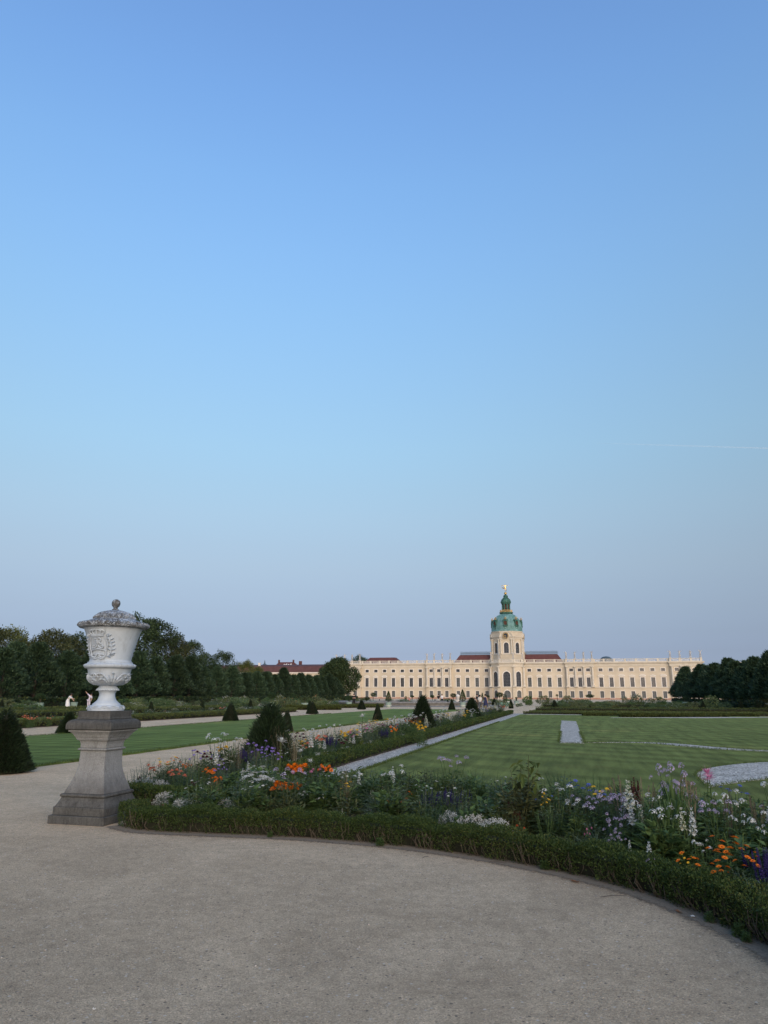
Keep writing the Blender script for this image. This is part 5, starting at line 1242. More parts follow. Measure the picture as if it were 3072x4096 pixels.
def umbel(mat, n_=46):
    mb = MB()
    for i in range(n_):
        r = math.sqrt(R.random()); a = R.uniform(0,6.28); mb.blob((r*math.cos(a), r*math.sin(a), .12*(1-r*r)+R.uniform(-.04,.04)), R.uniform(.09,.15), 0, (1,1,.6))
    return mb.mesh('flower_cluster', mat)
def spider(mat):
    mb = MB()
    for i in range(34):
        a = R.uniform(0,6.28); e = R.uniform(-.2,1.2); d = (math.cos(a)*math.cos(e), math.sin(a)*math.cos(e), math.sin(e)); mb.leaf((d[0]*.15,d[1]*.15,d[2]*.15), d, (0,0,1), R.uniform(.55,.9), .24)
    for i in range(22):
        a = R.uniform(0,6.28); e = R.uniform(-.5,.9); d = Vector((math.cos(a)*math.cos(e), math.sin(a)*math.cos(e), math.sin(e))); mb.tube([(0,0,0), d*.8, d*1.4], [.012,.010,.006], 3, cap=False)
    return mb.mesh('flower_head', mat)
# ---- foliage
def stems(mb, tops, base_r=.05, r=.008, leaves=8, L=.14, W=.05, up=.3, lm=0, sm=0, z0=.12):
    for tp in tops:
        tp = Vector(tp); b = Vector((tp.x*.25+R.uniform(-base_r,base_r), tp.y*.25+R.uniform(-base_r,base_r), 0)); mid = (b+tp)/2 + Vector((R.uniform(-.04,.04), R.uniform(-.04,.04), .03))
        mb.tube([b, mid, tp], [r, r*.8, r*.5], 3, sm, cap=False)
        for i in range(leaves):
            t = z0 + (.92-z0)*i/max(1, leaves-1); q = b.lerp(mid, t*2) if t < .5 else mid.lerp(tp, t*2-1)
            a = i*2.4 + R.random(); l = L*R.uniform(.7,1.25)*(1.1-.6*t); mb.leaf(q, (math.cos(a), math.sin(a), up+R.uniform(-.3,.4)), (0,0,1), l, W*l/L, lm, .25)
def bush(mb, n_, rx, h, L, W, lm=0, up=.5, shell=.4):
    for i in range(n_):
        a = R.uniform(0,6.28); u = R.random(); k = R.uniform(shell,1)
        r = rx*math.sqrt(max(0, 1-u*u))*k; z = h*u*k + .02; l = L*R.uniform(.6,1.3)
        mb.leaf((r*math.cos(a), r*math.sin(a), z), (math.cos(a)+R.uniform(-.8,.8), math.sin(a)+R.uniform(-.8,.8), up+R.uniform(-.5,.5)), (R.uniform(-.4,.4), R.uniform(-.4,.4), 1), l, W*l/L, lm, .15)
def ring_tops(n_, rad_, z0, z1, inner=0.0):
    out = []
    for i in range(n_):
        a = i*2.399963 + R.random()*.5; r = rad_*math.sqrt(inner + (1-inner)*(i+.5)/n_); out.append(Vector((r*math.cos(a), r*math.sin(a), R.uniform(z0, z1))))
    return out
H_ = {}
H_['pom_o'] = pom(ORANGE); H_['pom_y'] = pom(YELLOW); H_['pom_r'] = pom(REDOR); H_['pom_p'] = pom(PINK); H_['pom_d'] = pom(DKRED); H_['pom_s'] = pom(SALMON)
H_['day_o'] = daisy(ORANGE, DARKC); H_['day_y'] = daisy(YELLOW, DARKC); H_['day_w'] = daisy(WHITE, YELLOW); H_['day_b'] = daisy(BLUE, VIOLET, 9); H_['day_p'] = daisy(PINK, YELLOW)
H_['sc_p'] = cluster(PURPLE, 40, .8, .34); H_['ph_l'] = cluster(LILAC, 34, 1.1, .21); H_['ph_w'] = cluster(WHITE, 30, 1.1, .21); H_['um_w'] = umbel(WHITE); H_['um_c'] = umbel(CREAM); H_['um_d'] = umbel(DKRED)
H_['sn_w'] = [spike(WHITE, 7, 4, .11, .17), spike(CREAM, 6, 4, .12, .18)]; H_['sn_d'] = spike(DKRED, 9, 5, .14, .16); H_['sa_v'] = [spike(VIOLET, 14, 4, .07, .09, VIOLET), spike(VIOLET, 12, 4, .08, .10, VIOLET)]
H_['cl_w'] = spider(WHITE); H_['cl_p'] = spider(PINK)
def mk(fn): return [fn(s) for s in range(3)]
def snap(col, n_, hs=.42):
    def f(seed):
        R.seed(100+seed); mb = MB(); tops = ring_tops(n_, .13, .62, .85); stems(mb, tops, .06, .010, 14, .13, .028, .5); bush(mb, 60, .16, .35, .12, .03)
        hd = H_['sn_w'] if col == 'w' else [H_['sn_d']]
        return Plant(mb.mesh('foliage', GREEN), [(hd[i % len(hd)], TM(t - Vector((0,0,.22)), (t.x*.3,t.y*.3,1), hs*R.uniform(.8,1.15), R.random()*6)) for i, t in enumerate(tops)], 'flower_spike')
    return mk(f)
def headed(key, n_, hr, spread=.28, fol=GREEN, dens=170, L=.13, W=.045, z=(.7,1.0), name='flower_head', h=.7, lv=7, rr=.008, seed0=200):
    def f(seed):
        R.seed(seed0+seed); mb = MB(); tops = ring_tops(n_, spread, *z); stems(mb, tops, .06, rr, lv, L, W); bush(mb, dens, spread*1.05, h, L, W)
        ks = key if isinstance(key, list) else [key]
        return Plant(mb.mesh('foliage', fol), [(H_[R.choice(ks)], TM(t, (t.x*1.2+R.uniform(-.3,.3), t.y*1.2+R.uniform(-.3,.3), 1), hr*R.uniform(.75,1.2), R.random()*6)) for t in tops], name)
    return mk(f)
def salvia(seed):
    R.seed(300+seed); mb = MB(); tops = ring_tops(15, .32, .72, .95); stems(mb, tops, .08, .009, 8, .13, .045); bush(mb, 150, .34, .55, .13, .05)
    return Plant(mb.mesh('foliage', GREEN), [(H_['sa_v'][i % 2], TM(t - Vector((0,0,.22)), (t.x*.5,t.y*.5,1), .42*R.uniform(.8,1.15), R.random()*6)) for i, t in enumerate(tops)], 'flower_spike')
MINT = LEAF('mint_leaf', (.09,.125,.095), (.20,.25,.20))
def alyssum(mat=WHITE):
    def f(seed):
        R.seed(400+seed); mb = MB(); bush(mb, 420, 1.0, .75, .20, .05, 0, .6, .5)
        for i in range(230):
            a = R.uniform(0,6.28); r = math.sqrt(R.random())*1.0; z = .82*math.sqrt(max(0,1-r*r*.9)) + R.uniform(-.05,.16); c = Vector((r*math.cos(a), r*math.sin(a), z))
            for k in range(4): mb.blob(c + Vector((R.uniform(-.05,.05), R.uniform(-.05,.05), R.uniform(-.05,.05))), R.uniform(.014,.026), 1, (1,1,.7))
        return Plant(mb.mesh('foliage', [MINT, mat]), [], '')
    return mk(f)
def dusty(seed):
    R.seed(500+seed); mb = MB()
    for i in range(26):
        a = i*2.4; e = R.uniform(.25,1.3); d = Vector((math.cos(a)*math.cos(e), math.sin(a)*math.cos(e), math.sin(e))); L = R.uniform(.6,1.0); s = d.cross(Vector((0,0,1))).normalized() if abs(d.z) < .98 else Vector((1,0,0))
        mb.leaf((0,0,.05), d, s.cross(d), L, .10)
        for t in (.35,.5,.65,.8):
            for sg in (-1,1): mb.leaf(Vector((0,0,.05)) + d*L*t, d*.8 + s*sg*.8, s.cross(d), L*.30, .09)
    return Plant(mb.mesh('foliage', SILVER), [], '')
def leafy(mat, n_, L, W, rx=.4, seed0=600, stem_n=5):
    def f(seed):
        R.seed(seed0+seed); mb = MB(); tops = ring_tops(stem_n, rx*.7, .7, 1.0); stems(mb, tops, .06, .010, 9, L, W); bush(mb, n_, rx, .85, L, W); return Plant(mb.mesh('foliage', mat), [], '')
    return mk(f)
def feathery(mat, n_=420, rx=.35, seed0=700):
    def f(seed):
        R.seed(seed0+seed); mb = MB(); tops = ring_tops(9, rx, .6, 1.0)
        stems(mb, tops, .05, .007, 30, .14, .012, .4); bush(mb, n_, rx, .85, .13, .012); return Plant(mb.mesh('foliage', mat), [], '')
    return mk(f)
def straps(mat, n_=60, spread=.55, W=.03, seed0=800, tips=None):
    def f(seed):
        R.seed(seed0+seed); mb = MB()
        for i in range(n_):
            a = R.uniform(0,6.28); k = R.uniform(.15,1)*spread; h = R.uniform(.55,1.0); d = Vector((math.cos(a), math.sin(a), 0)); s = Vector((-d.y, d.x, 0))*W*R.uniform(.6,1.1)
            q = [d*.03, d*k*.35 + Vector((0,0,h*.6)), d*k*.75 + Vector((0,0,h)), d*k*1.25 + Vector((0,0,h*R.uniform(.65,1.02)))]
            mb.add([q[0]-s*.5,q[0]+s*.5,q[1]-s*.5,q[1]+s*.5,q[2]-s*.35,q[2]+s*.35,q[3]], [(0,1,3,2),(2,3,5,4),(4,5,6)])
        return Plant(mb.mesh('foliage', mat), [], '')
    return mk(f)
def seedstalk(seed):
    R.seed(900+seed); mb = MB()
    for i in range(9):
        a = R.uniform(0,6.28); k = R.uniform(.03,.14); tp = Vector((k*math.cos(a), k*math.sin(a), R.uniform(.7,1.0))); mb.tube([(0,0,0), tp*.5 + Vector((R.uniform(-.02,.02),0,0)), tp], [.006,.005,.004], 3, 0, cap=False)
        for j in range(9): mb.blob(tp - Vector((R.uniform(-.012,.012), R.uniform(-.012,.012), j*.022)), R.uniform(.008,.013), 0)
    return Plant(mb.mesh('foliage', DRY), [], '')
def airy(seed):
    R.seed(950+seed); mb = MB()
    for i in range(46):
        a = R.uniform(0,6.28); k = R.uniform(.3,.9); d = Vector((math.cos(a), math.sin(a), 0)); h = R.uniform(.5,1); mb.tube([(0,0,0), d*k*.45+Vector((0,0,h*.7)), d*k+Vector((0,0,h))], [.006,.005,.003], 3, 0, cap=False)
        for j in range(5): mb.leaf(d*k*(.5+.1*j)+Vector((0,0,h*(.72+.05*j))), d+Vector((R.uniform(-.6,.6),R.uniform(-.6,.6),.5)), (0,0,1), .10, .010)
    return Plant(mb.mesh('foliage', BLUEGREEN), [], '')
SP = dict(snap_w=snap('w', 2, .34), snap_w1=snap('w', 1, .36), snap_d=snap('d', 5, .3), marigold_b=headed('pom_o', 13, .135, .34, GREEN, 260, .12, .05, (.80,1.0)), marigold=headed('pom_o', 9, .095, .30, GREEN, 260, .12, .05, (.78,1.0)), mari_r=headed('pom_r', 6, .10, .28, GREEN, 200, .12, .05), mari_y=headed('pom_y', 6, .10, .28, GREEN, 200),
          calendula=headed('day_o', 6, .080, .34, GREEN, 190, .17, .045, (.7,1.0)), yellow=headed('day_y', 8, .06, .30, GREEN, 200, .15, .045), zinnia=headed('pom_p', 6, .085, .28, GREEN, 170, .14, .06), dahlia_d=headed('pom_d', 6, .10, .26, GREEN, 200, .15, .06),
          scabious=headed('sc_p', 11, .040, .34, BLUEGREEN, 190, .15, .022, (.72,1.0), h=.55), cornflower=headed('day_b', 7, .055, .30, BLUEGREEN, 120, .14, .018, (.75,1.0), h=.5), phlox_l=headed('ph_l', 8, .060, .34, GREEN, 190, .14, .035, (.75,1.0), 'flower_cluster'), phlox_w=headed('ph_w', 7, .062, .32, GREEN, 170, .14, .035, (.75,1.0), 'flower_cluster'),
          yarrow=headed('um_w', 13, .085, .34, BLUEGREEN, 170, .15, .02, (.75,1.0), 'flower_cluster'), yarrow_c=headed('um_c', 10, .075, .32, BLUEGREEN, 170, .15, .02, (.75,1.0), 'flower_cluster'), cleome_w=headed('cl_w', 1, .115, .02, GREEN2, 40, .14, .04, (.92,.95), h=.5, lv=12, rr=.016), cleome_p=headed('cl_p', 2, .085, .10, GREEN, 60, .14, .04, (.85,.95), h=.5, lv=12, rr=.013),
          white_daisy=headed('day_w', 10, .038, .34, GREEN, 200, .12, .03), salvia=mk(salvia), alyssum=alyssum(), dusty=mk(dusty), leafy=leafy(GREEN, 210, .20, .11), leafy_l=leafy(GREEN2, 170, .17, .08, .36, 620), leafy_s=leafy(BLUEGREEN, 280, .11, .05, .4, 640), feather=feathery(GREEN), feather_b=feathery(BLUEGREEN, 420, .38, 720), straps=straps(GREEN), grasses=straps(DRY, 30, .45, .005, 820), seeds=mk(seedstalk), airy=mk(airy), olive=leafy(OLIVE, 240, .12, .05, .42, 660), salmon=headed('pom_s', 7, .10, .30, GREEN, 190))
import re
HEROES = []
SNAME = dict(snap_w='snapdragon', snap_w1='snapdragon', snap_d='snapdragon', marigold='marigold', marigold_b='marigold', mari_r='marigold', mari_y='marigold', calendula='calendula', yellow='yellow_daisy', zinnia='zinnia', dahlia_d='dahlia', scabious='scabious', cornflower='cornflower', phlox_l='phlox', phlox_w='phlox', yarrow='yarrow', yarrow_c='yarrow', cleome_w='spider_flower', cleome_p='spider_flower', white_daisy='white_daisy', salvia='salvia', dusty='dusty_miller', leafy='broad_leaved_plant', leafy_l='light_leaved_plant', leafy_s='small_leaved_plant', feather='feathery_plant', feather_b='grey_feathery_plant', straps='strap_leaved_plant', grasses='grass_tuft', seeds='seed_stalk', airy='airy_plant', olive='olive_leaved_plant', salmon='zinnia')
_used = {}
def beside(x, y, what):
    """label a filler by the nearest plant that stands out"""
    d, hx, hy, k = min((abs(h[0]-x)*1.0 + abs(h[1]-y), h[0], h[1], h[2]) for h in HEROES)
    rel = ('left of' if x < hx else 'right of') if abs(x-hx) > abs(y-hy) else ('in front of' if y < hy else 'behind')
    return '%s %s the %s' % (what, rel, k)
PEND = []
def later(x, y, key, fn): PEND.append((x, y, key, fn))
def flush(fmt):
    """number look-alikes of one kind from left to right in the picture"""
    cnt_ = {}
    for x, y, key, fn in sorted(PEND, key=lambda q: q[0]/max(q[1], 1)):
        cnt_[key] = cnt_.get(key, 0) + 1; fn(fmt % (key, ordinal(cnt_[key])))
    PEND.clear()
def hero(sp, px, top, Y, label, cat='flower', wscale=1.0, name='flowering_plant', v=None, group=None):
    q = P(px, top, Y); HEROES.append((q.x, Y, re.split(r' (?:in|just|behind|right|left|below|beside|before|at|near|by|among|above|of|on|close|under|with|low|cut|touching|lower|standing|far|along|nearest|mostly|spilling|upper|middle|one)\b|,', label)[0]))
    return grow(SP[sp][R.randrange(3) if v is None else v], q.x, Y, max(.12, q.z-.04), label, cat, SNAME[sp], group, wscale=wscale)
R.seed(21)
def mound(px, py, Y, rpx, label):
    q = P(px, py, Y); r = rpx/F_PX*Y*1.25; t = thing('alyssum', label, 'flower', (q.x, Y, .03), R.random()*6, 'white alyssum mounds', (r, r*.62, max(.26, q.z+.03)))
    tag(obj('foliage', SP['alyssum'][R.randrange(3)].fol, t), kind='stuff')
for a in (('snap_d',560,3090,11.0,'dark red snapdragon clump just right of the pedestal shaft',1.0), ('snap_d',600,3100,11.2,'second dark red snapdragon clump behind the white mound by the pedestal',1.0),
          ('mari_r',657,3222,9.15,'low vermilion flower at the left end of the near hedge',1.1), ('marigold',838,3072,11.2,'small orange marigold in the left part of the near bed',1.0), ('calendula',690,3030,11.6,'thin-stemmed orange flowers near the sandy path edge',.8), ('marigold',870,3110,10.6,'small orange marigold below the tall white spire',.9),
          ('snap_w1',858,2960,12.6,'tallest white snapdragon spire left of the big cone',.8), ('snap_w',998,3030,11.6,'white snapdragon spires right of the tall single spire',.8), ('snap_w1',974,3055,11.0,'white snapdragon spire below the purple pompons',.9),
          ('scabious',1040,2960,12.4,'purple pompon flowers in front of the shaggy cone',1.0), ('scabious',1082,2990,12.0,'second purple pompon clump before the shaggy cone',1.0), ('scabious',800,3000,12.5,'blue-grey pompon clump beside the tall white spire',1.0), ('scabious',880,3050,11.0,'single purple pompon plant left of the yarrow',.7),
          ('cleome_w',1122,2950,11.4,'tall white spider flower in front of the shaggy cone',.8), ('cleome_w',1206,2996,12.2,'white spider flower right of the shaggy cone',.8), ('cleome_w',1243,3036,12.0,'lower white spider flower right of the shaggy cone',.8),
          ('yarrow',1040,3060,11.0,'white flat-topped yarrow clump in the near bed centre left',1.1), ('yarrow',1000,3085,10.6,'lower white yarrow clump left of the big marigolds',1.1), ('yarrow',1110,3120,10.4,'white yarrow clump behind the big orange marigolds',.9), ('yarrow',1180,3125,10.8,'white yarrow clump right of the big orange marigolds',.9),
          ('marigold_b',1125,3135,9.7,'big bright orange marigold clump in the near bed',1.0), ('marigold_b',1165,3138,9.75,'right half of the bright orange marigold pair',1.0), ('marigold_b',1190,3060,11.0,'orange marigold clump above the big marigolds',.9), ('marigold',1300,3060,11.4,'orange marigold beside pink zinnias',.8), ('zinnia',1270,3050,11.5,'pink zinnia clump left of the gravel strip',.9), ('zinnia',1180,3060,11.6,'pinkish zinnia among upper orange marigolds',.7),
          ('dahlia_d',801,3180,10.0,'dark crimson dahlia in the left near bed',.9), ('dahlia_d',770,3130,10.5,'dark bronze-leaved dahlia behind the crimson one',.9), ('leafy',1010,3150,9.5,'broad-leaved green plant left of the orange marigolds',1.1), ('leafy',1060,3170,9.3,'second broad-leaved plant by the near hedge',1.0),
          ('phlox_w',1225,3165,9.6,'small white-flowered clump right of the big marigolds',1.0), ('phlox_w',1275,3180,9.5,'white-flowered clump before the broad green bush',1.0), ('cornflower',1020,3110,10.4,'blue cornflowers among the yarrow',.9), ('cornflower',1130,3110,10.6,'dark blue cornflower left of the marigolds',.8),
          ('yellow',1385,3120,10.0,'leafy bush with small yellow trumpet flowers in the near bed',1.0), ('leafy',1390,3140,9.8,'big-leaved green bush at the near bed centre',1.2), ('snap_w1',1430,3065,11.0,'white snapdragon spire above the yellow-flowered bush',.8), ('snap_w',1487,3150,10.2,'white snapdragon spires right of the yellow-flowered bush',.8), ('snap_w',1537,3145,10.4,'second pair of white snapdragons right of the bush',.8), ('snap_w1',1583,3045,11.2,'lone tall white snapdragon before the lawn edge',.8), ('snap_w1',1376,3228,9.0,'low white snapdragon just behind the hedge',1.0),
          ('straps',1500,3130,10.6,'upright strap-leaved clump among white snapdragons',.6), ('feather_b',1400,3120,10.8,'grey-green feathery plant with dry spikes at centre',1.0), ('dusty',1522,3222,9.0,'silver lobed dusty miller behind the near hedge',1.2), ('calendula',1570,3190,9.5,'orange daisy beside the dusty miller',.8), ('calendula',1612,3188,9.6,'orange daisies right of the dusty miller',.8), ('calendula',1640,3165,10.5,'orange daisies before the gravel strip',.8), ('calendula',1690,3185,9.8,'small orange daisy left of the violet salvia',.7),
          ('salvia',1720,3178,9.6,'deep violet salvia clump, left one of three',1.0), ('salvia',1775,3172,9.7,'deep violet salvia clump, middle one of three',1.0), ('salvia',1812,3180,9.5,'deep violet salvia clump, right one of three',1.0), ('salvia',1864,3172,10.2,'small violet salvia right of the large violet group',.8), ('yarrow_c',1750,3165,10.6,'creamy flat flowers behind the violet salvia',1.0), ('yarrow_c',1840,3168,10.6,'creamy flat flowers right behind the violet salvia',1.0), ('white_daisy',1866,3205,9.6,'small white button flower right of the salvia',.6), ('yellow',1810,3140,11.0,'thin yellow daisies before the lawn',.6),
          ('feather',1930,3190,9.6,'soft dill-like green clump right of the salvia',1.3), ('feather',1985,3195,9.7,'second dill-like green clump left of the tall shrub',1.2),
          ('snap_d',2043,3180,9.0,'dark red snapdragon at the foot of the tall shrub',1.0), ('snap_d',2060,3220,8.8,'lower dark red snapdragon by the tall shrub',1.0), ('mari_r',2078,3305,8.15,'vermilion marigold low behind the hedge',1.0), ('mari_r',2050,3312,8.3,'second vermilion marigold low behind the hedge',.9),
          ('feather',2230,3190,8.8,'feathery green clump right of the tall shrub',1.4), ('feather',2180,3210,8.6,'feathery green clump with small yellow buds',1.3), ('cornflower',2310,3110,9.6,'tall thin blue cornflowers before the lawn',1.0), ('cornflower',2370,3125,9.4,'blue cornflowers left of the lilac phlox',1.0), ('cornflower',2170,3160,9.2,'bright blue flower beside the tall shrub',.8), ('yellow',2180,3170,9.0,'yellow daisy beside the blue flower',.5), ('yellow',2400,3145,9.3,'small yellow daisies above the lilac phlox',.9),
          ('phlox_l',2350,3178,8.6,'broad lilac phlox clump, left part',1.1), ('phlox_l',2410,3172,8.7,'broad lilac phlox clump, middle part',1.1), ('phlox_l',2460,3185,8.5,'broad lilac phlox clump, right part',1.1), ('phlox_l',2470,3240,8.0,'lilac phlox lower right below the white spires',.9), ('phlox_l',2455,3290,7.8,'small lilac phlox heads low in the bed',.8), ('phlox_l',2465,3335,7.5,'lowest lilac phlox behind the hedge',.9), ('zinnia',2352,3310,7.9,'single pink globe flower behind the hedge',.5),
          ('snap_w',2505,3118,8.5,'tallest thick white snapdragon group in the right bed',1.0), ('snap_w',2530,3180,8.2,'lower right white snapdragon of the thick group',1.0), ('seeds',2478,3078,8.8,'brown seed stalk left of the thick white snapdragons',1.5), ('seeds',2570,3090,8.8,'thin dark seed stalks right of the thick snapdragons',1.3), ('snap_d',2540,3070,9.0,'blackish scabious head on thin stem above the right bed',.5),
          ('straps',2690,3110,8.2,'large arching strap-leaved clump in the right bed',.9), ('straps',2650,3170,7.9,'lower strap-leaved clump in the right bed',1.0), ('seeds',2750,3060,8.5,'tall brown grass stalks behind the strap leaves',1.2), ('phlox_l',2676,3060,8.6,'tall lilac phlox above the strap leaves',.7), ('phlox_l',2665,3105,8.4,'lilac phlox head left of the strap leaves',.7), ('phlox_l',2720,3120,8.5,'dusky lilac phlox right of the strap leaves',.7), ('snap_w',2746,3192,7.7,'white snapdragon spire in front of the strap leaves',.8), ('snap_w1',2580,3330,7.2,'low white snapdragon behind the right hedge',1.1), ('snap_w1',2505,3340,7.4,'creamy low snapdragon left of the low white one',.9),
          ('cleome_p',2838,3068,8.6,'pink and white spider flower near the gravel scroll',.9), ('phlox_w',2896,3165,8.0,'white-lilac phlox below the pink spider flower',.9), ('phlox_l',2850,3200,7.8,'pale lilac phlox right of the strap leaves',.9), ('phlox_w',2981,3240,7.6,'white phlox near the right picture edge',.9), ('phlox_w',3045,3262,7.5,'white phlox cut by the right picture edge',.9), ('seeds',2900,3150,8.2,'brownish stalks right of the pink spider flower',1.0), ('seeds',3020,3150,8.2,'greenish bud stalks at the right picture edge',.9),
          ('olive',2600,3250,7.7,'yellow-green lupin-like foliage before the strap leaves',.9), ('leafy_l',2610,3235,7.9,'yellowish leafy plant left of the strap leaves',.9), ('airy',2370,3320,7.55,'silvery arching thin-stemmed plant spilling over the hedge',1.0), ('airy',2300,3330,7.75,'second silvery thin-stemmed plant on the hedge',1.0), ('phlox_l',2600,3430,6.9,'small lilac flower touching the right hedge',.6),
          ('calendula',2890,3345,6.9,'bright orange calendula clump in the right bed, upper',1.0), ('calendula',2880,3390,6.7,'bright orange calendula clump in the right bed, middle',1.0), ('calendula',2760,3415,6.6,'orange calendula left of the main orange group',.9), ('calendula',2950,3375,6.8,'orange calendulas right of the main orange group',1.0), ('calendula',2875,3450,6.45,'lowest orange calendula close to the hedge',.9), ('calendula',2990,3420,6.5,'small orange calendulas beside the dark blue salvia',.9), ('yellow',2745,3415,6.7,'small yellow flower left of the orange calendulas',.6),
          ('salvia',3040,3395,6.7,'dark blue-violet salvia at the right picture edge',1.0), ('salvia',3075,3440,6.4,'lower dark blue-violet salvia at the right picture edge',.8), ('feather_b',2960,3440,6.4,'grey feathery foliage under the orange calendulas',1.2), ('feather_b',3050,3480,6.1,'grey feathery foliage at the right edge by the hedge',1.2), ('phlox_w',2810,3365,6.9,'small white phlox left of the orange calendulas',.8)):
    hero(*a[:5], wscale=a[5])
for a in ((575,3135,10.9,70,'white alyssum mound beside the pedestal shaft'), (640,3150,10.7,50,'white alyssum mound at the hedge stub'), (660,3195,9.5,42,'small white alyssum mound left of the crimson dahlia'), (735,3232,9.0,60,'white alyssum mound behind the hedge left end'), (820,3228,9.05,60,'white alyssum mound, second behind the near hedge'), (895,3226,9.1,55,'white alyssum mound, third behind the near hedge'), (1800,3262,8.75,60,'white alyssum mound, left of the trio under the violet salvia'), (1890,3275,8.6,65,'white alyssum mound, middle of the trio under the violet salvia'), (1985,3292,8.45,60,'white alyssum mound, right of the trio under the violet salvia')): mound(*a)
# tall loose shrub in the near bed
q = P(2080, 3020, 9.0)
t = thing('rambling_shrub', 'tall rambling leafy shrub with drooping tips in the near bed', 'shrub', (q.x, 9.0, .04))
R.seed(44); mb = MB(); h_ = q.z-.04
tops = [Vector((.10,0,h_)), Vector((.0,.1,h_*.9)), Vector((-.12,.05,h_*.8)), Vector((.2,-.05,h_*.82)), Vector((-.25,.1,h_*.62)), Vector((-.05,-.1,h_*.7)), Vector((.1,.15,h_*.75)), Vector((-.35,0,h_*.45)), Vector((.28,.1,h_*.5))]
stems(mb, tops, .1, .008, 22, .12, .05, .1, 0, 0, .2); bush(mb, 420, .38, h_*.62, .11, .055); tag(obj('foliage', mb.mesh('foliage', OLIVE), t), kind='stuff')
mb = MB()
for i in range(26): mb.leaf(Vector((R.uniform(-.05,.22), R.uniform(-.15,.1), h_*R.uniform(.55,.95))), (R.uniform(-1,1), R.uniform(-1,1), -.3), (0,0,1), .13, .055, 0, .3)
tag(obj('pale_shoot', mb.mesh('pale_shoot', GREEN2), t), kind='stuff')
# ---- fill the near bed and the long bed
def inside(poly, x, y):
    c = False; j = len(poly)-1
    for i in range(len(poly)):
        if (poly[i][1] > y) != (poly[j][1] > y) and x < (poly[j][0]-poly[i][0])*(y-poly[i][1])/(poly[j][1]-poly[i][1])+poly[i][0]: c = not c
        j = i
    return c
fb = [(q.x, q.y) for q in offset(FRONT, .62)[1:]] + [(q.x, q.y) for q in reversed(BEDBACK)] + [(-5.5, 11.7)]
FILL = {'leafy_s': ('small-leaved blue-green filler foliage in the near flower bed', (.30,.50)), 'leafy': ('broad-leaved green filler plant in the near flower bed', (.30,.48)), 'feather': ('fine feathery green filler in the near flower bed', (.32,.52)), 'feather_b': ('grey-green feathery filler in the near flower bed', (.30,.48)), 'leafy_l': ('light green leafy filler in the near flower bed', (.25,.40)), 'olive': ('olive-leaved filler plant in the near flower bed', (.28,.46)), 'grasses': ('dry thin grass tuft in the near flower bed', (.40,.60)), 'white_daisy': ('small white daisies scattered in the near flower bed', (.32,.5)), 'scabious': ('small purple pompon flowers in the near flower bed', (.42,.58)), 'phlox_w': ('small white phlox in the near flower bed', (.40,.58)), 'yarrow': ('loose white yarrow in the near flower bed', (.40,.55)), 'cornflower': ('single blue cornflower in the near flower bed', (.42,.60)), 'phlox_l': ('small lilac phlox in the near flower bed', (.42,.58)), 'snap_w1': ('short white snapdragon in the near flower bed', (.40,.60))}
R.seed(77); kinds = list(FILL); wts = [6,6,2.6,2,3.2,4,.4,.8,.3,.4,.12,.25,.25,.45]; cnt = 0; FL = []
while cnt < 430:
    x, y = R.uniform(-5.6, 5.2), R.uniform(3.2, 12.0)
    if not inside(fb, x, y): continue
    if x > 3.2 and y < 6: continue
    k = R.choices(kinds, wts)[0]; lab, (a, b) = FILL[k]
    FL.append((beside(x, y, lab.split(' in the')[0].split(' scattered')[0]), x, y, k, R.uniform(a, b)*1.12, lab.split(' in the')[0])); cnt += 1
_n = {}
for L_, x, y, k, h_, g_ in sorted(FL, key=lambda q: q[1]/q[2]):
    _n.setdefault(L_, []).append((x, y, k, h_, g_))
for L_, v in _n.items():
    for i, (x, y, k, h_, g_) in enumerate(v):
        grow(SP[k][R.randrange(3)], x, y, h_, L_ if len(v) == 1 else '%s, %s from left' % (L_, ordinal(i+1)), 'plant', SNAME[k], g_, wscale=1.15, split=False)
LB = {'leafy_s': ('small-leaved foliage clump in the long flower bed', 4, (.35,.6)), 'feather': ('feathery green clump in the long flower bed', 4, (.4,.65)), 'olive': ('olive foliage clump in the long flower bed', 4, (.35,.6)), 'feather_b': ('grey-green feathery clump in the long flower bed', 3, (.35,.6)), 'phlox_w': ('white phlox in the long flower bed', 1.6, (.5,.8)), 'snap_w': ('white snapdragons in the long flower bed', 1.4, (.5,.85)), 'white_daisy': ('white daisies in the long flower bed', 2.5, (.4,.65)), 'yarrow_c': ('creamy yarrow in the long flower bed', 1.5, (.4,.65)), 'mari_y': ('yellow marigold in the long flower bed', .5, (.4,.55)), 'marigold': ('orange marigold in the long flower bed', .6, (.35,.5)), 'salmon': ('salmon zinnia in the long flower bed', .4, (.4,.6)), 'zinnia': ('pink zinnia in the long flower bed', .5, (.4,.6)), 'dahlia_d': ('dark red dahlia in the long flower bed', .5, (.45,.65)), 'scabious': ('purple pompon flowers in the long flower bed', .6, (.45,.65)), 'grasses': ('dry grass stalks in the long flower bed', .9, (.6,.95)), 'salvia': ('violet salvia in the long flower bed', .3, (.4,.55)), 'yellow': ('yellow daisies in the long flower bed', .6, (.5,.7))}
kinds = list(LB); wts = [LB[k][1] for k in kinds]
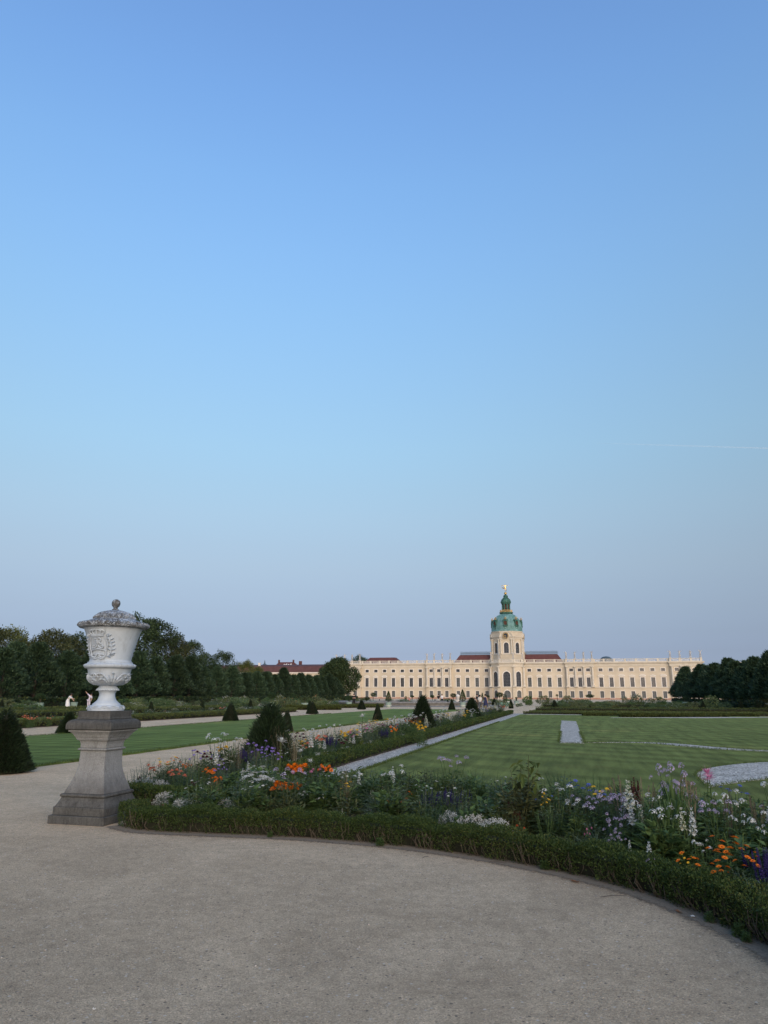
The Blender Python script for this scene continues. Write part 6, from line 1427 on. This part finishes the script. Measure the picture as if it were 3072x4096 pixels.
def long_fill(n_, y0, y1, big=1.0):
    for _ in range(n_):
        y = R.uniform(y0, y1); x = R.uniform(BX0+.1, -5.78); k = R.choices(kinds, wts)[0]; lab, _, (a, b) = LB[k]
        if k in ('phlox_w','snap_w','white_daisy') and y < 13.5: continue
        later(-y, 1, lab, lambda L_, k=k, x=x, y=y, h=R.uniform(a, b)*big*(.85 if y < 14 else 1), lab=lab, v=R.randrange(3): grow(SP[k][v], x, y, h, L_, 'plant' if 'foliage' in lab or 'clump' in lab else 'flower', SNAME[k], lab.split(' in the')[0] + ' of the long bed', wscale=1.1*big, split=False))
long_fill(110, 10.6, 16); long_fill(130, 16, 24); long_fill(130, 24, 38, 1.1); long_fill(90, 38, 66, 1.2)
flush('%s, %s of its kind from the far end')
for i in range(60):   # silver edging along the hedge
    y = 13 + 53*(i/60)**1.3; grow(SP['dusty'][i % 3], -5.75+R.uniform(-.06,.06), y, R.uniform(.20,.30), 'silver dusty miller edging the long bed hedge, %s from the near end' % ordinal(i+1), 'plant', 'dusty_miller', 'silver edging of the long bed')
for a in (('mari_y',1672,2890,24.0,'bright yellow marigold cluster in the middle of the long bed',1.0), ('mari_y',1690,2905,22.5,'lower yellow marigold by the hedge of the long bed',.9), ('dahlia_d',1372,2955,17.2,'dark crimson dahlia in the near third of the long bed',1.0), ('mari_y',1383,2925,19,'small yellow marigolds in the near third of the long bed',.8), ('salmon',1290,2940,17.5,'pinkish flower at the left side of the long bed',.9), ('marigold',1575,2910,22.5,'orange marigold left of the yellow cluster',.8), ('grasses',1490,2850,24.5,'tall pale dry grass before the lawn-edge cone',1.2), ('phlox_w',1590,2875,25,'broad white phlox patch left of the tall bed cone',1.5), ('cleome_w',1449,2855,19,'white spider flower standing tall above the lawn',.7), ('cleome_w',1580,2863,22,'small white bud flower above the long bed',.5), ('snap_w1',1255,2900,15.8,'white snapdragon spire right of the shaggy near cone',.8), ('grasses',1185,2905,14.2,'brown wispy grass beside the shaggy near cone',1.2), ('mari_y',1853,2858,39,'yellow marigold far along the long bed',1.4)):
    hero(*a[:5], wscale=a[5])
# ---- left beds: orange, white and pale flowers behind the walk
LF = {'leafy_s': 4, 'feather_b': 4, 'olive': 3, 'salmon': .25, 'white_daisy': 1.5, 'snap_w': .5, 'yarrow_c': 1.2, 'mari_y': .3, 'phlox_w': .6, 'grasses': .6}
kinds = list(LF); wts = list(LF.values()); NM = {'leafy_s':'small-leaved green clump','feather_b':'grey-green feathery clump','olive':'olive foliage clump','salmon':'salmon-orange zinnia','white_daisy':'white daisy clump','snap_w':'white snapdragon clump','yarrow_c':'creamy yarrow clump','mari_y':'yellow marigold','phlox_w':'white phlox clump','grasses':'dry grass tuft'}
for _ in range(170):
    y = R.uniform(23, 66); x = R.uniform(-28.4, -26.1); k = R.choices(kinds, wts)[0]; later(x, y, NM[k] + ' in the strip along the left walk', lambda L_, k=k, x=x, y=y, h=R.uniform(.35,.65)*1.05, v=R.randrange(3): grow(SP[k][v], x, y, h, L_, 'plant', SNAME[k], NM[k] + ' along the left walk', split=False, wscale=1.4))
flush('%s, %s such from the left')
for _ in range(150):
    y = R.uniform(30, 100); x = R.uniform(-56, -37 if y < 70 else -29)
    if any(abs(x/y - P(a_, 2800, 60).x/60) < .045 and y < b_ for a_, b_ in ((273,64),(357,76))): continue
    k = R.choices(kinds, wts)[0]; later(x, y, NM[k] + ' in the beds below the left limes', lambda L_, k=k, x=x, y=y, h=R.uniform(.5,.9), v=R.randrange(3): grow(SP[k][v], x, y, h, L_, 'plant', SNAME[k], NM[k] + ' below the left limes', split=False, wscale=1.9))
flush('%s, %s such from the left')
for i, (px, top, Y, sp) in enumerate(((105,2860,30,'salmon'),(122,2868,29.5,'salmon'),(135,2866,29.8,'salmon'),(200,2865,31,'salmon'),(92,2828,55,'salmon'),(265,2868,33,'mari_y'),(660,2843,48,'salmon'))):
    hero(sp, px, top, Y, ['orange-red flowers, leftmost in the left strip bed','orange-red flowers, second in the left strip bed','orange-red flowers, third in the left strip bed','orange-red flowers nearest the half hidden cone','red flowers far left beneath the limes','yellow flowers beside the half hidden cone','orange flowers right of the pedestal in the strip bed'][i], wscale=.9)
# ---- rose and shrub beds before the palace
def shrub_proto(seed, n_, mat, fl=None, nf=0):
    R.seed(seed); p = rvec(n_)*NR.uniform(.35, 1, (n_,1))**.5*np.array([.5,.5,.48]) + np.array([0,0,.5]); p[:,0] += .12*np.sin(p[:,2]*9+seed)
    V = leafquads(p, rvec(n_)+np.array([0,0,.4]), rvec(n_), NR.uniform(.07,.14,n_), NR.uniform(.04,.07,n_)); fo_ = quadmesh('foliage', V, mat); bl = None
    if nf:
        k = rvec(nf)*np.array([.5,.5,.46])*NR.uniform(.8,1.05,(nf,1)) + np.array([0,0,.54]); mb = MB()
        for c in k: mb.blob(c, R.uniform(.018,.034)*1.3, 0, (1,1,.7))
        bl = mb.mesh('bloom', fl)
    return fo_, bl
SH_O = LEAF('rose_leaf_olive', (.075,.095,.042), (.185,.205,.090), trans=.3); SH_G = LEAF('shrub_leaf_green', (.060,.095,.040), (.150,.205,.085), trans=.3); SH_L = LEAF('shrub_leaf_light', (.10,.125,.045), (.23,.26,.10), trans=.3)
SHR = [shrub_proto(1, 700, SH_O), shrub_proto(2, 700, SH_G), shrub_proto(3, 620, SH_O, WHITE, 46), shrub_proto(4, 620, SH_G, CREAM, 22), shrub_proto(5, 560, SH_L), shrub_proto(6, 800, GREEN), shrub_proto(7, 620, SH_O, SALMON, 12)]
SHN = ['olive_shrub','green_shrub','rose_bush','cream_flowered_bush','light_green_shrub','dark_green_shrub','rose_bush']
def shrub(x, y, w_, h_, k, label, group=None, z=0):
    t = thing(SHN[k], label, 'shrub', (x, y, z), R.uniform(0,6.28), group, (w_, w_, h_)); tag(obj('foliage', SHR[k][0], t), kind='stuff')
    if SHR[k][1]: tag(obj('bloom', SHR[k][1], t), kind='stuff')
SN = ['olive loose shrub','green rounded shrub','white-flowering rose bush','grey-green cream-flowered bush','light green shrub','dark green shrub','salmon-dotted rose bush']
R.seed(61)
for _ in range(150):
    k = R.choices(range(7), [4,4,1.8,2,2.2,1.5,.8])[0]; y = R.uniform(89, 130); x = R.uniform(-4, -4 + (y*.30+6))
    if x > 18 and y > 80: x = R.uniform(-4, 17)
    h_ = (R.uniform(.22, .42) if y < 90 else R.uniform(.4, .8)*(1 if R.random() < .85 else 1.5)); later(x, y, SN[k] + ' in the right rose beds', lambda L_, x=x, y=y, h_=h_, k=k, u=R.uniform(1.1,1.9): shrub(x, y, h_*u, h_, k, L_, SN[k] + ' in the right rose beds'))
for _ in range(70):
    k = R.choices(range(7), [4,4,1.2,2,1.5,3,.8])[0]; y = R.uniform(100, 135); x = R.uniform(-52, -6)
    if (x+24)**2 + (y-109.5)**2 < 13.5**2: continue
    h_ = R.uniform(.5, 1.1); later(x, y, SN[k] + ' round the fountain', lambda L_, x=x, y=y, h_=h_, k=k, u=R.uniform(1.1,1.9): shrub(x, y, h_*u, h_, k, L_, SN[k] + ' round the fountain'))
for _ in range(80):
    k = R.choices(range(7), [4,4,1.2,2,1.5,3,.8])[0]; y = R.uniform(45, 105); x = R.uniform(-55, -38 if y < 70 else -30)
    if any(abs(x/y - P(a_, 2800, 60).x/60) < .045 and y < b_ for a_, b_ in ((273,64),(357,76))): continue
    h_ = R.uniform(.6, 1.3); later(x, y, SN[k] + ' in the left beds', lambda L_, x=x, y=y, h_=h_, k=k, u=R.uniform(1.2,2.0): shrub(x, y, h_*u, h_, k, L_, SN[k] + ' in the left beds'))
flush('%s, %s of its kind from the left')
def shrub_px(px, top, Y, wpx, k, label):
    q = P(px, top, Y); dep = (q-Vector((0,0,H))).length*.96; shrub(q.x, Y, wpx/F_PX*dep, q.z, k, label)
for a in ((545,2790,66,60,4,'bushy light shrub right of the urn foot'), (500,2808,60,40,0,'low olive shrub beside the urn foot'), (905,2782,80,40,2,'tall white-flowering shrub left of the slim cone'), (975,2782,78,46,2,'white-flowering shrub right of the slim cone'), (1120,2778,88,42,2,'white-flowering shrub behind the shaggy cone'), (1265,2780,90,44,6,'reddish loose shrub behind the far lawn cone'), (1190,2800,84,40,0,'olive shrub under the mint tub tree'),
          (2170,2780,118,52,0,'loose tall olive shrub right of the tower base'), (2110,2782,112,42,5,'dark dense shrub left before the tower'), (2265,2780,112,44,0,'thin olive shrub right of the dark cone'), (2340,2800,100,70,1,'wide green shrub under the flat standard tree'), (2497,2783,112,28,2,'round white rose standard before the right wing'), (2545,2775,106,50,2,'large white-flowering rose bush before the right wing'), (2600,2790,100,50,2,'white rose bush left of the right lime row'), (2640,2786,112,40,5,'dark shrub near the end of the right limes'), (2690,2806,92,60,3,'pale-flowered low bush before the right limes'), (2842,2780,96,64,4,'big light green bush before the right limes'), (2900,2806,92,50,1,'rounded bush right of the big light bush'), (3050,2785,92,70,4,'light green shrub at the right picture edge'), (2420,2806,92,60,1,'green bush in the middle of the rose beds'), (2010,2800,90,60,0,'wispy olive bush beneath the mushroom tree'), (1620,2795,120,50,3,'pale wispy bush beyond the fountain')):
    shrub_px(*a)
# ================================================================ people
SKIN = M('skin', (.50,.32,.23), .6, .08, 8)
def cloth(n, c): return M('cloth_'+n, c, .9, .12, 12, .3, 60)
CW, CB, CN, CG, CP_, CLIL, CD = cloth('white',(.72,.70,.70)), cloth('black',(.018,.018,.02)), cloth('navy',(.03,.035,.085)), cloth('grey',(.10,.10,.11)), cloth('pink',(.62,.25,.22)), cloth('lilac',(.60,.55,.66)), cloth('sand',(.60,.58,.54))
HAIR = M('hair_dark', (.022,.016,.012), .6, .2, 20)
def sub(J, keys, k=1.18, add=.012): return {a: (*J[a][:3], *[v*k+add for v in J[a][3:]]) for a in keys}
def person(px, foot_Y, hpx_top, label, J, top, legs, facing=0.0, dress=False, hair=True, sleeves=True, size=None):
    q = P(px, hpx_top, foot_Y); s = size or q.z/1.78
    t = thing('person', label, 'person', (q.x, foot_Y, 0), facing, None, s)
    obj('body', skin('body', J, BODYE, SKIN), t)
    arms = ['ls','le','rs','re'] if sleeves else ['ls','rs']
    e = [('wai','che'),('pel','wai'),('che','ls'),('che','rs')] + ([('ls','le'),('rs','re')] if sleeves else [])
    Jt = sub(J, ['wai','pel','che']+arms); Jt['che'] = (*J['che'][:3], .175, .125); Jt['wai'] = (*J['wai'][:3], .155, .115); Jt['pel'] = (*J['pel'][:3], .165, .13)
    obj('dress_top' if dress else 'shirt', skin('shirt', Jt, e, top), t)
    if dress:
        mb = MB(); p0 = J['pel']; km = ((J['lk'][0]+J['rk'][0])/2, (J['lk'][1]+J['rk'][1])/2, min(J['lk'][2], J['rk'][2])-.12)
        rings = [(J['wai'][0],J['wai'][1],J['wai'][2]+.02,.15),(p0[0],p0[1],p0[2],.19),((p0[0]+km[0])/2,(p0[1]+km[1])/2,(p0[2]+km[2])/2,.235),(*km,.28)]
        n_ = 16; vs_ = [(x + r*(1+.06*math.sin(5*2*math.pi*i/n_))*math.cos(2*math.pi*i/n_), y + r*.8*math.sin(2*math.pi*i/n_), z) for x, y, z, r in rings for i in range(n_)]
        mb.add(vs_, [(j*n_+i, j*n_+(i+1) % n_, (j+1)*n_+(i+1) % n_, (j+1)*n_+i) for j in range(3) for i in range(n_)]); obj('skirt', mb.mesh('skirt', legs, True), t)
    else:
        Jl = sub(J, ['pel','lhip','lk','la','rhip','rk','ra'], 1.2, .014); obj('trousers', skin('trousers', Jl, [('pel','lhip'),('lhip','lk'),('lk','la'),('pel','rhip'),('rhip','rk'),('rk','ra')], legs), t)
    hx, hy, hz = J['hea'][:3]; mb = MB(); mb.lathe([(.085,-.05),(.112,.02),(.115,.07),(.09,.12),(.04,.145),(.005,.15)], 14, (hx, hy+.02, hz)); obj('hair', mb.mesh('hair', HAIR, True), t)
    mb = MB(); mb.blob((hx, hy-.105, hz-.005), .018); mb.blob((hx-.1, hy, hz), .02, 0, (.5,1,1.4)); mb.blob((hx+.1, hy, hz), .02, 0, (.5,1,1.4)); obj('face_feature', mb.mesh('face_feature', SKIN, True), t)
    return t
STRIDE = dict(lk=(-.10,-.10,.50,.062), la=(-.10,-.06,.09,.042), lt=(-.10,-.20,.04,.038), rk=(.10,.04,.49,.062), ra=(.10,.24,.12,.042), rt=(.10,.14,.04,.038))
person(1919, 80, 2778, 'man in pale shirt and grey trousers walking away beside the woman', bodyJ(**STRIDE), CD, CG, math.pi+.2)
person(1942, 78, 2788, 'woman in dark navy dress raising a hand beside the man', bodyJ(re=(.30,-.12,1.18,.042), rw=(.22,-.30,1.36,.032), rh=(.18,-.34,1.44,.034,.02)), CN, CN, math.pi-.5, dress=True, sleeves=False, size=.97)
person(1908, 88, 2790, 'person in black partly hidden left of the man in pale shirt', bodyJ(), CB, CB, 1.2, size=1.0)
person(1768, 121, 2786, 'man in white shirt and black trousers standing before the palace', bodyJ(), CW, CB, .3, size=1.02)
person(1754, 124, 2790, 'person in black top and pale trousers left of the white shirt man', bodyJ(), CB, CD, math.pi, size=1.0)
person(1416, 98, 2787, 'person in black standing with folded arms left of the fountain', bodyJ(le=(-.26,-.08,1.15,.045), lw=(-.02,-.20,1.18,.034), lh=(.06,-.2,1.2,.035,.02), re=(.26,-.08,1.15,.045), rw=(.02,-.22,1.14,.034), rh=(-.06,-.22,1.16,.035,.02)), CB, CB, .6, size=1.0)
person(1637, 122, 2798, 'small child in pink by the fountain basin', bodyJ(), CP_, CW, .2, size=.66)
bend = dict(pel=(0,.04,.92,.135,.10), wai=(0,-.02,1.07,.12,.085), che=(0,-.14,1.25,.15,.10), nek=(0,-.22,1.38,.055), hea=(0,-.28,1.47,.085,.095), cro=(0,-.32,1.56,.06), ls=(-.17,-.17,1.30,.06), le=(-.20,-.36,1.12,.045), lw=(-.16,-.58,1.08,.034), lh=(-.14,-.66,1.08,.04,.02), rs=(.17,-.17,1.30,.06), re=(.20,-.30,1.06,.045), rw=(.16,-.46,.92,.034), rh=(.14,-.52,.88,.04,.02))
person(273, 62, 2800, 'woman in white dress stooping to the flowers left of the urn', bodyJ(**bend), CW, CW, math.pi/2+.3, dress=True, size=1.03)
lean = dict(che=(.12,0,1.30,.15,.10), wai=(.05,0,1.10,.12,.085), nek=(.20,0,1.46,.055), hea=(.26,0,1.56,.085,.095), cro=(.30,0,1.66,.06), ls=(-.03,0,1.42,.06), le=(-.26,-.02,1.62,.045), lw=(-.46,-.04,1.82,.034), lh=(-.53,-.04,1.90,.04,.02), rs=(.26,0,1.32,.06), re=(.34,0,1.05,.045), rw=(.32,-.06,.84,.034), rh=(.31,-.08,.76,.04,.02))
person(357, 74, 2793, 'person in lilac top stretching one arm up beside the urn stem', bodyJ(**lean), CLIL, CLIL, .1, size=1.0)
person(72, 68, 2800, 'dim figure in grey standing under the far left limes', bodyJ(), CG, CG, .5, size=.95)
# ================================================================ small things on the sand, contrail
LEAFB = M('fallen_leaf', (.20,.10,.05), .8, .3, 40); PAPER = M('paper_scrap', (.62,.63,.62), .8, .1, 30)
def flat_leaf(px, py, sz, mat, name, label, cat):
    g = G(px, py); mb = MB(); pts = []
    n_ = 10
    for i in range(n_):
        a = 2*math.pi*i/n_; r = sz*(.7+.3*math.cos(2*a))*R.uniform(.8,1.15); pts.append((r*math.cos(a), r*.7*math.sin(a), .006+R.uniform(0,.012)))
    mb.add(pts + [(0,0,.004)], [(i, (i+1) % n_, n_) for i in range(n_)]); o = obj(name, mb.mesh(name, mat), None, (g.x, g.y, .002), (0,0,R.random()*6)); tag(o, label, cat)
flat_leaf(2300, 3530, .05, LEAFB, 'fallen_leaf', 'curled brown leaf lying at the middle of the near hedge foot', 'leaf'); flat_leaf(2715, 3652, .035, LEAFB, 'fallen_leaf', 'reddish-brown leaf at the foot of the right hedge', 'leaf')
flat_leaf(2772, 3672, .024, PAPER, 'paper_scrap', 'larger white paper scrap beside the right hedge', 'litter'); flat_leaf(2828, 3678, .016, PAPER, 'paper_scrap', 'smaller white paper scrap beside the right hedge', 'litter'); flat_leaf(375, 4045, .010, PAPER, 'paper_scrap', 'tiny pale chip near the lower picture edge', 'litter')
for i, (px, py) in enumerate(((2180,3480),(2900,3700),(2960,3750),(2985,3770),(1080,3350),(560,3318),(1520,3385),(2840,3690))):   # weeds rooting along the hedge foot
    g = G(px, py); R.seed(i); grow(SP['leafy'][i % 3], g.x, g.y, R.uniform(.07,.12), 'small green weed at the hedge foot, %s counting from the left' % ORD[[4,6,7,8,2,1,3,5][i]-1], 'weed', 'weed', 'weeds at the hedge foot', z=0)
for i, (px, py, L_, a) in enumerate(((2450,3588,.22,.5),(1990,3452,.18,.0),(1700,3432,.10,1.2),(2560,3600,.10,2.3))):
    g = G(px, py); mb = MB(); mb.tube([(-L_/2,0,.006),(0,.01,.009),(L_/2,-.01,.006)], [.002,.003,.0015], 4); tag(obj('dry_twig', mb.mesh('dry_twig', TWIG), None, (g.x, g.y, .001), (0,0,a)), ['long pale dry twig on the sand before the right hedge','dry twig lying along the hedge foot at centre','short dry twig at the hedge foot left of centre','short dark dry twig before the right hedge'][i], 'twig')
d0, d1 = ray(2380, 1772), ray(3300, 1800)
a, b = d0*(9000/d0.z), d1*(9000/d1.z)
m, t, bs, out = nodes('contrail_vapour')
bs.inputs['Base Color'].default_value = (.95,.95,.95,1); bs.inputs['Roughness'].default_value = 1
tr = nd(t, 'ShaderNodeBsdfTransparent'); ms = nd(t, 'ShaderNodeMixShader', i_0=.06); t.links.new(tr.outputs[0], ms.inputs[1]); t.links.new(bs.outputs[0], ms.inputs[2]); t.links.new(ms.outputs[0], out.inputs[0])
mb = MB(); mb.tube([a, a.lerp(b,.3), a.lerp(b,.7), b], [3, 18, 26, 28], 8)
tag(obj('contrail', mb.mesh('contrail', m, True)), 'faint thin white aircraft trail in the right of the sky', 'contrail')
